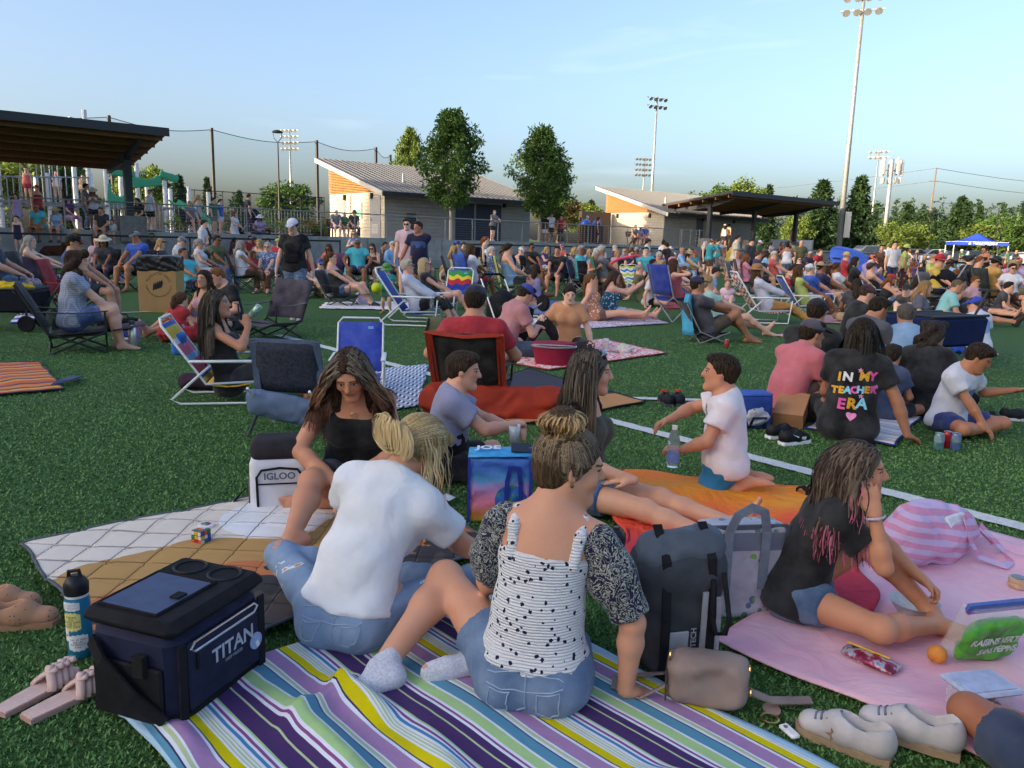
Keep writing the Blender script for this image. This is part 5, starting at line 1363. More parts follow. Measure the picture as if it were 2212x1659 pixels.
def zramp(M,f,cols):
 """constant colour bands from a list of (width, hex)"""
 tot=sum(w for w,_ in cols);p=0;st= []
 for w,c in cols:st.append((p/tot,tints(c)));p+=w
 n=len(st)
 if n<=32: return M.ramp(f,st,True)
 a=M.ramp(f,st[:32],True);b=M.ramp(f,st[32:],True) if n-32>1 else M.rgb(st[32][1])
 return M.mix(f.gt(st[32][0]-1e-4),a,b)
print('LIB',round(time.time()-T0,1))
# --- foreground: blankets
G=gp
def quilt_mat():
 M=Mat('quilt_print',.9,.15);w=M.coord();x,y,z=M.xyz(w)
 wav= (y*5.2).sin()*.10+(y*11.0+1.0).sin()*.045+(y*2.1+.6).sin()*.12
 t=x+wav
 c=M.mix(t.gt(.60),(.78,.68,.58),(.50,.29,.105))
 sun= ((x-.40).pow(2)+(y-.95).pow(2)).sqrt()
 c=M.mix(sun.lt(.24)*t.lt(.60),c,(.80,.82,.84))
 c=M.mix(t.gt(.92),c,(.55,.19,.075))
 fern= ((y*46+(x*30).sin()*2).sin()*.09+M.noise(w,14,3)*.22)
 c=M.mix((t+fern).gt(1.20),c,(.055,.052,.055));c=M.mix((t+fern*.6).gt(1.38),c,(.09,.075,.075))
 n=M.noise(w,5,4).sstep(.3,.75);c=M.mix(n*.25,c,M.mix(.4,c,(.1,.08,.08)))
 d1= ((x+y)*4.6).fract();d2= ((x-y)*4.6).fract()
 seam= (d1-.5).abs().sstep(.5,.46)*(d2-.5).abs().sstep(.5,.46)
 c=M.mix(seam,M.mix(.16,c,(.10,.08,.08)),c)
 M.col(c);M.bump(seam.pow(.5)*1.0+M.noise(w,14,3)*.15,.8,.012); return M.m
A_,D_,C_,B_= (-2.07,3.10),(-1.13,2.12),(-.04,3.22),(-.74,4.26)
def quilt_fold(p,u,v):
 x=u*1.33;y=v*1.72;a=abs(((x+y)*4.6)%1-.5);b=abs(((x-y)*4.6)%1-.5)
 return -.007*(max(0,(a-.40)/.1)+max(0,(b-.40)/.1))+.006
sheet('picnic_mat','quilted picnic mat with beige, mustard and rust mountain print','mat',(A_,D_,C_,B_),quilt_mat(),(84,100),.006,.008,3,.034,.012,border=plain((.10,.115,.13),.9),fold=quilt_fold)
def stripe_mat():
 M=Mat('striped_blanket',.88,.15);w=M.coord();x,y,z=M.xyz(w)
 teal,wh,sage,mau,yel,pur,gr,st,pl,dk='#5b93ad','#dfe3ee','#b9c79a','#a682ac','#d3c400','#4b3466','#a9cb8c','#4a86b4','#8d4f86','#3c3a5c'
 seq= [(3.2,teal),(.5,dk),(.9,wh),(1.0,sage),(.7,wh),(4.6,mau),(.9,wh),(.4,dk),(2.7,yel),(.6,wh),(.5,sage),(.5,wh),(.5,sage),(.5,wh),(.5,sage),(.8,wh),(1.1,st),(.8,wh),(.9,pl),(.9,wh),(.6,gr),(5.0,pur),(.5,sage),(2.6,pur),(.9,wh),(.8,pl),(.9,wh),(3.4,gr),(.8,wh),(.5,teal)]
 n=M.noise(w,4,3);f= ((y+(n-.5)*.010)/.366).fract();c=zramp(M,f,seq)
 e= (y-.635).abs();c=M.mix(e.gt(.618),c,hx('#a9c9dc'))
 c=M.mix(M.noise(w,9,4).sstep(.35,.8)*.18,c,M.mix(.5,c,(.1,.1,.2)));M.col(c)
 M.bump(M.noise(w,12,3,.5,1.0)+M.noise(w,420,2)*.08,.35,.02); return M.m
def stripe_fold(p,u,v):
 zz=0
 for (ax,ay,bx,by,hgt,wd) in ((-.75,2.15,-.20,1.55,.045,.05),(-.55,2.15,-.30,1.95,.06,.035),(-.25,1.98,.05,1.40,.03,.05),(-.95,1.95,-.75,1.75,.03,.04),(.30,1.75,.75,1.70,.03,.04),(-.05,2.75,.35,2.45,.025,.05),(-.42,2.2,-.62,1.85,.035,.03)):
  a=np.array([ax,ay]);b=np.array([bx,by]);q=p[:2];t=min(1,max(0,(q-a)@(b-a)/((b-a)@(b-a))));d=np.linalg.norm(q-a-t*(b-a))
  zz+=hgt*math.exp(-(d/wd)**2)*math.sin(math.pi*min(1,max(.05,t)))
 return zz
sheet('picnic_blanket','multicoloured striped blanket in purple, yellow, green and white','blanket',((-1.08,1.98),(.25,.62),(1.16,1.51),(-.17,2.87)),stripe_mat(),(120,90),.010,.005,8,.028,.012,fold=stripe_fold)
def ombre_mat():
 M=Mat('ombre_sheet',.8,.2);w=M.coord();x,y,z=M.xyz(w);n=M.noise(w,2.5,4)
 t=y/1.5+(n-.5)*.35-x*.12
 c=M.ramp(t,[(0,(.52,.035,.075)),(.28,(.70,.06,.075)),(.58,(.85,.13,.04)),(.80,(.90,.33,.03)),(1,(.90,.22,.03))]);M.col(c);M.bump(M.noise(w,7,4,.55,1.5),.7,.04); return M.m
sheet('bed_sheet','puffy red and orange ombre sheet under the kneeling child','blanket',((.46,2.86),(1.34,2.58),(1.86,4.12),(.62,4.42)),ombre_mat(),(60,66),.035,.006,5,.05,.03)
PINKM=Mat('pink_sheet',.88,.15);_w=PINKM.coord();PINKM.col(PINKM.mix(PINKM.noise(_w,3,4).sstep(.3,.7),hx('#e3a9bd'),hx('#f0c3cd')));PINKM.bump(PINKM.noise(_w,5,4,.5,1.2),.45,.04);PINKM=PINKM.m
sheet('bed_sheet','pale pink sheet under the child in the black tee','blanket',((.72,2.46),(2.02,1.12),(3.42,2.48),(2.12,3.84)),PINKM,(64,64),.010,.005,6,.026,.015,fold=lambda p,u,v:.03*math.exp(-((v-.80-.05*math.sin(u*9))/.02)**2)*(u>.25)+.02*math.exp(-((v-.9)/.02)**2))
BW=pattern_cloth('navy_white_print',lambda M,w:M.mix((((M.xyz(w)[0]*9).floor()*2.3+M.xyz(w)[1]*15+((M.xyz(w)[0]*9).fract()-.5).abs()*2.0).fract()).lt(.48),hx('#233a6e'),hx('#dfe6f0')),bump=False)
sheet('beach_towel','navy and white print towel behind the person in the black tank top','towel',(G(905,880)[:2],G(770,905)[:2],G(815,800)[:2],G(925,790)[:2])[::-1],BW,(30,30),.01,.005,9,.02,.01)
def dark_mount():
 M=Mat('dark_mountain_print',.9,.15);w=M.coord();x,y,z=M.xyz(w);t=y+(x*5).sin()*.06+M.noise(w,5,3)*.15
 M.col(M.mix(t.gt(.55),(.55,.26,.10),(.055,.055,.075)));M.bump(M.noise(w,12,3),.4,.02); return M.m
sheet('picnic_mat','dark navy mat with an orange band beside the red camp chair','mat',(G(1110,925)[:2],G(1395,872)[:2],G(1140,800)[:2],G(1000,850)[:2]),dark_mount(),(40,30),.006,.006,4,.02,.01,border=plain((.02,.02,.03),.9))
def zig(cols,per,name):
 def fn(M,w):
  x,y,z=M.xyz(w);f= ((y+(x*30).sin()*.012+M.noise(w,9,2)*.03)/per).fract(); return zramp(M,f,cols)
 return pattern_cloth(name,fn)
sheet('picnic_mat','orange, yellow and brown striped mat lying alone on the left turf','mat',(G(-60,862)[:2],G(138,845)[:2],G(85,786)[:2],G(-60,790)[:2]),zig([(2,'#c8552a'),(1,'#e0a030'),(1,'#38304a'),(2,'#d9772f'),(1,'#463a50')],.40,'orange_zigzag'),(40,30),.012,.006,2,.024,.01,border=plain((.05,.06,.09),.9))
MB().strip([G(120,830,.02),G(138,822,.06),G(166,813,.03)],.10,.006).build('strap',plain((.05,.08,.16),.9),bpy.data.objects['picnic_mat.002'] if 'picnic_mat.002' in bpy.data.objects else None)
_s= [o for o in bpy.data.objects if o.name.startswith('strap') and o.parent]
for o in _s:o.matrix_parent_inverse=Matrix.Translation(o.parent.location).to_4x4().inverted() if False else (Matrix.Translation(o.parent.location)@Matrix.Rotation(o.parent.rotation_euler[2],4,'Z')).inverted()
CORAL=pattern_cloth('coral_print',lambda M,w:M.mix(M.noise(w,11,3,.5,2.5).sstep(.50,.53),hx('#ead6d8'),hx('#d8493f')),bump=False)
sheet('picnic_mat','white mat with red coral print under the person in the peach shirt','mat',(G(1185,802)[:2],G(1440,765)[:2],G(1300,735)[:2],G(1010,770)[:2]),CORAL,(40,30),.006,.005,11,.02,.01,border=plain((.4,.1,.1),.9))
TRIBAL=pattern_cloth('purple_print',lambda M,w:M.mix(M.noise(w,16,3,.5,3).sstep(.5,.53),hx('#e0d5e2'),hx('#7a4a78')),bump=False)
sheet('picnic_mat','white and purple print mat under the two reclining people','mat',(G(1262,712)[:2],G(1445,700)[:2],G(1390,680)[:2],G(1200,690)[:2]),TRIBAL,(24,20),.01,.005,12,.02,.01)
sheet('picnic_mat','crimson patterned mat under the kneeling person in white','mat',(G(1425,668)[:2],G(1580,668)[:2],G(1545,650)[:2],G(1445,652)[:2]),pattern_cloth('crimson_print',lambda M,w:M.mix(M.voronoi(w,14).lt(.2),hx('#a01c38'),hx('#d9c070')),bump=False),(14,10),.006,.005,13,.02)
REDMAT=zig([(3,'#e8c4c8'),(1.4,'#c8405a'),(1,'#e8d0d0'),(.8,'#b03048')],.10,'red_rug')
sheet('picnic_mat','pale pink and red woven mat left of the person in grey and red','mat',(G(1830,748)[:2],G(1670,726)[:2],G(1720,720)[:2],G(1860,722)[:2])[::-1],REDMAT,(20,12),.006,.005,14,.02)
WSTR=zig([(3,'#e4e2e6'),(.4,'#b05a58'),(.6,'#e4e2e6'),(.3,'#40406a'),(1.4,'#dddde4'),(.4,'#c08a50')],.22,'white_stripes')
sheet('picnic_mat','white mat with thin coloured stripes under the person in the lettered black tee','mat',(G(1740,930)[:2],G(1930,968)[:2],G(2010,880)[:2],G(1850,865)[:2]),WSTR,(36,36),.008,.006,15,.022,.01,border=plain((.04,.05,.22),.9))
sheet('beach_towel','blue and white striped towel beside the person in the pink tee','towel',(G(1748,822)[:2],G(1800,824)[:2],G(1835,778)[:2],G(1775,775)[:2]),zig([(1,'#3a5aa0'),(1,'#c8d8ec'),(.6,'#28407c'),(1.2,'#dfe6f0')],.12,'blue_towel'),(16,20),.008,.005,16,.02)
sheet('picnic_blanket','white folded blanket with thin red lines on the turf near the toddler','blanket',(G(688,668)[:2],G(905,672)[:2],G(985,652)[:2],G(705,655)[:2]),zig([(3,'#dfdbe0'),(.3,'#a84a52'),(1.2,'#e4e0e4'),(.3,'#6a5a70')],.35,'white_red'),(30,20),.02,.006,17,.025,.02)
sheet('picnic_blanket','blue and white patterned blanket by the two visors beyond the toddler','blanket',(G(905,640)[:2],G(1010,650)[:2],G(1040,632)[:2],G(930,628)[:2]),zig([(1,'#4060a0'),(2,'#cdd6e4'),(.6,'#3a4a80')],.15,'blue_white_far'),(14,14),.015,.005,18,.02)
sheet('picnic_blanket','grey blue blanket spread out behind the person in the peach shirt','blanket',(G(1080,672)[:2],G(1240,688)[:2],G(1290,655)[:2],G(1140,648)[:2]),plain('#68749a',.9,.15,0,.2,8),(20,20),.02,.006,19,.022,.02)
sheet('picnic_blanket','orange and white print blanket in the middle of the right crowd','blanket',(G(1880,652)[:2],G(2010,662)[:2],G(2030,645)[:2],G(1900,640)[:2]),zig([(2,'#e0c0b4'),(1,'#c87860'),(1.5,'#d8d0d0')],.25,'orange_far'),(14,14),.015,.005,20,.02)
sheet('picnic_blanket','blue, white and red blanket under the wagon at the far left','blanket',(G(20,700)[:2],G(175,700)[:2],G(160,680)[:2],G(40,680)[:2]),zig([(1.4,'#3a56a0'),(2,'#d4d8e0'),(.7,'#b04050')],.5,'flag_blanket'),(14,10),.015,.005,21,.02)
sheet('picnic_blanket','dark red woven blanket in front of the barefoot sitter in the striped chair','blanket',(G(1745,697)[:2],G(1860,703)[:2],G(1850,680)[:2],G(1740,683)[:2]),zig([(1,'#8a5058'),(1.2,'#b89aa0'),(.8,'#50404e')],.18,'dark_weave'),(12,10),.01,.005,22,.02)
# --- foreground people
def near(label,loc,heading,**k):
 k.setdefault('h',.0084); return person(label,loc,heading,**k)
def smock(M,w):
 x,y,z=M.xyz(w);v=M.node('ShaderNodeTexVoronoi');v.inputs['Scale'].default_value=44;M.link(w,v.inputs['Vector']);d=V(M.m,v.outputs['Distance'])
 n=M.noise(w,120,2); return M.mix((d+(n-.5)*.5).lt(.25),(.74,.73,.75),(.018,.016,.05))
SMOCK=Mat('smocked_top',.9,.15);_w=SMOCK.coord();SMOCK.col(smock(SMOCK,_w));_x,_y,_z=SMOCK.xyz(_w)
SMOCK.bump((_z*760+SMOCK.noise(_w,14,2)*5).sin()*.35+SMOCK.noise(_w,60,3)*.5,.7,.008);SMOCK=SMOCK.m
LEAFP=pattern_cloth('navy_leaf_print',lambda M,w:M.mix((M.noise(w,24,3,.6,3.5)-.5).abs().lt(.030),(.016,.013,.045),(.42,.44,.36)))
P1=near('person in a smocked floral top and denim shorts with back turned on the striped blanket',(.085,2.12),12,pose='side',sex='f',H=1.56,g=1.04,skin='#d29a7c',top= ('smock','#ffffff'),topmat=SMOCK,bottom= ('short_shorts','#5a7396'),botmat=DENIM,hair= ('bun','#4a3a2a',.3,1.0),sidelean=5,lean= (2,8),head= (66,12,0),fl= (-.50,-.07,.07),fr= (-.20,.10,.07),kl= (.0,1,.55),kr= (.7,1,.1),tl= (-.72,-.60,-.22),tr= (-.9,-.35,-.1),hr= (.30,.05,.05),er= (.9,-.3,.3),hl= (-.10,.36,.22))
def p1_extra(o,K):
 s=K['s']
 for n in 'lr':
  S=SDF();a,e=K['S'+n],K['E'+n];u=unit(e-a);q=a+(e-a)*.92
  S.cone(a-u*.0,a+(e-a)*.45,.068*s,.078*s,k=.03);S.cone(a+(e-a)*.45,q+u*.03,.078*s,.060*s,k=.03,cuts= [(q,u)])
  S.disp=lambda P:folds(P-K['P'],.006,1.3,2.0);as_obj('puff_sleeve',S,.008,LEAFP,o)
 C,t1,f1,r1=K['C'],K['t1'],K['f1'],K['r1']
 for sd in (-1,1):
  o_=r1*sd*.105*s
  pts= [C-t1*.12*s-f1*.088*s+o_*.92,C-t1*.03*s-f1*.072*s+o_,C+t1*.012*s-f1*.02*s+o_,C-t1*.03*s+f1*.07*s+o_]
  T=SDF()
  for a,b in zip(pts[:-1],pts[1:]):T.cone(a,b,.017,.017,k=.01,flat= (f1,.55))
  as_obj('strap',T,.006,SMOCK,o)
 tan=tips_material('bun_hair',hx('#452f1e'),hx('#b58c52'),.25,.6,.25)
 strands(o,K,1800,.40,'#8a734f',tan,seed=2,tie= (0,-.055,.118),segs=26,wave=.004,lift=.012,width=.0022,after=lambda cnt,ph,M:(M[:,0][None]*np.cos(ph[:,:1])+M[:,1][None]*np.sin(ph[:,:1]))*np.cos(cnt*.55+ph[:,1])[:,None]+M[:,2][None]*(np.sin(cnt*.55+ph[:,1])*.75)[:,None])
 T_=lambda x,y,z:K['hc']+K['RH']@(np.array([x,y,z])*K['ks'])
 e=MB().lathe([(.001,.006),(.006,.002),(.006,-.004),(.001,-.008)],8,T_(.083,-.006,-.042));e.build('earring',plain((.65,.5,.25),.25,.6,1.0),o)
p1_extra(*P1)
def socks(o,K,col,sides='lr',cut=.035,mat=None):
 for n in sides:
  S=SDF();foot(K,S,n,inf=.006,shoe=True);S.cone(K['A'+n],K['A'+n]+(K['K'+n]-K['A'+n])*.12,.044*K['s'],.046*K['s'],k=.02);S.cuts= [(K['A'+n]+K['su'+n]*cut,K['su'+n])]
  as_obj('sock',S,.007,mat or CLOTH,o,tints(col))
SOCKM=pattern_cloth('grey_sock',lambda M,w:M.mix(M.noise(w,160,2).sstep(.3,.7),hx('#b9bac8'),hx('#d6d6e0')))
socks(*P1,'#cfd0da',mat=SOCKM)
def seam_lines(o,K,target,segs,mat,r=.0022):
 """stitched seams and pocket outlines laid on a garment"""
 bv=BVHTree.FromPolygons([v.co for v in target.data.vertices],[p.vertices for p in target.data.polygons])
 m=MB()
 for pts in segs:
  out= []
  for a,b in zip(pts[:-1],pts[1:]):
   for t in np.linspace(0,1,8):
    hit=bv.find_nearest(Vector(np.asarray(a)+(np.asarray(b)-np.asarray(a))*t))
    if hit[0] is not None:out.append(np.array(hit[0]+hit[1]*.0015))
  if len(out)>2:m.tube(out,r,4)
 m.build('stitching',mat,o)
STITCH=plain('#93a6bd',.8)
def back_pockets(P,lo= -.12,hi=.0,wd=.1):
 o,K=P;t= [c for c in o.children if c.name.split('.')[0] in ('shorts','trousers')][0];Pp,t0,f0,r0=K['P'],K['t0'],K['f0'],K['r0'];S_=lambda x,z:Pp+r0*x+t0*z-f0*.2
 segs= [[S_(0,.07),S_(0,-.10)],[S_(-.15,.035),S_(0,.0),S_(.15,.035)],[S_(-.16,.078),S_(.16,.078)]]
 for s in (-1,1):segs.append([S_(s*.03,hi),S_(s*.13,hi+.012),S_(s*.13,lo+.03),S_(s*.085,lo),S_(s*.035,lo+.02),S_(s*.03,hi)])
 seam_lines(o,K,t,segs,STITCH)
back_pockets(P1)
RIP=Mat('ripped_denim',.9,.15);_w=RIP.coord();_c=_denim(RIP,_w);_x,_y,_z=RIP.xyz(_w)
_band=RIP.noise(RIP.coord('Object',(5,5,5)),1.6,3,.6,.8);_far= (_y).gt(.06)
_c=RIP.mix(_band.sstep(.585,.60)*_far,_c,(.66,.70,.76));_c=RIP.mix(_band.sstep(.62,.635)*_far,_c,hx('#c08868'));RIP.col(_c);RIP.bump(RIP.noise(_w,9,2,.5,1.2)*.7+RIP.noise(_w,300,2)*.06,.5,.03);RIP=RIP.m
P2=near('person in a white tee and ripped jeans leaning forward, seen from behind',(-.53,2.42),14,pose='cross',sex='f',H=1.56,g=.98,skin='#cf9678',top= ('shorttee','#eceef4'),bottom= ('jeans','#7e97b8'),botmat=RIP,hair= ('short','#a08c66',.2,1.0),sidelean=15,lean= (14,30),head= (26,42,6),hl= (-.02,.52,.30),hr= (.16,.50,.26),er= (1,-.2,-.4),el= (-1,0,-.3),fl= (-.04,.34,.08),fr= (.04,.40,.08),kl= (-1,.2,.25),kr= (1,.2,.25))
def p2_extra(o,K):
 bl=tips_material('ash_blonde',hx('#94763f'),hx('#dcbf84'),.0,.5,.3)
 rt=lambda ph:.34+.05*ph[:,2]
 hd=lambda ph,M:unit(M[:,0])[None]*np.cos(ph[:,:1])-M[:,1][None]*np.abs(np.sin(ph[:,:1]))*.6
 strands(o,K,1900,.46,'#c9b48a',bl,seed=4,tie= (0,-.125,-.055),segs=24,wave=.004,width=.0025,after=lambda cnt,ph,M:np.array([0,0,-1.0])[None]*np.cos(cnt*rt(ph))[:,None]+hd(ph,M)*np.sin(cnt*rt(ph))[:,None])
 strands(o,K,110,.24,'#c9b48a',bl,seed=14,region=lambda e:np.abs(e[:,0])>.06,segs=16,width=.0018,push=.0)
 T_=lambda x,y,z:K['hc']+K['RH']@(np.array([x,y,z])*K['ks'])
 m=MB();ring= [T_(.028*math.cos(a),-.128+.01*math.sin(a),-.055+.024*math.sin(a)) for a in np.linspace(0,6.28,14)[:-1]];m.tube(ring,.004,5,closed=True);m.build('hair_tie',BLACKM,o)
p2_extra(*P2);back_pockets(P2)
P3=near('person in a black tank top looking down at the phone beside the cooler backpack',(-.80,3.93),174,pose='cross',sex='f',H=1.64,g=1.12,skin='#cb9070',top= ('tank','#0c0c10'),bottom= ('shorts','#20202c'),hair= ('long','#2a1a14',.27,1.0),lean= (4,20),head= (4,34,4),fr= (.22,.78,.08),kr= (.35,.5,1),tr= (.5,.75,-.05),fl= (.16,.30,.08),hl= (-.03,.36,.24),hr= (.10,.36,.22),er= (1,-.2,-.3),el= (-1,-.2,-.3),curl=.6)
def p3_extra(o,K):
 strands(o,K,1900,.36,'#5a3422',tips_material('auburn',hx('#2b1913'),hx('#7d4a2c'),.2,.75,.2),seed=6,part=.012,segs=16,wave=.016,push=.10,width=.0026)
 C,f1,t1=K['C'],K['f1'],K['t1'];m=MB();c0=C+f1*.105-t1*.055
 m.tube([c0+K['r1']*.012*math.cos(a)+t1*.012*math.sin(a) for a in np.linspace(0,6.28,12)[:-1]],.0018,5,closed=True);m.build('pendant',plain((.7,.65,.55),.3,.5,1.0),o)
 w= (K['Wl']+K['Wr'])/2+np.array([0,.09,.0]);MB().box(w,(.07,.02,.05),bev=.006).build('phone',BLACKM,o)
p3_extra(*P3)
GREYCAMO=pattern_cloth('grey_fade_print',lambda M,w:M.mix((M.xyz(w)[2]+(M.noise(w,16,3)-.5)*.22).lt(.245),hx('#8f90aa'),hx('#14151c')))
P4=near('child in a grey tee with dark camouflage hem sitting cross-legged in profile',(-.36,4.32),84,pose='cross',sex='m',H=1.36,g=1.12,h=.0095,skin='#d8a186',top= ('tee','#9294ac'),topmat=GREYCAMO,bottom= ('shorts','#15151d'),hair= ('short','#2b2119',.2,1.25),lean= (-2,8),head= (8,8,0),hl= (-.06,.46,.36),hr= (.05,.46,.40),el= (-.8,-.2,-.5),er= (.8,-.2,-.6),curl=.6)
cup=MB().lathe([(.028,0),(.036,.10),(.034,.10),(.026,.006)],14).build('plastic_cup',plain((.55,.62,.68),.15,.5),None,True);cup.location= (*G(1108,985)[:2],.30);cup.location=Vector(dp(1110,955,4.28));tag(cup,'clear plastic cup held by the child in grey','cup')
P5=near('person in an olive tank top with sunglasses pushed up, legs stretched out',(.40,3.82),118,pose='stretch',sex='f',H=1.56,g=.95,skin='#d3a083',top= ('tank','#4b4b3a'),bottom= ('short_shorts','#4d6a94'),botmat=DENIM,hair= ('long','#1d1512',.30,.9),lean= (-10,-4),head= (-26,4,0),fl= (.02,.86,.08),fr= (.30,.88,.08),kl= (0,.2,1),kr= (.2,.2,1),hl= (-.24,-.20,.03),hr= (.10,.30,.25),hdl= (-.3,-.9,-.1))
def p5_extra(o,K):
 strands(o,K,1700,.44,'#241914',tips_material('darkbrown',hx('#18110e'),hx('#3a2a20'),.3,1,.15),seed=8,part=.0,segs=16,wave=.006,push=.2,width=.0024)
 T_=lambda x,y,z:K['hc']+K['RH']@(np.array([x,y,z])*K['ks'])
 S=SDF()
 for sd in (-1,1):S.ell(T_(sd*.034,.055,.108),np.array([.027,.02,.008])*K['ks'],K['RH']@rotx(R(-30)),k=.004)
 S.cone(T_(-.06,.05,.10),T_(-.085,-.02,.06),.003);S.cone(T_(.06,.05,.10),T_(.085,-.02,.06),.003);S.cone(T_(-.02,.06,.112),T_(.02,.06,.112),.003)
 as_obj('sunglasses',S,.005,plain((.10,.14,.22),.12,.7),o)
p5_extra(*P5)
TEEPRINT=pattern_cloth('white_tee_print',lambda M,w:M.mix((((M.xyz(w)[0]/.07).pow(2)+((M.xyz(w)[2]-.42)/.07).pow(2)).lt(1.0))*M.xyz(w)[1].gt(.06)*M.noise(w,40,3).sstep(.4,.6),hx('#e2d8dc'),(.10,.06,.07)))
P6=near('child in a white tee and blue shorts kneeling on the orange sheet',(1.17,4.10),-74,pose='kneel',sex='m',H=1.22,g=1.15,h=.0095,skin='#c98e70',top= ('tee','#e6dcdf'),topmat=TEEPRINT,bottom= ('shorts','#2a7fae'),hair= ('short','#1c1410',.2,1.25),z=.045,head= (0,0,0),hl= (-.12,.32,.30),hr= (.04,.42,.50),er= (1,-.2,.1),el= (-.8,-.4,-.5),hdl= (.4,.9,0),hdr= (-.3,.9,-.4),curl=.55)
def bottle(name,label,prof,loc,mats,n=18,tilt=0,cat='bottle',parts= ()):
 o=empty(name,loc);o.rotation_euler= (R(tilt),0,0);tag(o,label,cat)
 MB().lathe(prof,n).build('body',mats[0],o,auto=50)
 for nm,pr,mt in parts:MB().lathe(pr,n).build(nm,mt,o,auto=50)
 return o
CLEARB=Mat('clear_plastic',.08,.5);CLEARB.b.inputs['Transmission Weight'].default_value=.85;CLEARB.b.inputs['IOR'].default_value=1.2;CLEARB.col((.75,.80,.84));CLEARB=CLEARB.m
_b=dp(1453,1000,4.05);bottle('water_bottle','clear plastic water bottle held by the kneeling child',[(.03,0),(.034,.01),(.034,.10),(.031,.12),(.034,.14),(.026,.175),(.013,.20),(.013,.212)],(_b[0],_b[1],_b[2]-.02),[CLEARB],parts= [('cap',[(.015,.208),(.015,.228),(.001,.229)],plain((.8,.8,.8),.4)),('label',[(.0348,.03),(.0348,.085)],plain((.16,.24,.5),.5))])
P7=near('child in a black tee resting one cheek on a hand on the pink sheet',(1.08,2.70),104,pose='cross',sex='f',H=1.26,g=1.0,skin='#c78c6b',top= ('tee','#0b0b0f'),bottom= ('short_shorts','#49607f'),botmat=DENIM,hair= ('long','#33201a',.26,.9),z=.02,lean= (8,22),head= (4,0,0),fr= (.10,.62,.07),kr= (.55,.45,.05),tr= (.5,.8,-.1),fl= (-.04,.62,.08),kl= (-.25,.2,1),hr= (.215,.27,.62),er= (.10,.25,-1),hdr= (-.30,-.22,1),pnr= (-.9,-.1,0),curlr=.22,hl= (.02,.70,.15),el= (-.5,.5,.6),hdl= (.25,.8,-.55),curll=.6)
def p7_extra(o,K):
 strands(o,K,1900,.34,'#4a2e22',tips_material('pink_tips',hx('#35211a'),hx('#b0346e'),.80,.95,.15),seed=10,part=.005,segs=16,wave=.014,push=.9,width=.0024)
 w=K['Wr']+(K['Er']-K['Wr'])*.06;u=unit(K['Er']-K['Wr']);a=unit(np.cross(u,[0,0,1.0] if abs(u[2])<.9 else [1.0,0,0]));b=np.cross(u,a)
 MB().tube([w+(a*math.cos(t)+b*math.sin(t))*.031 for t in np.linspace(0,6.28,18)[:-1]],.004,5,closed=True).build('bracelet',plain('#b8b0c4',.6),o)
 T_=lambda x,y,z:K['hc']+K['RH']@(np.array([x,y,z])*K['ks'])
 S=SDF();S.ell(T_(.058,.046,-.020),np.array([.006,.009,.009])*K['ks'],K['RH']);as_obj('cheek_paint',S,.004,plain((.28,.01,.02),.5),o)
 S=SDF();S.ell(T_(.060,.050,-.008),np.array([.005,.006,.006])*K['ks'],K['RH']);as_obj('cheek_paint',S,.003,BLACKM,o)
p7_extra(*P7)
P8=near('child in a cream tee cut off by the lower right corner',(1.42,1.62),20,pose='cross',sex='m',H=1.25,g=1.15,h=.008,skin='#a86c4c',top= ('tee','#ddd8d2'),bottom= ('shorts','#3a4660'),hair= ('short','#241a14',.2,1.1),z=.02,lean= (6,18),head= (30,24,0),sidelean=22,hl= (-.10,.34,.16),hr= (.08,.36,.2),el= (-1,-.5,-.2),er= (1,-.1,-.4))
print('NEAR',round(time.time()-T0,1))
# --- things lying around in the foreground
def prop(name,label,cat,loc,heading=0,group=None,z=0.0):
 o=empty(name,(loc[0],loc[1],z if len(loc)<3 else loc[2]),hdg(heading));tag(o,label,cat,group); return o
NAVY=plain((.016,.020,.050),.75,.25,0,.2,14,.15);BLKF=plain((.012,.012,.015),.85,.2,0,.25,20,.2);WHF=plain((.66,.67,.72),.8,.25,0,.08,10,.1);SILV=plain((.62,.63,.65),.3,.5,.8);WHITE=plain((.78,.78,.80),.6);GOLD=plain((.62,.42,.16),.3,.5,1.0)
LBL=plain((.42,.47,.56),.5)
c=prop('soft_cooler','navy soft cooler bag with TITAN lettering beside the striped blanket','cooler',(-.965,2.12),19.5)
X,Y,Z=.30,.38,.285
b=MB().box((0,0,Z/2),(X,Y,Z),bev=.03,taper=.985).build('body',NAVY,c,auto=40)
MB().box((0,0,.035),(X+.008,Y+.008,.07),bev=.025).build('base_panel',BLKF,c,auto=40)
l_=MB().box((0,0,Z+.018),(X+.022,Y+.022,.05),bev=.022).build('lid',BLKF,c,auto=40)
MB().box((-.02,-.055,Z+.045),(.20,.22,.008),bev=.004).build('lid_panel',plain((.055,.075,.15),.55,.35,0,.12,18),l_)
MB().tube([(-.12,-.165,Z+.046),(.08,-.165,Z+.046),(.085,.06,Z+.046),(-.125,.06,Z+.046)],.006,6,closed=True).build('piping',BLKF,l_)
MB().box((.055,-.055,Z+.052),(.03,.035,.006)).build('pull_tab',BLKF,l_)
for y in (.10,):
 for x in (-.065,.065):MB().tube([(x+.048*math.cos(a),y+.025+.048*math.sin(a),Z+.045) for a in np.linspace(0,6.28,22)[:-1]],.005,5,closed=True).build('cup_recess',plain((.02,.021,.025),.6),l_)
fx=X/2+.006
MB().box((fx,.01,.15),(.012,.30,.20),bev=.005).build('front_pocket',NAVY,c)
MB().tube([(fx+.009,-.12,.222),(fx+.009,.13,.222),(fx+.009,.145,.236),(fx+.009,.13,.25),(fx+.009,-.12,.25),(fx+.009,-.135,.236)],.0035,5,closed=True).build('zip_trim',SILV,c)
MB().strip([(fx+.008,-.11,.222),(fx+.012,-.112,.19),(fx+.010,-.11,.165)],.008,.002,(1,0,0)).build('zip_pull',BLKF,c)
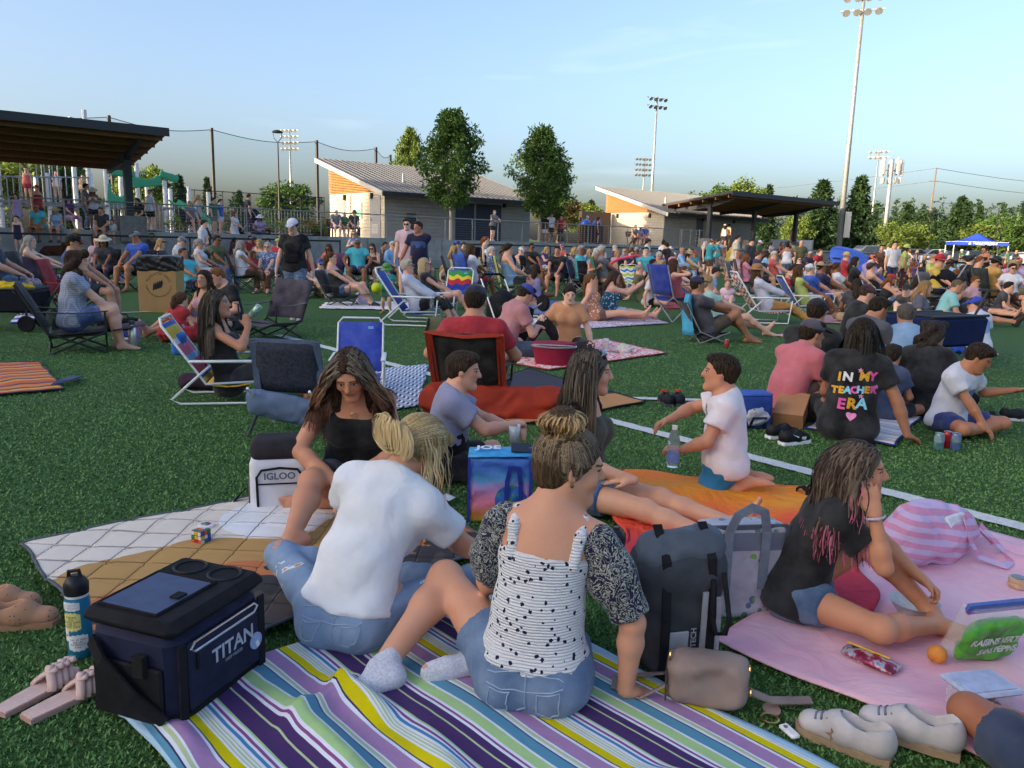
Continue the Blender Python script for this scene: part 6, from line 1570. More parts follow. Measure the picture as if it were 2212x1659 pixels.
text_on('TITAN',.062,c,(fx+.009,.035,.165),(0,1,0),(0,0,1),LBL,bold=.0015)
text_on('DEEP FREEZE',.013,c,(fx+.009,.035,.132),(0,1,0),(0,0,1),LBL)
MB().lathe([(.026,0),(.026,.004),(.020,.005),(.020,.003)],18,(fx+.006,.135,.125),rot=roty(R(90))).build('badge',plain((.35,.45,.7),.4),c)
MB().box((fx+.011,.138,.115),(.003,.012,.018),rotx(.4)).build('badge_mark',WHITE,c)
for s in (-1,1):MB().strip([(fx+.004,s*.165,.02),(fx+.006,s*.165,.26)],.028,.003,(1,0,0)).build('strap',BLKF,c)
ex= -Y/2-.006
MB().box((0,ex,.11),(.24,.014,.17),bev=.006).build('mesh_pocket',BLKF,c)
MB().strip([(-.12,ex-.004,.24),(-.06,ex-.03,.20),(.05,ex-.035,.12),(.13,ex-.01,.05)],.04,.004,(0,-1,0)).build('shoulder_strap',BLKF,c)
MB().box((.055,ex-.01,.20),(.035,.02,.06)).build('buckle',plain((.02,.02,.02),.4),c)
TEALB=plain((.018,.20,.34),.35,.5,0,.1,8)
bt=bottle('water_bottle','tall teal water bottle with white word stickers',[(.034,0),(.037,.006),(.037,.195),(.033,.205),(.033,.212)],(-1.37,2.30,0),[TEALB],22,parts= [('neck_ring',[(.0345,.205),(.0345,.216)],WHITE),('cap',[(.036,.214),(.037,.245),(.030,.26),(.018,.272),(.001,.273)],plain((.015,.015,.018),.4))])
MB().tube([(-.022,0,.258),(-.02,0,.285),(.012,0,.29),(.018,0,.262)],.007,6).build('carry_loop',plain((.015,.015,.018),.4),bt)
def on_cyl(o,txt,size,r,z,a0,mat,back=None,bw=None,bh=None,line=1.0):
 """words wrapped round a bottle, with an optional sticker patch under them"""
 if back is not None:
  m=MB();n=12
  for rr_,mt,k in ((r+.0012,back,1.0),):
   P= [];F= []
   for i in range(n+1):
    t= -1+2*i/n;w= (1-.25*abs(t)**3)*(1+.08*math.sin(i*2.3));a=a0+t*bw/(2*r)
    P+=[(rr_*math.cos(a),rr_*math.sin(a),z-bh/2*w),(rr_*math.cos(a),rr_*math.sin(a),z+bh/2*w)]
   for i in range(n):F.append((2*i,2*i+2,2*i+3,2*i+1))
   MB().add(P,F).build('sticker',back,o)
 me=text_mesh(txt,size,linesp=line)
 for v in me.vertices:
  a=a0+v.co.x/r;v.co=Vector(((r+.0024)*math.cos(a),(r+.0024)*math.sin(a),z+v.co.y))
 link('lettering',me,mat,o)
INK=plain((.02,.02,.02),.6)
on_cyl(bt,'STAY INFINITE\nAND BEYOND',.009,.037,.182,R(-100),LBL,WHITE,.062,.030)
on_cyl(bt,'TODAY\nIS A\nGOOD DAY\nFOR A\nGOOD DAY',.0095,.037,.130,R(-95),INK,plain((.75,.70,.25),.5),.056,.062,.85)
on_cyl(bt,'Let all that\nyou do\nbe done in\nlove',.010,.037,.058,R(-70),INK,WHITE,.060,.055,.85)
on_cyl(bt,'enough',.010,.037,.085,R(-135),INK,WHITE,.03,.045)
def slide_sandal(label,loc,heading):
 o=prop('sandal',label,'sandal',loc,heading,'pale slide sandals on the turf');SK=plain('#d8b7ac',.6,.3,0,.08);
 prof= [(-.028,-.125),(.028,-.125),(.033,-.06),(.036,.02),(.043,.075),(.034,.108),(.0,.130),(-.034,.108),(-.043,.075),(-.036,.02),(-.033,-.06)]
 MB().poly([(x,y,.004) for x,y in prof],(0,0,.014)).build('sole',plain('#b8948a',.7),o,auto=40);MB().poly([(x*.94,y*.97,.018) for x,y in prof],(0,0,.004)).build('footbed',SK,o,auto=40)
 for k in range(4):
  for s in (-1,1):MB().strip([(s*(.043-.022*t)*math.cos(t*2.4)+s*.0,.004+k*.02+t*.045,.014+.046*math.sin(min(1,t*1.05)*math.pi*.5+.02)+.002*((k+(s>0))%2)) for t in np.linspace(0,1,7)],.024,.0035,(0,-.15,1)).build('woven_strap',SK,o,True)
 return o
slide_sandal('pale woven slide sandal farther from the cooler',G(88,1500)[:2],22);slide_sandal('pale woven slide sandal nearest the cooler',G(152,1515)[:2],30)
def closed_shoe(label,loc,heading,col,sole,perf=False,group=None,laces=None,L=.26,z=0.0,logo=None,name='shoe'):
 o=prop(name,label,'shoe',loc,heading,group,z);k=L/.26
 S=SDF();S.cone((0,-.085*k,.045*k),(0,.0,.042*k),.036*k,.038*k,k=.03);S.cone((0,0,.04*k),(0,.085*k,.034*k),.038*k,.036*k,k=.03,flat= (np.array([0,0,1.0]),.85));S.ell((0,-.085*k,.06*k),np.array([.037,.036,.047])*k,k=.03);S.ell((0,.0,.065*k),np.array([.03,.05,.03])*k,k=.03)
 S.ell((0,-.046*k,.118*k),np.array([.029,.064,.080])*k,k=.004,sub=True);S.cuts= [(np.array([0,0,.012*k]),np.array([0,0,-1.0]))]
 as_obj('upper',S,.006,col,o);MB().lathe([(.001,0),(.0255*k,.001),(.001,.002)],12,(0,-.048*k,.052*k),sy=2.2).build('insole',plain((.05,.05,.06),.9),o)  # insole disc coloured dark so the shoe opening looks shaded inside
 prof= [(-.030,-.118),(.030,-.118),(.037,-.06),(.036,.01),(.042,.075),(.034,.112),(0,.130),(-.034,.112),(-.042,.075),(-.036,.01),(-.037,-.06)]
 MB().poly([(x*k,y*k,0) for x,y in prof],(0,0,.022*k)).build('sole',sole,o,auto=40)
 if laces:
  for i in range(5):MB().tube([(-.024*k,(.012+i*.015)*k,(.083-i*.006)*k),(0,(.016+i*.015)*k,(.094-i*.007)*k),(.024*k,(.012+i*.015)*k,(.083-i*.006)*k)],.0035*k,5).build('lace',laces,o)
 if logo is not None:logo(o,k)
 return o
PERF=Mat('perforated_leather',.75,.25);_w=PERF.coord();PERF.col(PERF.mix(PERF.voronoi(_w,70,rnd=.15).lt(.16),hx('#b08468'),hx('#3a2820')));PERF=PERF.m
closed_shoe('tan perforated slip-on shoe at the left edge, in front',G(45,1352)[:2],78,PERF,plain('#a07a60',.8),group='tan perforated shoes');closed_shoe('tan perforated slip-on shoe at the left edge, behind',G(10,1318)[:2],82,PERF,plain('#a07a60',.8),group='tan perforated shoes')
WORN=plain('#b9b3b2',.6,.3,0,.18,9);GUMS=plain('#9c8468',.8);LACE=plain('#77788a',.8)
def star(o,k):
 p= [(math.sin(i*math.pi/5)*(.02 if i%2==0 else.009),math.cos(i*math.pi/5)*(.02 if i%2==0 else.009)) for i in range(10)]
 MB().poly([(-.040*k,y+.02,.045+x) for x,y in p],(-.003,0,0)).build('star_patch',plain('#8a7460',.6),o)
closed_shoe('worn white sneaker with a star, left of the pair',G(1822,1610)[:2],-52,WORN,GUMS,laces=LACE,L=.27,logo=star,name='sneaker',group='worn white sneakers');closed_shoe('worn white sneaker lying on the pink sheet edge',G(1960,1608)[:2],-58,WORN,GUMS,laces=LACE,L=.28,name='sneaker',z=.012,group='worn white sneakers')
DKSH=plain('#23252d',.7,.25,0,.3,30);ORL=plain('#e0562f',.7)
for i,(px,a,lb) in enumerate(((1437,-6,'dark running shoe with orange trim, left of the pair on the white line'),(1464,4,'dark running shoe with orange trim, right of the pair on the white line'))):
 q=G(px,872)[:2];s_=closed_shoe(lb,q,a,DKSH,plain('#4a4c54',.8),laces=ORL,L=.29,name='running_shoe',group='running shoes on the line');MB().box((0,.055,.098),(.05,.012,.05),rotx(.5),bev=.004).build('tongue',ORL,s_)
def swoosh(o,k):
 MB().poly([(.040*k,y*k,z_*k) for y,z_ in ((.05,.03),(.0,.040),(-.07,.075),(.0,.052),(.055,.050))],(.004,0,0)).build('swoosh',WHITE,o)
closed_shoe('black sneaker with a white swoosh in front of the brown paper bag',G(1716,958)[:2],62,plain('#17181d',.6),WHITE,laces=plain('#222228',.8),L=.29,logo=swoosh,name='sneaker');closed_shoe('black sneaker half hidden behind its partner by the paper bag',G(1690,945)[:2],70,plain('#17181d',.6),WHITE,L=.29,name='sneaker')
closed_shoe('black sneaker beside the child with number ten',G(2140,915)[:2],60,plain('#15161b',.6),WHITE,L=.28,name='sneaker');closed_shoe('dark sneaker with pale toe at the right edge',G(2195,908)[:2],95,plain('#1b1c22',.6),plain('#c9c9ce',.6),L=.28,name='sneaker')
pz=prop('puzzle_cube','colourful puzzle cube standing on the beige part of the mat','toy',(*G(436,1188)[:2],.038),24);e=.056
MB().box((0,0,e/2),(e,e,e),bev=.002).build('core',plain((.015,.015,.015),.4),pz)
cc= [plain(x,.4,.4,0,.03) for x in ('#d8d8e0','#e05a30','#2f7a58','#d9b020','#3050b8','#b02a34')]
rr=random.Random(4);st_=e/3
for ax in range(3):
 for i in range(3):
  for j in range(3):
   u,v= (i-1)*st_,(j-1)*st_;s_=st_*.86
   p,d= {0:((u,-e/2,e/2+v),(s_,.002,s_)),1:((e/2,u,e/2+v),(.002,s_,s_)),2:((u,v,e),(s_,s_,.002))}[ax]
   MB().box(p,d).build('sticker',rr.choice(cc),pz)
pk=prop('puck_toy','round white puzzle disc with coloured wedges behind the cube','toy',(*G(446,1158)[:2],.038),0)
MB().lathe([(.030,0),(.036,.008),(.034,.018),(.026,.020)],22).build('rim',WHITE,pk,auto=50)
for i,cx in enumerate(('#b02a34','#2f7a58','#3050b8','#d9b020','#7a3a90')):
 a=i*1.257;MB().poly([(.022*math.cos(a+t)*k_,.022*math.sin(a+t)*k_,.0203) for t,k_ in ((0,.25),(0,1),(.5,1),(1.0,1),(1.0,.25))],(0,0,.002)).build('wedge',plain(cx,.4),pk)
bp=prop('cooler_backpack','white cooler backpack with IGLOO lettering and black lid','backpack',(-1.15,3.74),166)
S=SDF();S.box((0,0,.14),(.145,.10,.145),r=.045);as_obj('body',S,.012,WHF,bp)
S=SDF();S.box((0,-.005,.315),(.140,.105,.055),r=.045);as_obj('lid',S,.012,plain((.03,.026,.03),.8,.2,0,.2,20,.2),bp)
fy=.102
MB().tube([(-.105,fy+.004,.03),(-.108,fy+.006,.19),(-.085,fy+.006,.225),(0,fy+.006,.235),(.085,fy+.006,.225),(.108,fy+.006,.19),(.105,fy+.004,.03)],.006,6).build('pocket_piping',BLKF,bp)
MB().tube([(-.105,fy+.006,.155),(.105,fy+.006,.155)],.004,5).build('pocket_zip',BLKF,bp)
text_on('IGLOO',.048,bp,(0.0,fy+.008,.193),(-1,0,0),(0,0,1),plain((.10,.11,.14),.5),bold=.0012)
t_=MB().box((-.055,fy+.004,.045),(.075,.006,.026)).build('badge',WHITE,bp);text_on('MARINE',.016,bp,(-.055,fy+.009,.045),(-1,0,0),(0,0,1),INK,bold=.0006)
MB().tube([(-.093,fy+.008,.058),(-.017,fy+.008,.058),(-.017,fy+.008,.032),(-.093,fy+.008,.032)],.0016,4,closed=True).build('badge_rim',INK,bp)
for s in (-1,1):
 MB().box((s*.147,-.01,.10),(.012,.13,.15),bev=.004).build('mesh_pocket',plain((.10,.10,.11),.9),bp)
 MB().strip([(s*.09,-.10,.30),(s*.10,-.15,.2),(s*.12,-.13,.08),(s*.16,-.09,.02)],.04,.006,(0,-1,0)).build('strap',BLKF,bp)
MB().strip([(.17,-.02,.10),(.22,.0,.05),(.25,.06,.004),(.28,.12,.006)],.03,.003,(1,0,.3)).build('strap',BLKF,bp)
can_prof= [(.022,0),(.026,.004),(.0265,.012),(.0265,.145),(.023,.154),(.0235,.157),(.020,.156),(.020,.152)]
cb=bottle('drink_can','slim black energy drink can on the dark end of the mat',can_prof,(*G(936,1158)[:2],.03),[plain((.012,.018,.045),.3,.6,.3)],parts= [('rim',[(.0236,.153),(.0238,.158),(.020,.157)],SILV)]);MB().box((.010,-.0265,.05),(.012,.002,.035)).build('barcode',plain((.5,.5,.55),.5),cb)
sheet('paper_tag','small white folded paper tag by the black can','paper',(G(950,1092)[:2],G(970,1100)[:2],G(985,1092)[:2],G(965,1083)[:2]),WHITE,(6,6),.01,.001,3,.045)
def sky_print():
 M=Mat('sky_globe_print',.45,.4);w=M.coord();x,y,z=M.xyz(w);n=M.noise(w,9,4)
 c=M.ramp(z/.34+(n-.5)*.28,[(0,hx('#d8b040')),(.14,hx('#e08a50')),(.3,hx('#d87a98')),(.5,hx('#b78ac0')),(.66,hx('#5a9ad0')),(.85,hx('#3a62b8')),(1,hx('#4a80c8'))])
 d= ((x-.055).pow(2)+(z-.12).pow(2)).sqrt();g_=M.mix(M.noise(w,22,3).sstep(.48,.54),hx('#2f66b8'),hx('#4a9a40'));c=M.mix(d.lt(.078)*y.lt(-.05),c,g_);M.col(c);M.bump(M.noise(w,14,3),.5,.02); return M.m
eb=prop('shopping_bag','glossy insulated bag printed with a pink sky and green globe','bag',(-.045,3.66),0);SKP=sky_print()
S=SDF();S.box((0,0,.165),(.150,.085,.165),r=.018);S.disp=lambda P:folds(P,.004,2.0,1.0);as_obj('body',S,.011,SKP,eb)
MB().grid(lambda u,v:((u-.5)*.31,-.09+.18*v,.335+.018*math.sin(v*math.pi)+.012*u),5,5,.004).build('flap',plain('#3f9ad6',.45),eb,True)
text_on('JOE',.075,eb,(-.06,-.02,.366),(1,0,.03),(-.12,1,.05),plain((.72,.8,.86),.5),bold=.003)
MB().box((.10,.01,.362),(.10,.16,.004)).build('flap_opening',plain((.02,.025,.05),.8),eb)
for x in (-.148,.148):MB().strip([(x,-.088,.0),(x,-.09,.335)],.014,.003,(0,-1,0)).build('edge_trim',plain('#2b3a9a',.6),eb)
MB().strip([(.03,-.088,.02),(.035,-.092,.22),(.05,-.10,.29),(.09,-.10,.29),(.10,-.092,.2),(.105,-.088,.02)],.022,.003,(0,-1,0)).build('handle',plain('#27348c',.6),eb)
GRB=plain((.085,.10,.125),.6,.35,0,.18,9,.2);DGB=plain((.045,.048,.056),.7,.3,0,.2,14,.15);LGR=plain((.34,.35,.38),.5,.4,0,.08)
db=prop('roll_top_backpack','dark grey roll top dry backpack with reflective strips','backpack',(.55,2.33),-14)
S=SDF();S.box((0,0,.18),(.118,.09,.18),r=.05);S.cone((-.08,0,.36),(.08,0,.36),.085,.075,k=.08);S.disp=lambda P:folds(P,.0035,1.6,3.0);as_obj('body',S,.010,DGB,db)
S=SDF();S.cone((-.08,-.005,.39),(.08,0,.41),.080,.07,k=.05);S.disp=lambda P:folds(P,.006,1.8,5.0);as_obj('roll_top',S,.010,GRB,db)
MB().box((-.045,-.100,.10),(.085,.008,.15),bev=.004).build('reflective_panel',LGR,db);MB().box((.045,-.101,.17),(.018,.006,.26)).build('reflective_strip',LGR,db);MB().box((.082,-.100,.16),(.045,.006,.24),bev=.003).build('reflective_strip',plain((.40,.38,.42),.5),db)
text_on('STORMTECH',.026,db,(.012,-.1045,.11),(0,0,1),(-1,0,0),LGR,bold=.0006)
for x in (-.085,.068):MB().strip([(x,-.103,.0),(x,-.106,.22),(x,-.085,.40),(x,0,.49)],.028,.004,(0,-1,.2)).build('strap',BLKF,db)
MB().tube([(.10,-.105,.36),(.115,-.13,.22),(.105,-.13,.17),(.075,-.125,.17),(.062,-.12,.22),(.066,-.105,.34)],.009,6).build('handle_loop',BLKF,db,True)
def tote_print():
 M=Mat('tote_print',.4,.45);w=M.coord();x,y,z=M.xyz(w);n=M.noise(w,11,4);c=M.ramp(n,[(.2,hx('#8d8a96')),(.5,hx('#a9a6b2')),(.8,hx('#c4c0ca'))])
 v=M.voronoi(w,26);m=v.lt(.34)*M.noise(w,7,2).gt(.48);c=M.mix(m,c,M.mix(M.noise(w,30,2).gt(.55),hx('#5b6b8c'),hx('#6e9a4a')));c=M.mix((z-.30).abs().lt(.035),c,hx('#6a6f80'));M.col(c); return M.m
tt=prop('tote_bag','grey printed tote bag behind the dark backpack','bag',(.86,2.72),-8);S=SDF();S.box((0,0,.18),(.155,.055,.18),r=.014);S.disp=lambda P:folds(P,.003,1.8,2.0);as_obj('body',S,.010,tote_print(),tt)
for x in (-.157,.157):MB().strip([(x,-.05,.0),(x,-.05,.36)],.018,.004,(0,-1,0)).build('edge_trim',plain('#565b66',.7),tt)
MB().strip([(-.155,-.05,.355),(.155,-.05,.355)],.018,.004,(0,-1,0)).build('edge_trim',plain('#565b66',.7),tt)
MB().strip([(-.07,-.062,.10),(-.072,-.062,.34),(-.05,-.075,.41),(0,-.08,.44),(.05,-.075,.42),(.072,-.062,.34),(.07,-.062,.12)],.034,.003,(0,-1,.15)).build('handle',plain('#727a88',.7),tt)
b2_=bottle('water_bottle','turquoise bottle with a black cap peeking over the dark backpack',[(.036,0),(.040,.02),(.040,.24),(.034,.26)],(.40,2.72,0),[plain('#4fb8c8',.35,.5)],parts= [('cap',[(.036,.255),(.039,.285),(.026,.31),(.014,.318),(.001,.319)],plain((.015,.015,.018),.4)),('lid_button',[(.012,.315),(.012,.325),(.001,.326)],plain((.03,.03,.03),.3))])
TAUP=plain('#8d7a72',.55,.35,0,.14,8,.2)
pu=prop('handbag','taupe leather handbag with gold hardware in front of the backpack','bag',(.60,2.09),12,z=.02);S=SDF();S.box((0,0,.075),(.115,.055,.072),r=.04);S.ell((0,.01,.125),(.10,.045,.03),k=.04);S.ell((.02,-.06,.10),(.05,.02,.03),k=.03,sub=True);S.disp=lambda P:folds(P,.0035,2.2,1.5);as_obj('body',S,.008,TAUP,pu)
MB().strip([(-.12,-.03,.06),(-.19,-.04,.012),(-.27,0,.012),(-.27,.05,.015),(-.18,.08,.02),(-.12,.05,.05)],.028,.003,(0,.3,1)).build('strap',TAUP,pu);MB().strip([(.11,.0,.06),(.19,.03,.02),(.26,.07,.006),(.31,.085,.006)],.028,.003,(0,-.3,1)).build('strap',TAUP,pu)
MB().strip([(-.118,-.05,.02),(-.120,.0,.09),(-.115,.02,.14)],.012,.003,(-1,0,0)).build('side_gusset',plain('#3a302e',.6),pu)
for x,y,z in ((-.112,-.01,.145),(.115,.0,.125),(.122,-.01,.06)):MB().tube([(x,y+.012*math.cos(a),z+.014*math.sin(a)) for a in np.linspace(0,6.28,12)[:-1]],.003,5,closed=True).build('buckle',GOLD,pu)
kc=prop('key_charm','gold keyring with a white car key and dark tassel by the handbag','keys',(*G(1662,1560)[:2],.0),0)
MB().tube([(.024*math.cos(a),.024*math.sin(a),.012) for a in np.linspace(0,6.28,18)[:-1]],.0042,6,closed=True).build('ring',GOLD,kc)
MB().box((.038,-.055,.010),(.030,.062,.014),rotz(.35),bev=.005).build('car_key',WHITE,kc,auto=40);MB().lathe([(.006,0),(.006,.002)],12,(.030,-.045,.017)).build('key_button',plain((.15,.15,.15),.5),kc)
MB().lathe([(.026,0),(.026,.005),(.001,.006)],18,(.02,.045,.010),rot=rotx(.2)).build('leather_charm',plain('#a08478',.6),kc)
for i in range(12):MB().tube([(.045,-.01,.010),(.075+.004*i,-.02-.004*i,.012),(.10+.008*(i%4),-.035+.006*(i%5)-.004*i,.006)],.0022,4).build('tassel_strand',plain((.02,.02,.035),.8),kc)
PST=Mat('pink_stripe_bag',.85,.2);_w=PST.coord();_x,_y,_z=PST.xyz(_w);PST.col(PST.mix(((_z*1.0+_x*.18+PST.noise(_w,5,2)*.03)*21).fract().lt(.5),hx('#cf8fae'),hx('#c9b2d2')));PST.bump(PST.noise(_w,9,3,.5,1.2),.6,.03);PST=PST.m
bb=prop('beach_bag','slumped pink and lilac striped beach bag on the pink sheet','bag',(1.88,3.28),-32,z=.025);S=SDF();S.ell((0,0,.10),(.26,.13,.13),k=.05);S.cone((-.18,0,.09),(.20,.0,.07),.10,.085,k=.08);S.ell((-.08,.01,.19),(.15,.07,.06),k=.06);S.cuts= [(np.array([0,0,.0]),np.array([0,0,-1.0]))];S.disp=lambda P:folds(P,.010,1.3,2.0);as_obj('body',S,.011,PST,bb)
MB().box((.02,-.10,.17),(.15,.02,.09),rotx(-.5),bev=.008).build('napkin',plain('#d6d8dd',.9),bb,auto=40)
MB().strip([(.05,-.11,.21),(.07,-.14,.10),(.10,-.17,.03),(.14,-.26,.012),(.24,-.24,.012),(.30,-.16,.03),(.26,-.08,.12)],.034,.003,(0,-.5,1)).build('strap',PST,bb);MB().tube([(.22,.02,.15),(.30,-.04,.09),(.31,-.12,.03)],.006,5).build('cord',plain('#c48aa8',.8),bb)
FOIL=Mat('foil_pouch',.22,.6);_w=FOIL.coord();FOIL.b.inputs['Metallic'].default_value=.35;FOIL.col(FOIL.ramp(FOIL.noise(_w,26,3),[(.3,hx('#5a1830')),(.45,hx('#a03050')),(.55,hx('#c0c0cc')),(.7,hx('#3a3a70'))]));FOIL.bump(FOIL.noise(_w,60,3),.6,.006);FOIL=FOIL.m
sp=prop('snack_pouch','shiny red drink pouch with a yellow straw on the pink sheet','pouch',(*G(1878,1448)[:2],.028),-38);S=SDF();S.ell((0,0,.016),(.040,.082,.018));S.box((0,0,.014),(.042,.088,.004),r=.003,k=.02);as_obj('pouch',S,.006,FOIL,sp);MB().tube([(.0,.085,.036),(.012,-.055,.036)],.0032,6).build('straw',plain('#e0b030',.5),sp)
ZB=Mat('zip_bag_film',.12,.5);ZB.col((.80,.82,.86));ZB.b.inputs['Alpha'].default_value=.28;ZB=ZB.m
GRP=Mat('grape_bag_print',.4,.4);_w=GRP.coord();GRP.col(GRP.ramp(GRP.noise(_w,10,3,.5,.6),[(.3,hx('#2f7a2a')),(.5,hx('#5fae3a')),(.62,hx('#3f9a48')),(.75,hx('#a8c860'))]));GRP=GRP.m
zb=prop('zip_bag','clear zip bag with a green grape packet reading RAISINS VERTS','bag',(*G(2128,1448)[:2],.03),-14)
S=SDF();S.box((0,0,.085),(.115,.022,.085),rotx(.35),r=.02);S.disp=lambda P:folds(P,.006,2.2,1.0);inner=as_obj('grape_packet',S,.008,GRP,zb)
MB().box((0,.02,.11),(.255,.07,.215),rotx(.35),bev=.02).build('bag_film',ZB,zb);MB().box((0,-.022,.215),(.26,.012,.024),rotx(.35)).build('zip_seal',plain('#4a6ab0',.4),zb);MB().box((0,-.022,.198),(.26,.012,.006),rotx(.35)).build('zip_line',plain('#8a4a98',.4),zb)
me=text_mesh('RAISINS VERTS',.030,bold=.0012);decal(me,zb,inner,(0,-.02,.088),(1,0,0),(0,.35,1),plain((.62,.72,.62),.5),'lettering',.003);me=text_mesh('SANS PÉPINS',.028,bold=.0012);decal(me,zb,inner,(.02,-.02,.052),(1,0,0),(0,.35,1),plain((.62,.72,.62),.5),'lettering',.003)
MB().lathe([(.001,.0),(.026,.012),(.032,.03),(.022,.052),(.001,.06)],14,(-.17,.03,0)).build('apricot',plain('#d98a3a',.5),zb,True)
tb=prop('fruit_tub','clear plastic tub full of dark red fruit on the pink sheet','container',(*G(2108,1560)[:2],.028),-12)
MB().box((0,0,.045),(.16,.11,.09),bev=.02,taper=1.06).build('tub',ZB,tb,auto=40);rrn=np.random.default_rng(2);FR=plain('#7a1426',.35,.5,0,.3,40)
for i in range(38):
 x,y,z= (rrn.random(3)-.5)*[.125,.08,.05]+[0,0,.036];MB().lathe([(.001,-.010),(.010,-.005),(.011,.004),(.001,.010)],8,(x,y,z)).build('berry',FR,tb,True)
MB().box((0,0,.094),(.18,.13,.016),bev=.007).build('lid',plain((.48,.52,.66),.25,.5),tb,auto=40);MB().box((0,0,.103),(.15,.10,.004),bev=.002).build('lid_panel',plain((.40,.44,.60),.25,.5),tb)
tn=prop('round_tin','small round wooden tin on the pink sheet at the right edge','tin',(*G(2196,1282)[:2],.03),0);MB().lathe([(.034,0),(.036,.004),(.036,.018),(.033,.020),(.036,.023),(.036,.038),(.030,.040)],22).build('body',plain('#c8a888',.5),tn,auto=50);MB().lathe([(.028,.040),(.028,.042),(.001,.0425)],20).build('mirror',plain((.12,.11,.12),.2,.5),tn)
bw=prop('paper_bowl','pale paper bowl behind the child on the pink sheet','bowl',(*G(1970,1345)[:2],.03),0);MB().lathe([(.05,0),(.085,.055),(.088,.056),(.083,.054),(.046,.006)],22).build('bowl',plain('#c6ccd0',.7),bw,auto=50)
for px,a,lb in ((1740,60,'black strappy sandal behind the child on the pink sheet'),(1790,75,'second black strappy sandal beyond the child in black')):
 sd_=prop('sandal',lb,'sandal',G(px,1082)[:2],a,'black sandals');MB().poly([(x,y,.0) for x,y in ((-.03,-.12),(.03,-.12),(.04,.06),(.0,.13),(-.04,.06))],(0,0,.03)).build('sole',BLKF,sd_)
 for y in (-.03,.06):MB().strip([(-.042,y,.02),(-.035,y,.07),(0,y,.085),(.035,y,.07),(.042,y,.02)],.03,.004,(0,-.2,1)).build('strap',BLKF,sd_)
lb_=prop('lunch_cooler','blue lunch cooler bag with a stuffed side pocket behind the kneeling child','cooler',G(1622,922)[:2],-8);S=SDF();S.box((0,0,.13),(.13,.09,.13),r=.03);S.disp=lambda P:folds(P,.003,2,1);as_obj('body',S,.012,plain('#2c4690',.8,.2,0,.15,10),lb_);MB().box((0,0,.262),(.25,.17,.03),bev=.012).build('lid',plain('#3a5cae',.75),lb_,auto=40);S=SDF();S.ell((0,-.10,.10),(.10,.035,.07));S.disp=lambda P:folds(P,.012,2.5,2);as_obj('towel_roll',S,.011,plain('#a9aab4',.9),lb_);MB().strip([(-.06,-.095,.02),(-.05,-.14,.10),(.05,-.14,.10),(.06,-.095,.02)],.02,.003,(0,-1,0)).build('strap',NAVY,lb_)
def paper_bag(label,loc,heading,w,d,h_,tilt=0):
 o=prop('paper_bag',label,'bag',loc,heading);o.rotation_euler[0]=R(tilt);m=MB();t=.004
 for c_,s_ in (((0,-d/2,h_/2),(w,t,h_)),((0,d/2,h_/2),(w,t,h_)),((-w/2,0,h_/2),(t,d,h_)),((w/2,0,h_/2),(t,d,h_)),((0,0,.004),(w,d,t))):MB().box(c_,s_).build('panel',plain('#a87a58',.85,.2,0,.1,6),o)
 return o
o=paper_bag('flattened brown paper bag beside the person in the pink tee',(*G(1700,925)[:2],.06),30,.22,.12,.28,-62);paper_bag('upright brown paper bag on the blanket in the right crowd',G(1918,655)[:2],10,.34,.2,.45)
def soda(label,loc,top,bot,z=0.0):
 return bottle('drink_can',label,[(.026,0),(.032,.006),(.033,.012),(.033,.105),(.027,.118)],(*loc[:2],z),[plain(bot,.3,.5,.3,.35,26)],parts= [('rim',[(.027,.116),(.028,.121),(.024,.120),(.024,.117)],SILV),('band',[(.0335,.06),(.0335,.10)],plain(top,.3,.5,.3))],cat='can')
soda('silver and teal can on the left of the three cans',G(2026,972),'#9aa8b8','#5f8a90');soda('red cola can in the middle of the three cans',G(2044,968),'#b02030','#a01828');soda('blue and silver can on the right of the three cans',G(2062,972),'#8898a8','#5a78a8');soda('red can by the bare feet of the person in the low chair',G(1569,752),'#b85a5a','#a04048')
print('PROPS',round(time.time()-T0,1))
# --- middle distance
def mid(label,px,heading,**k):
 q=G(*px)[:2]
 k['h']=.0145 if q[1]<7 else.0175 if q[1]<10 else.021 if q[1]<13 else.025; return person(label,q,heading,**k)
def cover(o,key,col): pass
RUST='#9c3320'
q=dp(1028,700,6.15);qr= (q[0],q[1])
rc=chair('low_rust',qr,8,'#1a1614','rust red low camp chair with black back panel holding the person in red',scale=.98)
for s in (-1,1):MB().strip([(s*.27,-.225,.22),(s*.272,-.345,.45),(s*.275,-.475,.69)],.06,.012,(0,-1,.4)).build('edge_band',plain(RUST,.75),rc)
MB().strip([(-.27,-.475,.685),(0,-.50,.665),(.27,-.475,.685)],.03,.012,(0,-1,.4)).build('edge_band',plain(RUST,.75),rc)
o,K=person('person in a red tee and navy cap sitting in the rust red camp chair',qr,8,pose='beach',sex='m',H=1.80,g=1.12,h=.0135,skin='#c08a6e',top= ('tee','#b02734'),bottom= ('shorts','#3a3030'),hair= ('short','#1c1613'),hat= ('cap','#1c2036'),lean= (-14,-6),pel= (0,0,.18),head= (0,6,0),hl= (-.30,.22,.30),hr= (.20,.30,.34))
S=SDF();S.cone((-.36,.0,.16),(-.30,.25,.18),.10,.07,k=.05);S.disp=lambda P:folds(P,.01,1.5,1)
a_=prop('chair_bag','rust orange fabric chair sleeve spread out behind the child in grey','bag',G(1075,905)[:2],0);S=SDF();S.box((0,0,.13),(.50,.05,.13),rotx(-.35),r=.05);S.cone((.40,0,.16),(.62,.02,.20),.10,.03,k=.06);S.cone((-.48,0,.14),(-.36,.05,.16),.13,.12,k=.06);S.disp=lambda P:folds(P,.011,1.2,2.0);as_obj('sleeve',S,.014,plain(RUST,.75,.25,0,.15,6,.2),a_)
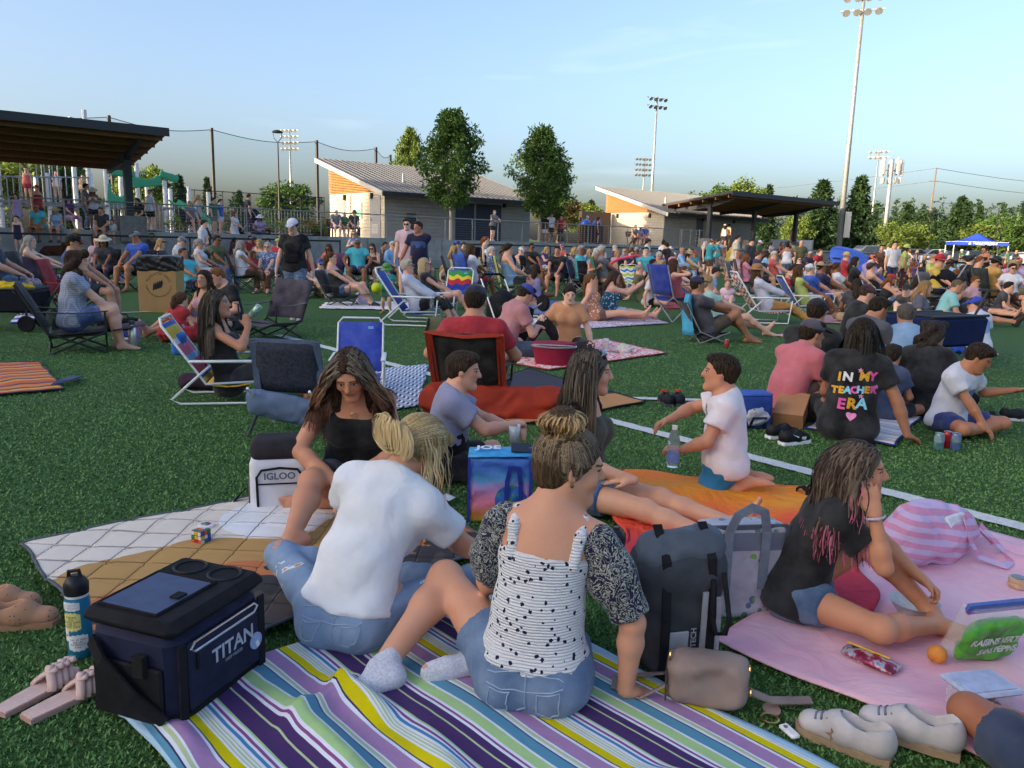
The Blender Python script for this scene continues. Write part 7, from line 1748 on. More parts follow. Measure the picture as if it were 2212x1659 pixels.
bc=chair('beach',G(775,850)[:2],172,'#3c52b8','empty bright blue beach chair with a white frame behind the person in black',scale=.78);MB().box((-.12,-.445,.70),(.06,.004,.032),rotx(.55)).build('tag',plain('#7ab4e0',.5),bc);text_on('RIO',.022,bc,(-.12,-.438,.702),(-1,0,0),(0,-.5,.85),plain('#b03040',.5))
gc=prop('mesh_chair','slate blue folding chair with dark mesh back, its back to the camera','chair',G(632,932)[:2],8);gc.scale= (.84,)*3;SL=plain('#5d6f8c',.75,.25,0,.12,6,.2)
MB().grid(lambda u,v:((u-.5)*.54,-.02-.10*v-.03*math.sin(math.pi*u),.34+.42*v),8,6,.006).build('backrest',plain((.035,.04,.06),.8,.2,0,.3,40),gc,True)
S=SDF();S.cone((-.26,-.12,.30),(.28,-.10,.20),.075,.10,k=.05,flat= (np.array([0,1.0,0]),.55));S.cone((-.26,-.12,.22),(.26,-.08,.14),.07,.09,k=.06,flat= (np.array([0,1.0,0]),.5));S.disp=lambda P:folds(P,.006,1.4,1);as_obj('seat',S,.012,SL,gc)
for s in (-1,1):
 MB().strip([(s*.27,-.03,.30),(s*.275,-.06,.55),(s*.27,-.12,.78)],.055,.01,(0,-1,.2)).build('side_panel',plain('#4c5a72',.8),gc);MB().tube([(s*.28,.25,.0),(s*.26,-.25,.40)],.012,7).build('leg',FRAME_W,gc);MB().tube([(s*.27,-.25,.0),(s*.27,.20,.38)],.012,7).build('leg',FRAME_K,gc)
MB().strip([(-.27,-.115,.77),(.27,-.115,.77)],.04,.008,(0,-1,.2)).build('top_band',plain('#4c5a72',.8),gc)
MULTI=pattern_cloth('multi_stripe',lambda M,w:zramp(M,(M.xyz(w)[2]*2.2).fract(),[(1,'#d86a8a'),(.5,'#e8e0e0'),(1,'#e0b83a'),(.4,'#3a62b0'),(1,'#c84868'),(.5,'#7ab0d8')]),bump=False)
q=dp(500,750,6.3);qd= (q[0],q[1])
chair('beach',qd,78,'#c85a7a','pink and yellow striped beach chair with white frame under the drinking person',mat=MULTI,scale=.86)
o,K=person('person in a black tank top drinking from a can in the striped beach chair',qd,78,pose='beach',sex='f',H=1.62,g=.92,h=.0135,skin='#b98468',top= ('tank','#101014'),bottom= ('shorts','#30323c'),hair= ('long','#16110f',.44,.9),head= (8,-6,0),hr= (.07,.15,.64),er= (1,.2,-.8),hdr= (-.3,-.1,.95),curlr=.7,pel= (0,0,.17),lean= (-20,-10))
strands(o,K,700,.50,'#1c1512',tips_material('black_hair',hx('#120e0c'),hx('#2a211c'),.3,1,.12),seed=20,segs=18,wave=.006,push=.3,width=.004)
w_=o.matrix_basis@Vector(K['Wr']+K['hdr']*.07+np.array([0,.03,.02]));cn=bottle('drink_can','patterned can at the lips of the drinking person',[(.024,0),(.030,.005),(.031,.10),(.026,.115)],tuple(w_),[plain('#8fa8a0',.3,.5,.3,.5,40)],cat='can');cn.rotation_euler= (R(-40),0,hdg(78))
hb=prop('blue_pouch','bright blue pouch hanging on the striped beach chair','bag',(qd[0]-.42,qd[1]-.02),78,z=.40);S=SDF();S.box((0,0,.06),(.11,.045,.085),r=.03);as_obj('pouch',S,.012,plain('#2f74c8',.7),hb);text_on('BODY',.045,hb,(.06,0.0,.05),(0,-1,0),(0,0,1),plain((.7,.75,.85),.6))
hb.rotation_euler[2]=hdg(78)
rl=prop('chair_sleeve','dark purple rolled chair sleeve lying on the turf','bag',G(462,843)[:2],92);S=SDF();S.cone((0,-.24,.075),(0,.20,.075),.075,.06,k=.03);S.disp=lambda P:folds(P,.004,2,1);as_obj('roll',S,.014,plain('#3d2c3c',.85,.2,0,.2,8),rl)
dc=chair('low',G(590,730)[:2],200,'#3a3440','dark purple mesh camp chair behind the drinking person',scale=1.1);text_on('MAX',.06,dc,(.12,-.485,.60),(-1,0,0),(0,-.5,.9),plain((.6,.6,.62),.6))
MB().grid(lambda u,v:((u-.5)*.5,.34+.30*v,.22+.05*v),4,4,.006).build('footrest',CLOTH,dc,True,color=hx('#3a2c38'))
chair('low',G(165,757)[:2],62,'#17171b','low black camp chair of the person in the plaid top',scale=1.12)
o,K=mid('person in a pale blue plaid top and denim shorts in the low black chair',(165,757),62,pose='chair',sex='f',H=1.66,g=1.2,skin='#d8ab94',top= ('tee','#7c8298',PLAID),bottom= ('shorts','#3c548c',DENIM),hair= ('curly','#2c1d1a',.3,1.25),pel= (0,0,.37),lean= (-2,8),head= (16,4,0),hl= (-.06,.42,.44),hr= (.10,.44,.44),fl= (-.10,.44,.08),fr= (.12,.48,.08))
jk=prop('jacket','dark green jacket hanging from the low black chair','jacket',G(118,742)[:2],40);S=SDF();S.ell((0,0,.26),(.15,.07,.17));S.disp=lambda P:folds(P,.015,1.6,1);as_obj('cloth',S,.016,plain('#24322c',.9),jk)
fk=bottle('steel_flask','brushed steel flask standing on the turf beside bare feet',[(.04,0),(.045,.01),(.045,.24),(.03,.27),(.028,.29)],(*G(288,754)[:2],0),[SILV],cat='flask',parts= [('cap',[(.031,.285),(.031,.33),(.001,.335)],plain((.05,.05,.06),.4))])
bottle('water_bottle','lilac tumbler behind the steel flask',[(.035,0),(.045,.16),(.046,.20)],(*G(297,737)[:2],0),[plain('#a98ac0',.4)],parts= [('lid',[(.046,.20),(.046,.22),(.001,.222)],plain('#b9a8cc',.4))])
closed_shoe('blue running shoe left of the child in the red dress',G(268,732)[:2],95,plain('#2c3a8a',.7),WHITE,L=.28,name='running_shoe')
chair('camp',G(165,700)[:2],75,'#b0202c','bright red camp chair of the person with the black and red cap');mid('person in a black and red cap and sunglasses in the red camp chair',(180,702),78,pose='chair',sex='m',H=1.72,skin='#b98a70',top= ('tee','#2a4a9a'),bottom= ('shorts','#23242c'),hair= ('short','#1c1613'),hat= ('cap','#14141a','#a03a40'),glasses=True)
WAG=plain('#1d1e26',.8,.2,0,.2,12)
def wagon(label,loc,heading,col,sc=1.0,cloth=None):
 o=prop('folding_wagon',label,'wagon',loc,heading);o.scale= (sc,)*3
 MB().box((0,0,.40),(.50,.90,.30),taper=1.06,bev=.03).build('basket',col,o,auto=40);MB().box((0,0,.557),(.46,.85,.01)).build('interior',plain((.01,.01,.012),.9),o)
 for x in (-.24,.24):
  for y in (-.34,.34):
   w=MB().lathe([(.05,-.03),(.10,-.035),(.11,0),(.10,.035),(.05,.03)],16,(x*1.1,y,.11),rot=roty(R(90))).build('wheel',BLKF,o,auto=50);MB().tube([(x*1.05,y,.11),(x,y,.28)],.015,6).build('strut',FRAME_K,o)
  MB().tube([(x*1.06,-.46,.56),(x*1.06,.46,.56)],.014,6).build('rim_rail',FRAME_K,o)
 MB().tube([(0,.46,.30),(0,.70,.62),(0,.82,.80)],.014,6).build('handle',FRAME_K,o);MB().tube([(-.1,.82,.80),(.1,.82,.80)],.016,6).build('grip',FRAME_K,o)
 if cloth:S=SDF();S.ell((0,0,.58),(.22,.36,.06));S.disp=lambda P:folds(P,.015,1.6,1);as_obj('cover_cloth',S,.02,cloth,o)
 return o
wagon('black folding wagon with a yellow cloth on top at the left edge',G(18,712)[:2],80,WAG,1.0,plain('#c8a818',.9));wagon('navy folding wagon between the people on the right',G(2010,795)[:2],62,plain('#16224c',.8,.2,0,.15,8),1.15)
mid('person in a dark grey shirt and jeans cut off by the left edge',(12,680),68,pose='chair_arms',sex='m',H=1.78,g=1.15,skin='#c99a82',top= ('tee','#3a4258'),bottom= ('jeans','#4a6890',DENIM),hair= ('balding','#8a8078'),shoes='#20202a');chair('camp',G(12,680)[:2],68,'#20232c','dark camp chair at the left edge')
mid('person in a purple sleeveless top gesturing with both hands at the far left',(82,652),75,pose='chair',sex='f',H=1.64,g=1.3,skin='#d9b09a',top= ('tank','#3a2c48'),bottom= ('capri','#241f30'),hair= ('long','#a5a09a',.34,.9),hl= (-.05,.44,.74),hr= (.10,.42,.70));chair('camp',G(82,652)[:2],75,'#22242c','black camp chair of the gesturing person in purple')
bx=prop('waste_box','cardboard waste box with a black liner and round park emblem','bin',G(352,672)[:2],-8);CARD=plain('#b08a5c',.85,.2,0,.06,5)
MB().box((0,0,.38),(.62,.50,.76),taper=1.0).build('box',CARD,bx);S=SDF();S.box((0,0,.83),(.325,.265,.13),r=.02);S.disp=lambda P:folds(P,.007,1.5,2);as_obj('liner',S,.016,plain((.012,.012,.014),.3,.5),bx)
for k in range(5):MB().poly([(-.0+(-.02+.03*k)*1.0+x*(.05+.006*k)-.04,-.2535,.44+z*.15+.012*k) for x,z in ((-.25,-.5),(.25,-.35),(.55,.1),(.30,.5),(-.1,.1))],(0,.002,0)).build('emblem_leaf',INK,bx)
me=text_mesh('TUALATIN HILLS',.062,space=1.15)
for v in me.vertices:a=math.pi/2-v.co.x/.20;r_=.19+v.co.y;v.co=Vector((r_*math.cos(a)+.03,-.2525,.47+r_*math.sin(a)))
link('lettering',me,INK,bx);me=text_mesh('PARK & RECREATION DISTRICT',.040,space=1.1)
for v in me.vertices:a= -math.pi/2+v.co.x/.20;r_=.20-v.co.y;v.co=Vector((r_*math.cos(a)+.03,-.2525,.47+r_*math.sin(a)))
link('lettering',me,INK,bx)
mid('person in a pink halter top leaning on one arm beside the waste box',(448,728),205,pose='stretch',sex='f',H=1.66,g=.95,skin='#b98a72',top= ('cami','#c39aa4'),bottom= ('short_shorts','#8a7884'),hair= ('long','#1d1614',.30,.9),lean= (-6,0),head= (-10,0,0),hr= (.42,.10,.04),er= (.6,-.3,.4),fl= (.46,.55,.08),fr= (.62,.40,.08),hl= (-.2,.12,.3))
def dress(o,K):
 S=SDF();S.ell((0,.10,.10),(.30,.34,.13));S.cone(K['P'],K['W'],.16,.10,k=.08);S.disp=lambda P:folds(P,.014,2.0,1.0);S.cuts= [(np.array([0,0,.01]),np.array([0,0,-1.0]))];as_obj('tulle_skirt',S,.016,CLOTH,o,hx('#b0161f'))
mid('child in a red party dress sitting with back turned',(386,737),18,pose='cross',sex='f',H=1.12,g=.95,skin='#d9a98c',top= ('cap','#b4202a'),bottom=None,hair= ('pony','#5a3c28',.26,1.0),extra=dress,head= (14,4,0))
mid('person in a black tee looking down at a food tray by the waste box',(505,712),218,pose='cross',sex='m',H=1.76,g=1.05,skin='#d8a58c',top= ('tee','#121218'),bottom= ('shorts','#24262e'),hair= ('short','#8a5632'),head= (6,26,0),lean= (6,18))
mid('toddler half hidden behind the child in the red dress',(412,722),80,pose='cross',sex='m',H=.92,skin='#d9a98c',top= ('tee','#8a8a98'),bottom= ('shorts','#4a4a60'),hair= ('short','#33261e'))
def pouch_bag(o,K):
 S=SDF();S.box(K['P']+np.array([.03,.15,.14]),(.11,.03,.07),r=.03);as_obj('crossbody_bag',S,.014,BLKF,o)
o,K=mid('person in a black tee, heathered leggings and white cap walking toward the camera',(640,692),172,pose='walk',sex='f',H=1.66,g=1.15,h=.013,skin='#d3a896',top= ('tee','#0e0e12'),bottom= ('capri','#3a4a6c',HEATHER),hair= ('pony','#2a211d',.26,1.0),hat= ('cap','#d9dcea'),shoes='#b8b0b0',extra=pouch_bag,head= (14,16,0),fl= (-.07,.16,.09),fr= (.08,-.18,.11),hl= (-.30,-.02,.80),hr= (.30,.05,.80),glasses=False)
o,K=mid('toddler in a green bucket hat and turquoise tee holding a yellow ball',(836,677),186,pose='stand',sex='m',H=.86,g=1.25,h=.011,skin='#e0b8a0',top= ('tee','#2fa8a0'),bottom= ('shorts','#6a9c86'),hair= ('short','#a08060'),hat= ('bucket','#5f9a4a'),shoes='#a88a60',headscale=1.12,hr= (.50,.12,1.28),er= (1,0,-.5),hl= (-.22,.30,.86),el= (-1,-.2,-.3),pel= (0,0,.86),fl= (-.16,.12,.085),fr= (.16,-.08,.085))
_b=Vector((G(822,677)[0]-.04,G(836,677)[1]-.18,.47));bl=MB().lathe([(.10*math.sin(a),-.10*math.cos(a)) for a in np.linspace(.02,3.12,14)],20).build('yellow_ball',plain('#c8d420',.45,.4,0,.06),None,True);bl.location=_b;tag(bl,'bright yellow ball held by the toddler','ball')
BLUEPRINT=pattern_cloth('navy_print_tee',lambda M,w:M.mix((((M.xyz(w)[0]/.17).pow(4)+((M.xyz(w)[2]-1.24)/.07).pow(4)).lt(1.0))*M.xyz(w)[1].gt(.05)*M.noise(w,9,2).sstep(.35,.5),M.objcol(),hx('#3f5686')))
mid('standing person in a navy tee with faded blue print beside the toddler',(905,656),190,pose='stand',sex='m',H=1.74,g=1.12,h=.014,skin='#a9765a',top= ('tee','#262640'),topmat=BLUEPRINT,bottom= ('shorts','#23232e'),hair= ('short','#1d1714'),head= (30,4,0),hl= (.25,.2,.8),hr= (.44,.12,.72),belly=.5)
mid('standing person in a pale pink polo and sunglasses behind the navy tee',(880,648),185,pose='stand_hip',sex='m',H=1.82,g=1.05,h=.015,skin='#d8b09c',top= ('polo','#d3b4c0'),bottom= ('shorts','#2c2f3c'),hair= ('short','#26201c'),glasses=True)
BPAT=pattern_cloth('blue_pattern',lambda M,w:M.mix(M.voronoi(w,22).lt(.16),hx('#2a4aa0'),hx('#7a96d0')),bump=False)
chair('beach',G(905,702)[:2],92,'#2a4aa0','nearer blue patterned beach chair with white frame',mat=BPAT,scale=1.12);chair('beach',G(945,687)[:2],92,'#2a4aa0','farther blue patterned beach chair of the pair',mat=BPAT,scale=1.1)
mid('person in a white jacket and sunglasses in the nearer blue beach chair',(905,702),92,pose='beach',sex='f',H=1.64,g=1.05,skin='#d3a690',top= ('long','#ccd0e2'),bottom= ('capri','#15151a'),hair= ('short','#c9c0b0',.2,1.25),glasses=True,pel= (0,0,.33),fl= (-.11,.66,.08),fr= (.11,.56,.08))
mid('person in a black sleeveless top and sunglasses in the farther blue beach chair',(945,687),92,pose='beach_ext',sex='f',H=1.66,g=1.0,skin='#d3a088',top= ('sleeveless','#1c1c26'),bottom= ('short_shorts','#2a2c38'),hair= ('bob','#c0ac84',.22,1.1),glasses=True,pel= (0,0,.33),fl= (-.11,.70,.08),fr= (.16,.60,.12))
bottle('water_bottle','clear bottle in the armrest holder of the nearer blue chair',[(.03,0),(.034,.01),(.034,.15),(.013,.19)],(*(G(905,702)[:2]+[.24,-.34]),.28),[CLEARB]);MB
RBW=zig([(1,'#2f4fae'),(1,'#3c8a50'),(.7,'#d8c040'),(1,'#b03040'),(1.2,'#283a8a')],.30,'rainbow_chair');chair('beach',G(985,668)[:2],185,'#2f4fae','empty beach chair with blue, green and red stripes',mat=RBW)
mid('person in a peach tee and dark trousers sitting on the coral mat',(1225,757),188,pose='cross',sex='f',H=1.60,g=1.12,h=.0115,skin='#e2b9a4',top= ('wide','#cf9468'),bottom= ('leggings','#211820'),hair= ('lowbun','#17120f'),fr= (.52,.20,.07),kr= (1,.5,.2),tr= (.9,.2,.1),hr= (.46,.16,.12),er= (1,-.2,.2),hl= (-.34,.05,.06),el= (-1,-.3,.2),head= (-14,18,0),lean= (2,6))
hbk=prop('hamper','crimson insulated hamper with metal handles in front of the peach tee','hamper',G(1195,790)[:2],8);MB().lathe([(.17,0),(.21,.20),(.215,.24),(.20,.265),(.001,.28)],26,sx=1.15,sy=.8).build('body',plain('#8c1d38',.75,.25,0,.1,10),hbk,auto=50);MB().tube([(.22*1.12*math.cos(a),.22*.80*math.sin(a),.225) for a in np.linspace(0,6.28,26)[:-1]],.010,6,closed=True).build('rim',SILV,hbk);MB().tube([(-.22,-.10,.24),(-.12,-.19,.255),(.12,-.19,.255),(.22,-.10,.24)],.008,6).build('handle',SILV,hbk)
def nlogo(o,k):text_on('N',.05,o,(-.041*k,.0,.055*k),(0,-1,0),(0,0,1),plain('#2a3050',.5),bold=.002)
closed_shoe('white and navy running shoe right of the crimson hamper',G(1268,786)[:2],66,plain('#a9b0c0',.7,.3,0,.3,20),WHITE,laces=WHITE,L=.29,name='running_shoe',logo=nlogo)
hcap=prop('baseball_cap','crumpled white cap with mauve brim lying on the coral mat','cap',G(1348,764)[:2],80);S=SDF();S.ell((0,0,.05),(.10,.11,.075));S.disp=lambda P:folds(P,.012,2.5,1);S.cuts= [(np.array([0,0,.0]),np.array([0,0,-1.0]))];as_obj('crown',S,.014,plain('#cfc8c0',.9),hcap);MB().lathe([(.001,0),(.09,.006),(.092,.014),(.001,.016)],18,(0,-.13,.01)).build('brim',plain('#9c7c86',.8),hcap)
bottle('jar','small white lidded jar on the coral mat',[(.035,0),(.04,.01),(.04,.09),(.034,.10)],(*G(1308,756)[:2],.02),[plain('#d8c8c4',.5)],parts= [('lid',[(.036,.10),(.036,.13),(.001,.132)],WHITE)],cat='jar')
def stroller(label,loc,heading,col,sc=1.0,lying=False):
 o=prop('stroller',label,'stroller',loc,heading);o.scale= (sc,)*3
 S=SDF();S.ell((0,-.05,.70),(.22,.30,.22),cuts= [(np.array([0,.12,.66]),unit([0,.8,-.6]))]);as_obj('canopy',S,.02,col,o)
 S=SDF();S.box((0,.05,.48),(.19,.24,.05),r=.04);S.box((0,-.16,.62),(.19,.04,.2),rotx(.25),r=.03,k=.04);as_obj('seat',S,.02,col,o);MB().box((0,0,.22),(.34,.5,.12),bev=.03).build('basket',BLKF,o,auto=40)
 for s in (-1,1):
  MB().tube([(s*.22,.42,.12),(s*.22,.05,.52),(s*.22,-.42,1.02)],.014,7).build('frame_bar',FRAME_S,o);MB().tube([(s*.22,-.35,.12),(s*.22,.1,.58)],.014,7).build('frame_bar',FRAME_S,o)
  for y in (.42,-.35):MB().lathe([(.03,-.02),(.115,-.025),(.125,0),(.115,.025),(.03,.02)],18,(s*.25,y,.125),rot=roty(R(90))).build('wheel',BLKF,o,auto=50)
 MB().tube([(-.22,-.42,1.02),(-.15,-.48,1.05),(.15,-.48,1.05),(.22,-.42,1.02)],.018,7).build('handle',BLKF,o)
 if lying:o.rotation_euler[0]=R(-75);o.location.z=.20
 return o
stroller('black stroller tipped back behind the person in the pink cap tee',G(1145,745)[:2],-40,BLKF,.95,True)
mid('person in a dusty pink tee and blue cap bent over behind the red tee',(1090,772),62,pose='cross',sex='m',H=1.74,skin='#cf9c86',top= ('tee','#c08488'),bottom= ('shorts','#3a4a66'),hair= ('short','#1d1714'),hat= ('cap','#2f3f9c','#5a4a48'),head= (10,30,0),lean= (8,22),hl= (-.02,.38,.34),hr= (.08,.38,.34))
mid('person in a rust print top reclining behind the peach tee',(1290,694),96,pose='stretch',sex='f',H=1.66,skin='#d8a58a',top= ('tank','#b0785e',FLORAL),bottom= ('short_shorts','#7a5a50'),hair= ('pony','#6e4c30',.40,1.0),fl= (-.06,.95,.10),fr= (.1,.82,.18))
mid('person in a teal print tank top and white skirt with raised hands',(1315,690),84,pose='stretch',sex='f',H=1.68,g=1.35,skin='#dba894',top= ('tank','#2c5a78',FLORAL),bottom= ('shorts','#c3cbe2'),hair= ('long','#3a2622',.36,1.0),lean= (-2,4),hl= (-.02,.50,.60),hr= (.10,.50,.62),el= (-.6,.2,-1),er= (.6,.2,-1),hdl= (0,.7,.7),hdr= (0,.7,.7),pnl= (1,0,0),pnr= (-1,0,0),fl= (-.06,.95,.09),fr= (.10,.92,.1))
mid('person in a white tee and black shorts kneeling sideways on the crimson mat',(1402,662),118,pose='side',sex='f',H=1.66,skin='#d3a088',top= ('tee','#ddd0da'),bottom= ('short_shorts','#1c161e'),hair= ('bob','#b89a70',.24,1.0),head= (10,10,0))
chair('camp_silver',G(1452,692)[:2],62,'#1f3a9a','royal blue camp chair with silver legs seen from the side',scale=1.1);mid('person in a coral tank top with one hand behind the head in the blue chair',(1458,690),66,pose='chair',sex='f',H=1.50,skin='#d9a98e',top= ('tank','#c8605e'),bottom= ('shorts','#a84850'),hair= ('bob','#4a2e20',.2,1.1),hr= (.16,.05,1.02),er= (1,.6,.2),lean= (-24,-14))
chair('low_silver',G(1528,738)[:2],84,'#24262e','low dark camp chair with a turquoise towel over its back',scale=.85);tw_=prop('towel','turquoise towel hung over the low camp chair','towel',G(1500,738)[:2],84);MB().grid(lambda u,v:((u-.5)*.30,-.12-.05*math.sin(v*3+u*5),.10+.58*v),6,8,.01).build('cloth',plain('#4a9cc0',.9,.15,0,.12,8),tw_,True)
mid('person in a charcoal tee and navy cap relaxing barefoot in the low chair',(1528,738),84,pose='beach',sex='m',H=1.74,g=1.08,h=.0125,skin='#a9785a',top= ('tee','#4a4852'),bottom= ('shorts','#4d463c'),hair= ('short','#1a1512'),hat= ('cap','#23284a'),pel= (0,0,.17),fl= (-.14,.66,.08),fr= (.08,.56,.08),hl= (-.02,.40,.38),hr= (.08,.42,.46))
mid('person in a mint tee resting beside the charcoal tee, bare legs out',(1552,722),88,pose='beach_ext',sex='f',H=1.64,skin='#d9ab94',top= ('tee','#9cc4c0'),bottom= ('short_shorts','#55605c'),hair= ('pony','#a98c60',.3,1.0),pel= (0,0,.22))
mid('child in a pale pink dress sitting and raising one fist',(1568,668),196,pose='knees',sex='f',H=1.22,skin='#d9b09c',top= ('cap','#dcc0d2'),bottom= ('skirt','#dcc0d2'),hair= ('pony','#8a6a4c',.24,.9),hr= (-.0,.0,.0),hl= (-.46,.12,.62),el= (-1,-.3,-.5))
MEX=zig([(1,'#b83a30'),(.7,'#e4e0dc'),(.8,'#3a3f7a'),(.6,'#e0e0dc'),(1,'#c8582c'),(.7,'#e0dcd8')],.13,'serape');chair('beach',G(1655,697)[:2],92,'#b83a30','beach chair with red, white and navy woven stripes',mat=MEX,scale=1.15)
mid('person in a white shirt, straw fedora and ochre trousers in the striped chair',(1655,697),92,pose='beach_ext',sex='f',H=1.68,skin='#cf9c82',top= ('long','#d2d5e4'),bottom= ('pants','#c8924e'),hair= ('long','#4a3426',.26,.9),hat= ('fedora','#a87a4c'),pel= (0,0,.34),hl= (-.10,.44,.46),hr= (.10,.46,.46))
o,K=mid('person in a black tee with colourful teacher lettering propped on one arm',(1828,946),22,pose='side',sex='f',H=1.66,g=1.2,h=.010,skin='#a97458',top= ('tee','#0d0d12'),bottom= ('leggings','#121218'),hair= ('bob','#0f0c0c',.22,1.15),head= (20,4,0),lean= (0,6),sidelean=4,hr= (.42,-.04,.035),fl= (-.55,.22,.07),fr= (-.36,.35,.07))
sh= [c_ for c_ in o.children if c_.name.startswith('shirt')][0];C_k,t_,f_,r_k=K['C'],K['t1'],K['f1'],K['r1']
PALC= {c_:plain(h_,.7) for c_,h_ in dict(y='#d8a030',w='#ddd8dc',p='#d85aa0',b='#8cc8e0',m='#e08ab8').items()}
for line,zz,sz,cols in (('IN MY',-.14,.085,'ywyp'),('TEACHER',-.235,.066,'yybpbyp'),('ERA',-.335,.105,'pyb')):
 wds=len(line);wid=sz*.62;i=0
 for k_,chh in enumerate(line):
  if chh==' ': continue
  x= (k_-(wds-1)/2)*wid
  decal(text_mesh(chh,sz,bold=.004,res=2),o,sh,C_k-f_*.16+r_k*x+t_*zz+t_*.02*math.sin(x*9),r_k,t_,PALC[cols[i%len(cols)]],'letter',.005,.18);i+=1
for x,zz in ((.02,-.09),(.14,-.19),(.05,-.27)):
 p_= [(math.sin(i*math.pi/5)*(.02 if i%2==0 else.009),math.cos(i*math.pi/5)*(.02 if i%2==0 else.009)) for i in range(10)];decal(flat_poly(p_),o,sh,C_k-f_*.16+r_k*x+t_*zz,r_k,t_,PALC['m'],'star',.005,.18)
p_= [(.035*math.sin(a)**3,.03*(math.cos(a)-.35*math.cos(2*a)-.12*math.cos(3*a))) for a in np.linspace(0,6.28,22)[:-1]];decal(flat_poly(p_),o,sh,C_k-f_*.16+r_k*.01-t_*.42,r_k,t_,PALC['m'],'heart',.005,.18)
strands(o,K,700,.26,'#0d0b0b',tips_material('jet',hx('#0b0909'),hx('#181414'),.3,1,.06),seed=30,segs=14,wave=.004,push=.2,width=.005)
def ten(o,K):
 s_= [c_ for c_ in o.children if c_.name.startswith('shirt')][0];decal(text_mesh('10',.10,bold=.003),o,s_,K['C']-K['t1']*.17*K['s']+K['f1']*.2,-K['r1'],K['t1'],plain('#2f6ab0',.6),'number',.005,.2)
 decal(flat_poly([(-.02,.02),(.02,.02),(.02,-.01),(0,-.025),(-.02,-.01)]),o,s_,K['C']-K['t1']*.10*K['s']+K['f1']*.2-K['r1']*.10*K['s'],-K['r1'],K['t1'],plain('#c89a40',.6),'crest',.005,.2)
o,K=mid('child in a white tee with number ten reaching out a green toy',(2045,930),150,pose='cross',sex='m',H=1.34,g=1.05,h=.009,skin='#b57c5e',top= ('tee','#d9dae6'),bottom= ('shorts','#2c3a78'),hair= ('short','#17120f',.2,1.3),extra=ten,head= (-22,30,0),lean= (2,16),hl= (-.52,.30,.42),el= (-.4,-.3,-.7),hr= (.02,.42,.06),er= (.8,.2,.4),curll=.6)
w_=o.matrix_basis@Vector(K['Wl']+K['hdl']*.09);ty=MB().box((0,0,0),(.03,.03,.065),bev=.006).build('green_toy',plain('#1f8a4a',.5),None);ty.location=w_;tag(ty,'small green toy in the hand of the child with number ten','toy')
mid('person in a coral pink tee and grey cap with brown bag behind',(1695,905),62,pose='knees',sex='m',H=1.58,g=1.1,h=.010,skin='#b98468',top= ('tee','#d0707a'),bottom= ('shorts','#4a3a3a'),hair= ('short','#15110f'),hat= ('cap','#4a4652','#20202a'),head= (16,6,0),lean= (2,26),hl= (-.04,.46,.18),hr= (.16,.40,.12))
mid('person in a black tee and black cap with knees drawn up behind the pink tee',(1740,860),40,pose='knees',sex='m',H=1.76,skin='#b98468',top= ('tee','#131318'),bottom= ('shorts','#15151b'),hair= ('short','#15110f'),hat= ('cap','#141418'),h=.012)
REDBLK=pattern_cloth('grey_red_block',lambda M,w:M.mix((M.xyz(w)[2]+M.xyz(w)[0]*.3).lt(.30)*M.xyz(w)[2].gt(.17),M.objcol(),hx('#b8283a')))
mid('person in a grey tee with a red block looking at a phone',(1852,828),66,pose='cross',sex='m',H=1.76,g=1.02,h=.011,skin='#b58064',top= ('tee','#55565e'),topmat=REDBLK,bottom= ('shorts','#2a2c34'),hair= ('short','#14100e'),head= (12,24,0),lean= (0,14),hr= (.06,.42,.40),hl= (-.02,.36,.30))
mid('person in a black tee and maroon cap behind the grey and red tee',(1838,764),84,pose='cross',sex='m',H=1.78,g=1.05,h=.012,skin='#c99a82',top= ('tee','#121217'),bottom= ('shorts','#22242a'),hair= ('buzz','#3a2c24'),hat= ('cap','#43242c'),head= (10,14,0))
mid('person in a light blue shirt seen from behind near the navy wagon',(1945,838),14,pose='cross',sex='m',H=1.62,g=1.15,h=.011,skin='#a87a60',top= ('tee','#86a8ce'),bottom= ('pants','#3a4660'),hair= ('short','#5a5654',.2,.8),lean= (4,14))
mid('person in a black shirt leaning forward beside the light blue shirt',(1985,898),34,pose='cross',sex='f',H=1.54,g=1.15,h=.0105,skin='#b98a70',top= ('tee','#0f0f14'),bottom= ('pants','#15151b'),hair= ('curly','#262326',.2,.95),lean= (4,22),head= (40,8,0))
mid('small child peeking between the lettered tee and the light blue shirt',(1905,905),40,pose='cross',sex='m',H=1.12,h=.012,skin='#b07c60',top= ('tee','#3a4a6a'),bottom= ('shorts','#2a2c3a'),hair= ('short','#1a1411'))
WAVE=pattern_cloth('white_wave_print',lambda M,w:M.mix((((M.xyz(w)[0]/.14).pow(2)+((M.xyz(w)[2]-.42)/.09).pow(2)).lt(1.0))*M.xyz(w)[1].lt(-.02),M.objcol(),hx('#7f9fd0')))
mid('child in a white tee with a blue mountain print and royal blue cap, back turned',(2110,772),-8,pose='kneel',sex='m',H=1.34,h=.0115,skin='#cf9c86',top= ('wide','#c9cedc'),topmat=WAVE,bottom= ('shorts','#2a3a5a'),hair= ('short','#4a3424'),hat= ('cap','#2748b8'),head= (-60,8,0),lean= (8,14))
mid('person in a black tank and shorts with bare legs stretched to the right',(2080,700),108,pose='stretch',sex='m',H=1.76,skin='#b58064',top= ('tank','#15151b'),bottom= ('shorts','#15151b'),hair= ('short','#14100e'),shoes='#2a2018',fl= (-.02,1.0,.09),fr= (.16,.95,.09))
mid('person in a grey top lying on one side behind the navy wagon',(1985,722),125,pose='lie_side',sex='f',H=1.66,skin='#d3a890',top= ('tee','#5a5c6c'),bottom= ('shorts','#4a4a58'),hair= ('bob','#9c7a50',.26,1.1),lean= (-20,4),head= (-12,10,0))
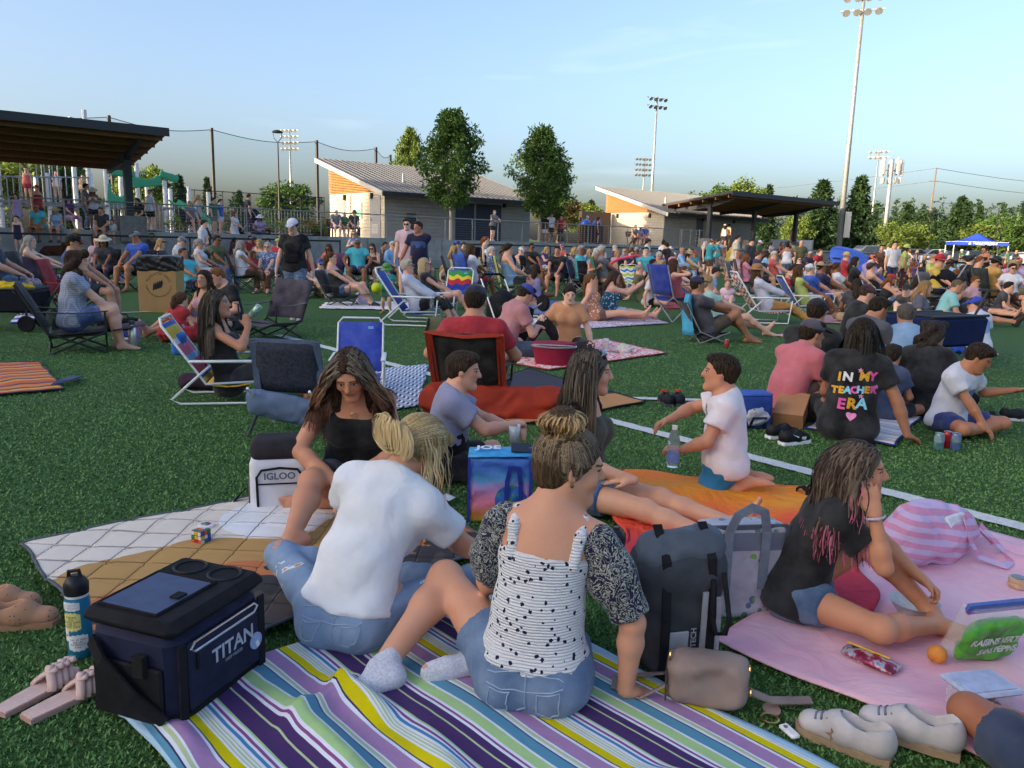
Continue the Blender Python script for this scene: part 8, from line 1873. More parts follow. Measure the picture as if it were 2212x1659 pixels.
mid('person in a pale turquoise tee with cropped hair near the wagon',(2038,712),105,pose='cross',sex='m',H=1.76,g=1.05,skin='#c08c72',top= ('tee','#8cc8cc'),bottom= ('shorts','#3a4048'),hair= ('buzz','#6a5a4c'),head= (10,14,0))
chair('camp_tall',G(2135,678)[:2],86,'#1f2a26','tall black camp chair of the person in yellow');mid('person in a mustard yellow tee and dark bucket hat in the tall camp chair',(2138,678),88,pose='chair',sex='m',H=1.76,g=1.15,skin='#b07a58',top= ('tee','#c89a50'),bottom= ('shorts','#b08648'),hair= ('short','#14100e'),hat= ('bucket','#22302c'),shoes='#3a2c20',head= (6,22,0),hl= (-.06,.40,.66),hr= (.08,.40,.66))
bag1=prop('olive_backpack','olive grey backpack standing left of the red tee','backpack',G(945,752)[:2],20);S=SDF();S.box((0,0,.20),(.14,.09,.20),r=.06);S.ell((0,-.08,.12),(.10,.05,.10),k=.03);as_obj('body',S,.016,plain('#5a5c48',.85,.2,0,.15,10),bag1);MB().strip([(-.09,-.1,.02),(-.1,-.13,.2),(-.08,-.08,.38)],.03,.004,(0,-1,0)).build('strap',BLKF,bag1)
for i,(px,py,col,lb,w,h_) in enumerate(((262,712,'#15161c','black duffel bag between the flask and the child in red',.5,.16),(232,715,'#1a1a22','dark rucksack beside the bare feet',.3,.22),(900,935,'#101014','black cap and pouch on the turf behind the child in grey',.22,.12),(1862,955,'#121216','black sandals heap beside the lettered tee',.26,.05),(2062,880,'#101014','black soft bag behind the child with number ten',.4,.14),(215,620,'#a8b0a0','pale canvas tote on the turf by the couple in chairs',.38,.3),(235,632,'#17171c','low black bag in front of the pale tote',.5,.16),(780,655,'#d8c8d8','white and pink print pouch on the white blanket',.34,.22),(1020,618,'#16161c','black handbag on the concrete step',.4,.32),(1150,712,'#e0dcdc','black and white dog bed like cushion near the stroller',.6,.16),(1780,670,'#2a50b8','bright blue bag behind the yellow green top',.3,.3),(2080,765,'#2a56c0','royal blue bag beside the child with the wave tee',.3,.2))):
 o=prop('soft_bag',lb,'bag',G(px,py)[:2],i*37);S=SDF();S.box((0,0,h_/2),(w/2,w*.3,h_/2),r=min(.06,h_*.45));S.disp=lambda P,i=i:folds(P,.010,1.6,i);as_obj('body',S,.016,plain(col,.85,.2,0,.25,9),o);MB().tube([(-w*.25,0,h_*.9),(-w*.15,.02,h_*1.35),(w*.15,.02,h_*1.35),(w*.25,0,h_*.9)],.010,5).build('handle',plain(col,.85),o)
print('MID',round(time.time()-T0,1),len(PEOPLE))
# --- the crowd
CN=dict(white='#d8d9e2',black='#101015',navy='#20264a',grey='#74767e',charcoal='#36373f',red='#b02832',coral='#d8685e',pink='#d887a4',rose='#c9a0ac',blue='#2f57b8',sky='#86aed6',teal='#2f8f9c',aqua='#46b4c4',green='#2f6a44',olive='#5a5c3c',lime='#b4c26a',yellow='#d0b04a',orange='#cf6a30',purple='#53346a',lilac='#a593c0',tan='#b39a78',cream='#cfc4ae',brown='#5a3c2a',maroon='#5a1f2c',denim='#48648f',khaki='#8f7f5e',straw='#c4a878',print='#5f6d94')
HN=dict(brown='#4a3220',dark='#1c1512',blond='#b89a68',grey='#a09c98',white='#c9c4be',red='#7a4426')
SKINS= ['#d9ab92','#cf9c82','#c08a6e','#e0b8a2','#a87656','#8a5c40','#d3a28a']
SEEN=set()
POSEW= {'chair':'in a camp chair','chair_arms':'leaning back in a camp chair','chair_cross':'in a camp chair with legs crossed','chair_phone':'in a camp chair looking down','beach':'in a low chair','beach_ext':'stretched out in a low chair','cross':'sitting cross-legged','knees':'sitting with knees up','stretch':'sitting with legs out','side':'sitting sideways','kneel':'kneeling','stand':'standing','stand_phone':'standing with hands raised','stand_hip':'standing hand on hip','stand_rail':'leaning on a rail','walk':'walking','ledge':'sitting on a ledge'}
TOPW=dict(tee='tee',long='long sleeved top',tank='tank top',polo='polo shirt',sleeveless='sleeveless top',cami='strappy top',cap='blouse',hoodie='hoodie',wide='loose tee')
HATW=dict(cap='cap',capback='backward cap',visor='visor',sunhat='sun hat',bucket='bucket hat',fedora='fedora')
cr=random.Random(21)
SEATS= {'chair','chair_arms','chair_cross','chair_phone'}
def crowd(px,Y,spec,heading,place,z=0.0,loc=None,seat=None,H=None,g=None,group='people sitting and standing on the field',child=False):
 """spec: 'pose sex top:colour bottom:colour hair:colour [hat:colour] [g] [shoes]'"""
 w=spec.split();pose,sex=w[0],w[1];tk,tc=w[2].split(':');bk,bc_=w[3].split(':');hk,hc_=w[4].split(':');hat=None ;gl=False
 for e in w[5:]:
  if ':' in e:hat=e.split(':')
  elif e=='g':gl=True
 q=dp(px,520,Y)[:2] if loc is None else loc
 lab= ('child' if child else 'person')+f" in a {tc} {TOPW[tk]}"
 hw_=f" with a {hat[1]} {HATW[hat[0]]}" if hat else ''
 bw_=f" and {bc_} {'trousers' if bk in ('pants', 'leggings', 'jeans', 'capri') else 'skirt' if 'skirt' in bk else 'shorts'}"
 opts= [f"{lab}{hw_} {place}",f"{lab}{bw_} {place}",f"{lab} {POSEW[pose]} {place}",f"{lab}{bw_}{hw_} {place}",f"{lab} and sunglasses {place}" if gl else f"{lab}, bareheaded, {place}"]+[f"{a} {lab}{hw_} {place}" for a in ('tall','slim','broad','upright','turned','relaxed','hunched')]
 L=next((x for x in opts if x not in SEEN and len(x.split())<=16),' '.join(opts[0].split()[:16]))
 SEEN.add(L)
 H0=H or (1.16 if child else 1.62 if sex=='f' else 1.74)
 base_H= {'f':1.64,'m':1.74}[sex] if not child else 1.16
 gg=1.2 if (g or 1)>=1.2 else 1.06
 pz= {} if z==0 or pose.startswith('stand') else {}
 o,K=person(L,q,heading,pose=pose,sex=sex,H=base_H,g=gg,h=.031 if Y>15 else.025,skin=cr.choice(SKINS),top= (tk,CN[tc]) if tc!='print' else (tk,CN[tc],FLORAL),bottom= (bk,CN[bc_]) if bc_!='denim' else (bk,CN[bc_],DENIM),hair= (hk,HN[hc_],.3,1.0),hat= (hat[0],CN[hat[1]]) if hat else None,glasses=gl,z=z,group=group,scale= (H0/base_H)*cr.uniform(.97,1.03),shoes=cr.choice([None,'#2a2a30','#9a98a0',None]))
 o.location.z=z
 if seat:
  n_=f"{seat[1]} {'beach' if 'beach' in seat[0] else 'camp'} chair under the {tc} {TOPW[tk]}";opts= [f"{n_} {place}",f"{n_}{bw_} {place}",f"{n_}{hw_} {place}",f"{n_}, {POSEW[pose].split()[0]}, {place}"]
  L=next((x for x in opts if x not in SEEN and len(x.split())<=16),None) or f"{seat[1]} chair under the {tc} {TOPW[tk]}{bw_}";SEEN.add(L)
  chair(seat[0],q,heading,CN.get(seat[1],seat[1]),L,group='chairs in the crowd',z=z)
 return o
C_=crowd
L1='by the left fence';L2='behind the waste box';L3='left of the walking person';L4='between walker and toddler';L5='beyond the toddler'
C_(207,20.0,'chair f tee:rose shorts:grey bob:dark',170,L1,seat= ('camp','lilac'))
C_(222,18.3,'chair f tee:charcoal pants:navy long:dark sunhat:cream',168,L1,seat= ('camp','black'),H=1.66)
C_(262,20.2,'cross m tee:sky shorts:navy short:red',175,L1,child=True)
C_(291,18.2,'chair m tee:blue shorts:black short:brown cap:grey',196,L1,seat= ('camp','black'),g=1.25,H=1.8)
C_(352,19.3,'chair f tank:purple shorts:grey bob:blond visor:black',80,L2,seat= ('camp','charcoal'))
C_(384,18.9,'chair_phone m polo:white shorts:khaki short:grey cap:grey',84,L2,seat= ('camp','charcoal'),g=1.15)
C_(437,18.4,'chair_arms f sleeveless:white shorts:white pony:grey g',82,L2,seat= ('camp','black'),g=1.15)
C_(472,19.6,'chair m tee:olive jeans:denim short:dark g',120,L2,seat= ('camp','charcoal'))
C_(412,16.2,'beach_ext m polo:aqua shorts:navy short:brown',118,L2,seat= ('low','teal'))
C_(525,18.4,'chair f sleeveless:white capri:brown bob:grey',74,L3,seat= ('camp','black'),g=1.35)
C_(548,21.5,'chair f tee:red shorts:white long:brown',120,L3,child=True)
C_(577,18.8,'chair f tee:print pants:brown short:white g',182,L3,seat= ('camp_silver','charcoal'),g=1.2)
C_(602,20.6,'chair m tee:red shorts:navy short:dark cap:lime',190,L3,seat= ('camp','navy'))
C_(652,17.4,'beach f tee:charcoal shorts:black bob:grey',100,L3,seat= ('low','charcoal'))
C_(690,18.0,'knees f tee:sky short_shorts:tan short:brown cap:blue g',150,L4,g=1.1)
C_(713,20.8,'chair_phone f tee:coral capri:purple long:brown g',192,L4,seat= ('camp','purple'),g=1.15)
C_(736,15.6,'beach f cami:black short_shorts:denim pony:brown',98,L4,seat= ('low','black'),H=1.68)
C_(772,20.8,'chair_arms m polo:aqua shorts:navy short:grey g',172,L5,seat= ('camp','black'),g=1.3)
C_(806,21.5,'chair_phone f tank:brown short_shorts:charcoal long:brown g',186,L5,seat= ('camp','charcoal'))
C_(852,22.0,'chair_arms m long:sky shorts:grey short:white g',132,L5,seat= ('camp','olive'),g=1.15)
C_(874,23.5,'chair m tee:pink shorts:grey short:dark g',160,L5)
C_(766,25.5,'stand_phone f sleeveless:print skirt:black bob:blond g',178,'before the retaining wall')
C_(438,24.0,'stand m long:white pants:tan short:dark',80,'hugging by the left fence',H=1.8);C_(447,24.1,'stand_hip f tank:black skirt:black bob:brown',250,'hugging by the left fence')
for px,sp,hd_ in ((508,'ledge f tee:maroon shorts:grey long:dark',90),(345,'ledge m tee:charcoal shorts:navy short:dark',170),(545,'ledge m tee:red shorts:black short:dark g',140),(556,'ledge f tee:rose shorts:grey bob:brown',150),(585,'ledge f tee:white shorts:print bob:brown',160),(640,'ledge f cap:lilac shorts:white pony:red',170),(665,'ledge f tee:charcoal jeans:denim long:blond',180),(826,'ledge f tank:purple skirt:maroon pony:dark cap:black',120)):
 C_(px,28,sp,hd_,'on the concrete bench ledge',z=.0,loc= (lambda s_:TW(s_,-.5)[:2])((((px-1106)/FPX*1.01)*41.2-.32)/(.7695-.6386*(px-1106)/FPX*1.01)))
L6='beside the striped empty chair';L7='below the left building';L8='in the middle rows';L9='near the green camp chair'
C_(985,21.5,'chair f cami:cream shorts:tan long:blond',90,L6,seat= ('camp','charcoal'));C_(955,22.8,'cross f tank:olive shorts:tan pony:blond',120,L6,child=True)
C_(1022,17.6,'chair f wide:white shorts:red bob:brown',56,L7,seat= ('camp_tall','blue'),H=1.7);C_(1067,20.8,'chair f tee:print shorts:lilac pony:white g',82,L7,seat= ('camp','yellow'))
C_(1106,17.0,'chair_arms m tank:sky shorts:charcoal short:dark',82,L9,seat= ('camp_tall','lime'),g=1.2,H=1.8);C_(1046,25.0,'stand f tank:black shorts:black pony:red',100,L7,child=True,H=1.45);C_(990,24.5,'chair m tee:sky shorts:navy short:dark cap:blue',110,L7)
C_(998,31.0,'ledge m tee:grey shorts:rose short:dark cap:charcoal',150,'by the dark box at the fence gap');C_(1092,26.5,'chair f tee:charcoal jeans:denim curly:brown',90,L7)
C_(1127,25.5,'chair f tank:grey jeans:denim pony:brown cap:white',150,L9,seat= ('camp','navy'));C_(1152,25.0,'chair_cross m tee:black shorts:charcoal short:dark g',150,L9,seat= ('camp','black'))
C_(1157,18.6,'cross f tank:lilac short_shorts:black long:dark',20,L9);C_(1204,20.5,'chair m tee:black shorts:charcoal short:dark',196,L9,seat= ('camp','navy'),g=1.15)
C_(1246,24.5,'chair f tee:brown pants:charcoal bob:blond',110,L8,seat= ('camp','navy'));C_(1272,27.0,'chair_phone f tee:sky shorts:white bob:blond g',150,L8);C_(1292,25.5,'chair f tank:rose shorts:rose long:white g',140,L8)
C_(1308,19.5,'chair_cross m tee:grey shorts:khaki short:white',78,L8,seat= ('camp_tall','green'),g=1.1);C_(1338,25.0,'chair_cross f tee:rose shorts:tan bob:blond',160,L8,seat= ('camp','charcoal'));C_(1300,31.5,'chair m tee:white shorts:grey short:grey bucket:grey',160,L8)
C_(1397,22.5,'chair m tee:aqua shorts:black short:dark',180,'in the wheeled seat',seat= ('camp','black'),g=1.2);C_(1428,24.5,'chair f tee:blue shorts:sky bob:dark',170,L8,seat= ('camp','blue'))
L10='standing group below the right building';L11='in front of the right building'
C_(1366,31.0,'stand_phone f tee:grey pants:charcoal long:brown',110,L10);C_(1398,32.0,'stand f tee:white pants:black pony:dark cap:black',100,L10);C_(1442,29.0,'stand m tee:black pants:black short:dark',-40,L10,child=True,H=1.5);C_(1432,33.0,'stand f tee:white skirt:black bun:dark',60,L10)
C_(1350,33.0,'chair f cap:print shorts:grey short:white g',180,L11);C_(1378,27.5,'chair_arms m tee:charcoal shorts:grey short:white g',170,L11);C_(1480,27.0,'chair_arms m long:sky pants:sky balding:grey',110,L11,seat= ('camp','charcoal'));C_(1476,19.8,'knees f tee:black short_shorts:tan bob:red',110,L11)
C_(1541,18.8,'cross m tee:sky jeans:denim short:dark cap:black',100,L11,g=1.2);C_(1430,20.5,'beach f tank:black shorts:brown short:dark g',100,L11,seat= ('beach_k','navy'));C_(1450,19.0,'beach f cami:coral shorts:red curly:blond',110,L11);C_(1482,16.2,'beach f tank:blue shorts:navy bob:brown cap:sky g',95,L11)
L12='left of the tall light pole';L13='by the tall light pole';L14='in the dense right rows'
C_(1590,28.0,'stand m wide:cream shorts:black short:dark',100,L12,H=1.8);C_(1622,30.0,'stand m hoodie:charcoal pants:black short:dark cap:black',150,L12);C_(1655,29.5,'chair_phone f tee:sky shorts:white bob:dark',90,L12);C_(1602,24.0,'chair m long:rose jeans:denim balding:grey',120,L12,seat= ('camp_silver','grey'));C_(1645,23.0,'chair m tee:navy shorts:charcoal short:brown',110,L12,seat= ('camp','charcoal'));C_(1682,23.5,'chair_cross m tee:coral shorts:olive short:white g',120,L12,seat= ('camp','black'),g=1.15)
C_(1620,22.0,'chair f tee:pink jeans:denim long:red',100,L12,seat= ('camp_tall','charcoal'));C_(1703,30.0,'stand_rail f tank:white jeans:denim bun:dark',10,L13);C_(1729,26.0,'knees f tank:rose short_shorts:tan long:dark',150,L13);C_(1747,26.4,'knees f tee:white short_shorts:white pony:dark cap:white',150,L13);C_(1712,23.0,'knees m tank:red shorts:charcoal short:dark',100,L13)
C_(1752,16.4,'beach f sleeveless:lime shorts:white bob:brown',92,L13,seat= ('beach','blue'));C_(1776,17.4,'beach m tee:blue shorts:blue short:grey cap:white',92,L13,seat= ('beach','navy'));C_(1800,18.0,'beach m tee:navy shorts:tan short:dark cap:tan',95,L13,seat= ('beach','blue'));C_(1816,18.8,'beach f tank:maroon shorts:grey long:dark g',110,L13);C_(1832,18.8,'beach m polo:white shorts:khaki short:brown',96,L13,seat= ('beach','blue'))
C_(1857,19.2,'chair f tee:black shorts:navy bob:dark',100,L14);C_(1882,21.5,'chair_phone m long:lilac shorts:navy short:dark cap:coral',150,L14);C_(1906,19.8,'beach m tank:black shorts:navy short:brown cap:charcoal',96,L14,seat= ('beach','navy'));C_(1928,18.8,'knees f tank:black jeans:denim long:red cap:red g',110,L14);C_(1862,14.6,'cross f tee:charcoal shorts:tan long:dark',20,L14);C_(1972,16.0,'knees m tee:charcoal shorts:grey short:dark cap:black',220,L14,child=True,H=1.3);C_(1988,18.5,'cross f tank:rose pants:rose long:dark',60,L14)
C_(1932,26.5,'stand m tee:white pants:navy short:dark',178,'white shirt group in the right rows');C_(1957,27.5,'stand f tee:lime pants:maroon long:dark bucket:lime',110,'white shirt group in the right rows');C_(1906,27.0,'stand_rail f long:brown pants:brown short:dark',200,L14);C_(1836,24.5,'chair m tee:red shorts:khaki short:grey fedora:straw',120,L14);C_(1772,28.0,'stand f tee:red shorts:navy short:red',150,L13,child=True,H=1.4)
L15='at the right edge';L16='in front of the blue canopy'
C_(2062,21.0,'chair f tee:sky shorts:khaki bob:brown',70,L16,seat= ('camp','charcoal'),g=1.25);C_(2088,19.2,'beach f tee:teal shorts:teal long:red',70,L16,seat= ('beach','teal'));C_(2104,21.0,'chair m tee:black shorts:navy short:dark cap:navy',80,L16);C_(2122,24.0,'chair f tee:coral shorts:red bob:brown',90,L16);C_(2135,28.0,'stand_rail f tank:black skirt:black bun:dark',250,L16);C_(2182,17.2,'cross m tee:charcoal shorts:grey short:dark',130,L15,child=True,H=1.4);C_(2194,17.6,'cross f tee:brown shorts:grey bob:dark',140,L15);C_(2196,22.0,'chair_cross f tee:pink shorts:white curly:grey',200,L15);C_(2168,20.6,'chair m tee:sky shorts:navy balding:grey',120,L15);C_(2206,20.0,'chair_cross m tee:lilac shorts:tan short:dark cap:coral',220,L15);C_(2025,20.0,'stretch f tank:rose shorts:charcoal long:brown',110,L16);C_(2042,24.5,'knees f sleeveless:orange shorts:tan pony:dark',60,L16)
TC= ['white','black','navy','grey','charcoal','red','coral','pink','rose','blue','sky','teal','aqua','green','olive','lime','yellow','orange','purple','lilac','tan','cream','maroon']
BC= ['navy','black','grey','charcoal','khaki','denim','tan','white','brown']
def rows(n,x0,x1,y0,y1,place,seed,poses,hd0= (85,200),**kw):
 r=random.Random(seed);used= []
 for i in range(n):
  for _ in range(60):
   px=r.uniform(x0,x1);Y=r.uniform(y0,y1);q=dp(px,520,Y)
   if (q[1]-41.5)<.83*q[0]-4.2/.77 and all(abs(q[0]-a)>.55 or abs(q[1]-b)>.7 for a,b in used): break
  used.append((q[0],q[1]));sex=r.choice('fm');pose=r.choice(poses)
  hair=r.choice(['long','bob','pony','bun'] if sex=='f' else ['short','short','balding','buzz']);hat=f" {r.choice(['cap', 'cap', 'sunhat', 'bucket', 'visor'])}:{r.choice(['white', 'navy', 'tan', 'black', 'red', 'straw', 'pink'])}" if r.random()<.34 else ''
  sp=f"{pose} {sex} {r.choice(['tee', 'tee', 'tank', 'long', 'polo'] if sex == 'm' else ['tee', 'tank', 'sleeveless', 'cami', 'cap'])}:{r.choice(TC)} {r.choice(['shorts', 'shorts', 'pants', 'short_shorts'])}:{r.choice(BC)} {hair}:{r.choice(list(HN))}{hat}{' g' if r.random() < .3 else ''}"
  st_= ((r.choice(['camp','camp','camp_silver']) if pose in SEATS else 'low'),r.choice(['navy','black','charcoal','blue','green','red','grey'])) if (pose in SEATS or 'beach' in pose) and r.random()<.75 else None
  C_(px,Y,sp,r.uniform(*hd0),place,seat=st_,**kw)
SIT= ['chair','chair_arms','chair_cross','chair_phone','cross','knees','beach','stretch']
rows(20,1120,1460,26,38,'in the far rows below the right gable',1,SIT);rows(16,1460,1720,26,44,'in the far rows below the right pavilion',2,SIT);rows(26,1720,2000,22,50,'in the far rows around the light pole',3,SIT);rows(20,1990,2230,24,48,'in the far rows before the canopy',4,SIT)
rows(10,1150,1500,19,26,'in the open middle rows',11,SIT);rows(9,1990,2220,17,24,'in the near right rows',12,SIT);rows(7,560,960,23,27,'in the back row by the concrete wall',5,SIT,(140,200));rows(12,1780,2230,46,68,'on the pavement by the parked cars',6,['stand','stand_hip','stand_phone','walk'],(0,360));rows(6,1500,1740,30,44,'on foot among the far rows',7,['stand','walk','stand_phone'],(60,250))
def tloc(px,d):
 r= (px-1106)/FPX*1.012;s_= (r*(41.5+.7695*d)+.6386*d)/(.7695-.6386*r); return TW(s_,d)[:2]
TG='people on the terrace above the wall'
def TT(px,d,spec,heading,place,**k): return C_(px,40,spec,heading,place,z=k.pop('z',ZT),loc=tloc(px,d),group=TG,**k)
P_L='under the left pavilion';P_R='by the playground rail';P_W='sitting on top of the wall'
TT(10,.9,'stand f tank:black short_shorts:black pony:dark',100,P_L,H=1.72);TT(108,.15,'ledge m tee:aqua shorts:khaki balding:grey g',178,P_W,z=ZT-.45,g=1.2);TT(145,.15,'ledge f sleeveless:sky shorts:grey bob:grey straw'.replace(' straw',' sunhat:tan'),170,P_W,z=ZT-.45);TT(62,.2,'stand f cap:lilac skirt:lilac long:dark',160,P_W,child=True);TT(172,.8,'chair f tee:purple capri:lilac long:dark bucket:navy',120,P_L);TT(205,1.5,'stand f tee:grey jeans:denim short:dark',60,P_L,H=1.75);TT(222,1.3,'stand_phone f tank:white shorts:black long:red sunhat:cream',150,P_L);TT(240,.15,'ledge m tee:charcoal shorts:brown short:dark',170,P_W,z=ZT-.45);TT(261,.15,'ledge f tee:white shorts:grey pony:brown',170,P_W,z=ZT-.45,child=True);TT(322,.5,'ledge f tee:black shorts:red long:dark',200,'on the pavilion pedestal',z=ZT);TT(340,.9,'stand f sleeveless:white shorts:black short:blond cap:black',20,P_R);TT(105,2.5,'stand f tank:red shorts:navy short:red cap:red',120,P_L);TT(60,-.6,'stand m tank:navy shorts:navy short:dark',175,'before the wall at the far left',z=0.55,child=True,H=1.2)
TT(425,.9,'chair m tee:grey shorts:charcoal short:grey cap:tan',130,'behind the railing in a folding seat',seat= ('camp','charcoal'));TT(440,1.6,'stand_hip f tank:sky jeans:denim long:blond',60,P_R);TT(472,1.4,'stand m tee:green shorts:grey short:dark',100,P_R,child=True,H=1.5);TT(486,1.6,'stand m tee:blue shorts:white short:dark',100,P_R,child=True,H=1.4);TT(515,1.0,'kneel f tee:white shorts:white bob:red',100,P_R);TT(545,1.6,'stand m tee:charcoal pants:navy short:dark',60,'beside the black covered cart');TT(570,1.0,'cross f tee:lilac pants:navy bob:brown sunhat:white',170,P_R)
TT(727,3.8,'ledge m tee:grey shorts:purple balding:grey',150,'on the park bench, left of three',g=1.2);TT(745,3.8,'ledge f tee:green shorts:tan short:grey cap:white',150,'on the park bench, middle of three');TT(765,3.8,'ledge m tee:charcoal pants:navy short:grey bucket:brown',150,'on the park bench, right of three',g=1.25)
TT(1057,.75,'stand_rail f tee:grey shorts:black short:blond',140,'before the grey siding');TT(1166,1.8,'stand m tee:black shorts:white short:dark',20,'left of the bicycle',H=1.6);TT(1178,2.2,'stand m tee:white shorts:black short:dark',150,'behind the bicycle');TT(1199,2.0,'stand_hip f sleeveless:red pants:black bun:dark',170,'right of the bicycle');TT(1240,3.6,'stand f tee:grey shorts:orange long:brown',120,'near the litter bin');TT(1253,4.0,'stand m tee:orange shorts:black short:dark cap:white',160,'near the litter bin');TT(1276,2.0,'stand f cami:black skirt:maroon long:dark',100,'right of the litter bin')
TT(1352,2.6,'ledge m tee:grey shorts:charcoal short:dark',150,'on the second bench, left',g=1.15);TT(1364,2.6,'ledge f tee:lilac shorts:pink bob:dark sunhat:white',150,'on the second bench, middle');TT(1374,2.6,'ledge m polo:blue pants:charcoal short:dark',150,'on the second bench, right',g=1.3)
TT(1542,1.6,'stand f tank:white skirt:black bob:dark bucket:white',20,'under the right pavilion');TT(1550,1.9,'stand m tank:brown pants:black short:dark cap:black',60,'under the right pavilion')
for i,(px,sp) in enumerate(((1522,'ledge f tank:rose jeans:denim bob:red'),(1536,'ledge f tee:white shorts:grey short:white'),(1612,'ledge m tee:navy shorts:grey short:dark cap:black'),(1640,'ledge f tee:white shorts:black long:dark'),(1660,'ledge f tank:red shorts:black bob:dark'),(1676,'ledge m tee:charcoal shorts:khaki short:dark'),(1684,'stand f tank:coral short_shorts:black long:dark'),(1700,'ledge m tee:olive shorts:navy short:dark'))):TT(px,-.7 if 'ledge' in sp else.5,sp,150,'on the steps of the right pavilion',z=.58 if 'ledge' in sp else ZT)
rows_l= [(150,8,'stand f tee:white shorts:tan long:red'),(88,7,'stand f tank:coral shorts:red short:brown'),(205,9,'stand m tee:tan shorts:grey short:brown')]
for px,d,sp in rows_l:TT(px,d,sp,160,'up on the playground',z=ZT+1.2,child=True,H=1.3)
print('CROWD',round(time.time()-T0,1),len(PEOPLE))
# --- dogs, benches, bin, bicycle, playground, far things
def dog(label,loc,heading,col,z,sitting=True,sc=1.0):
 o=prop('dog',label,'dog',(*loc[:2],z),heading);S=SDF()
 if sitting:
  S.cone((0,-.16,.20),(0,.10,.50),.15,.12,k=.08);S.ell((0,.10,.46),(.12,.12,.16),k=.06);S.cone((0,.12,.55),(0,.20,.72),.085,.075,k=.05);S.ell((0,.24,.76),(.08,.10,.08),k=.04);S.cone((0,.30,.74),(0,.39,.72),.05,.035,k=.03)
  for s in (-1,1):S.cone((s*.075,.13,.42),(s*.075,.16,.03),.05,.032,k=.03);S.ell((s*.075,.20,.025),(.038,.06,.028),k=.02);S.ell((s*.12,-.12,.14),(.08,.16,.13),k=.05);S.cone((s*.12,.0,.05),(s*.12,.10,.03),.045,.035,k=.03);S.ell((s*.08,.20,.75),(.02,.05,.075),k=.015)
  S.cone((0,-.30,.08),(.1,-.52,.05),.035,.02,k=.03)
 else:
  S.cone((0,-.30,.15),(0,.25,.17),.14,.15,k=.08);S.cone((0,.32,.20),(0,.44,.34),.09,.075,k=.05);S.ell((0,.48,.36),(.075,.10,.075),k=.04);S.cone((0,.54,.34),(0,.62,.32),.045,.03,k=.03)
  for s in (-1,1):S.cone((s*.09,.22,.08),(s*.09,.50,.03),.045,.03,k=.03);S.ell((s*.13,-.26,.11),(.07,.16,.10),k=.05);S.cone((s*.13,-.2,.05),(s*.13,-.02,.03),.04,.03,k=.03);S.ell((s*.07,.45,.36),(.018,.045,.07),k=.015)
  S.cone((0,-.42,.1),(.15,-.65,.05),.035,.02,k=.03)
 as_obj('body',S,.022,plain(col,.9,.15,0,.25,20,.5),o);o.scale= (sc,)*3;S=SDF();S.ell((0,.395,.735) if sitting else (0,.635,.335),(.016,.012,.012));as_obj('nose',S,.01,BLACKM,o); return o
dog('large golden dog sitting on the ledge at the left',tloc(183,-.5),150,'#b9986e',.45,True,1.15);dog('red brown dog lying on the ledge below the turquoise tee',tloc(133,-.5),110,'#4a2a1c',.45,False,1.15)
def bench(label,px,d,heading_s=True):
 q=tloc(px,d);o=empty('park_bench',(q[0],q[1],ZT),ANGW);tag(o,label,'bench','slatted park benches')
 for i in range(4):MB().box((0,-.10+.11*i-.1,.45),(1.75,.085,.035)).build('seat_slat',IPE,o)
 for i in range(3):MB().box((0,.30+.02*i,.58+.12*i),(1.75,.03,.09),rotx(-.15)).build('back_slat',IPE,o)
 for s in (-.75,.75):
  for y in (-.2,.25):MB().box((s,y,.22),(.05,.05,.44)).build('leg',BLACKM,o)
  MB().box((s,.02,.64),(.05,.5,.03)).build('armrest',BLACKM,o);MB().box((s,.30,.62),(.05,.04,.5),rotx(-.15)).build('back_post',BLACKM,o)
bench('park bench with three sitters before the lit gable',746,3.9);bench('park bench with three sitters before the second gable',1362,2.7)
q=tloc(1262,2.4);lb=empty('litter_bin',(q[0],q[1],ZT),ANGW);tag(lb,'wide slatted litter bin on the terrace between the buildings','litter bin')
for i in range(22):a=i*2*math.pi/22;MB().box((.95*math.cos(a),.5*math.sin(a),.62),(.09,.03,1.0),rotz(a+math.pi/2)).build('slat',IPE,lb)
MB().lathe([(.88,.1),(.88,1.1),(.5,1.12)],20,sx=1.0,sy=.52).build('inner_drum',BLACKM,lb)
for x in (-.45,.5):MB().lathe([(.28*math.sin(a),-.28*math.cos(a)) for a in np.linspace(.05,3.1,9)],14,(x,0,1.2)).build('blue_bag',plain('#2a62c0',.3,.5),lb,True)
q=tloc(1186,1.9);by=empty('bicycle',(q[0],q[1],ZT),ANGW);tag(by,'dark bicycle on the terrace beside the standing person in white','bicycle')
for x in (-.5,.5):
 w=MB().tube([(x+.33*math.cos(a),0,.34+.33*math.sin(a)) for a in np.linspace(0,6.28,26)[:-1]],.022,6,closed=True).build('wheel',BLACKM,by)
 for i in range(8):a=i*.785;MB().tube([(x,0,.34),(x+.32*math.cos(a),0,.34+.32*math.sin(a))],.003,3).build('spoke',GALV,w)
for a,b in (((-.5,0,.34),(-.1,0,.36)),((-.1,0,.36),(-.2,0,.82)),((-.2,0,.78),(.36,0,.76)),((-.1,0,.36),(.38,0,.70)),((.5,0,.34),(.36,0,.92)),((-.5,0,.34),(-.2,0,.76))):MB().tube([a,b],.016,6).build('frame_tube',BLACKM,by)
MB().tube([(.3,-.28,.98),(.36,0,.94),(.3,.28,.98)],.014,6).build('handlebar',BLACKM,by);MB().box((-.21,0,.86),(.26,.14,.05),bev=.02).build('saddle',BLACKM,by)
pg=empty('playground_set',(*tloc(150,9),ZT),ANGW);tag(pg,'playground set with white posts, green panels and grey guard bars','playground');PGW=plain((.66,.67,.68),.5);PGG=plain('#3f9a72',.45,.4);PGR=plain((.30,.31,.33),.5,.4,.5)
MB().box((0,0,1.12),(9,3.2,.12)).build('deck',plain((.22,.22,.23),.8),pg)
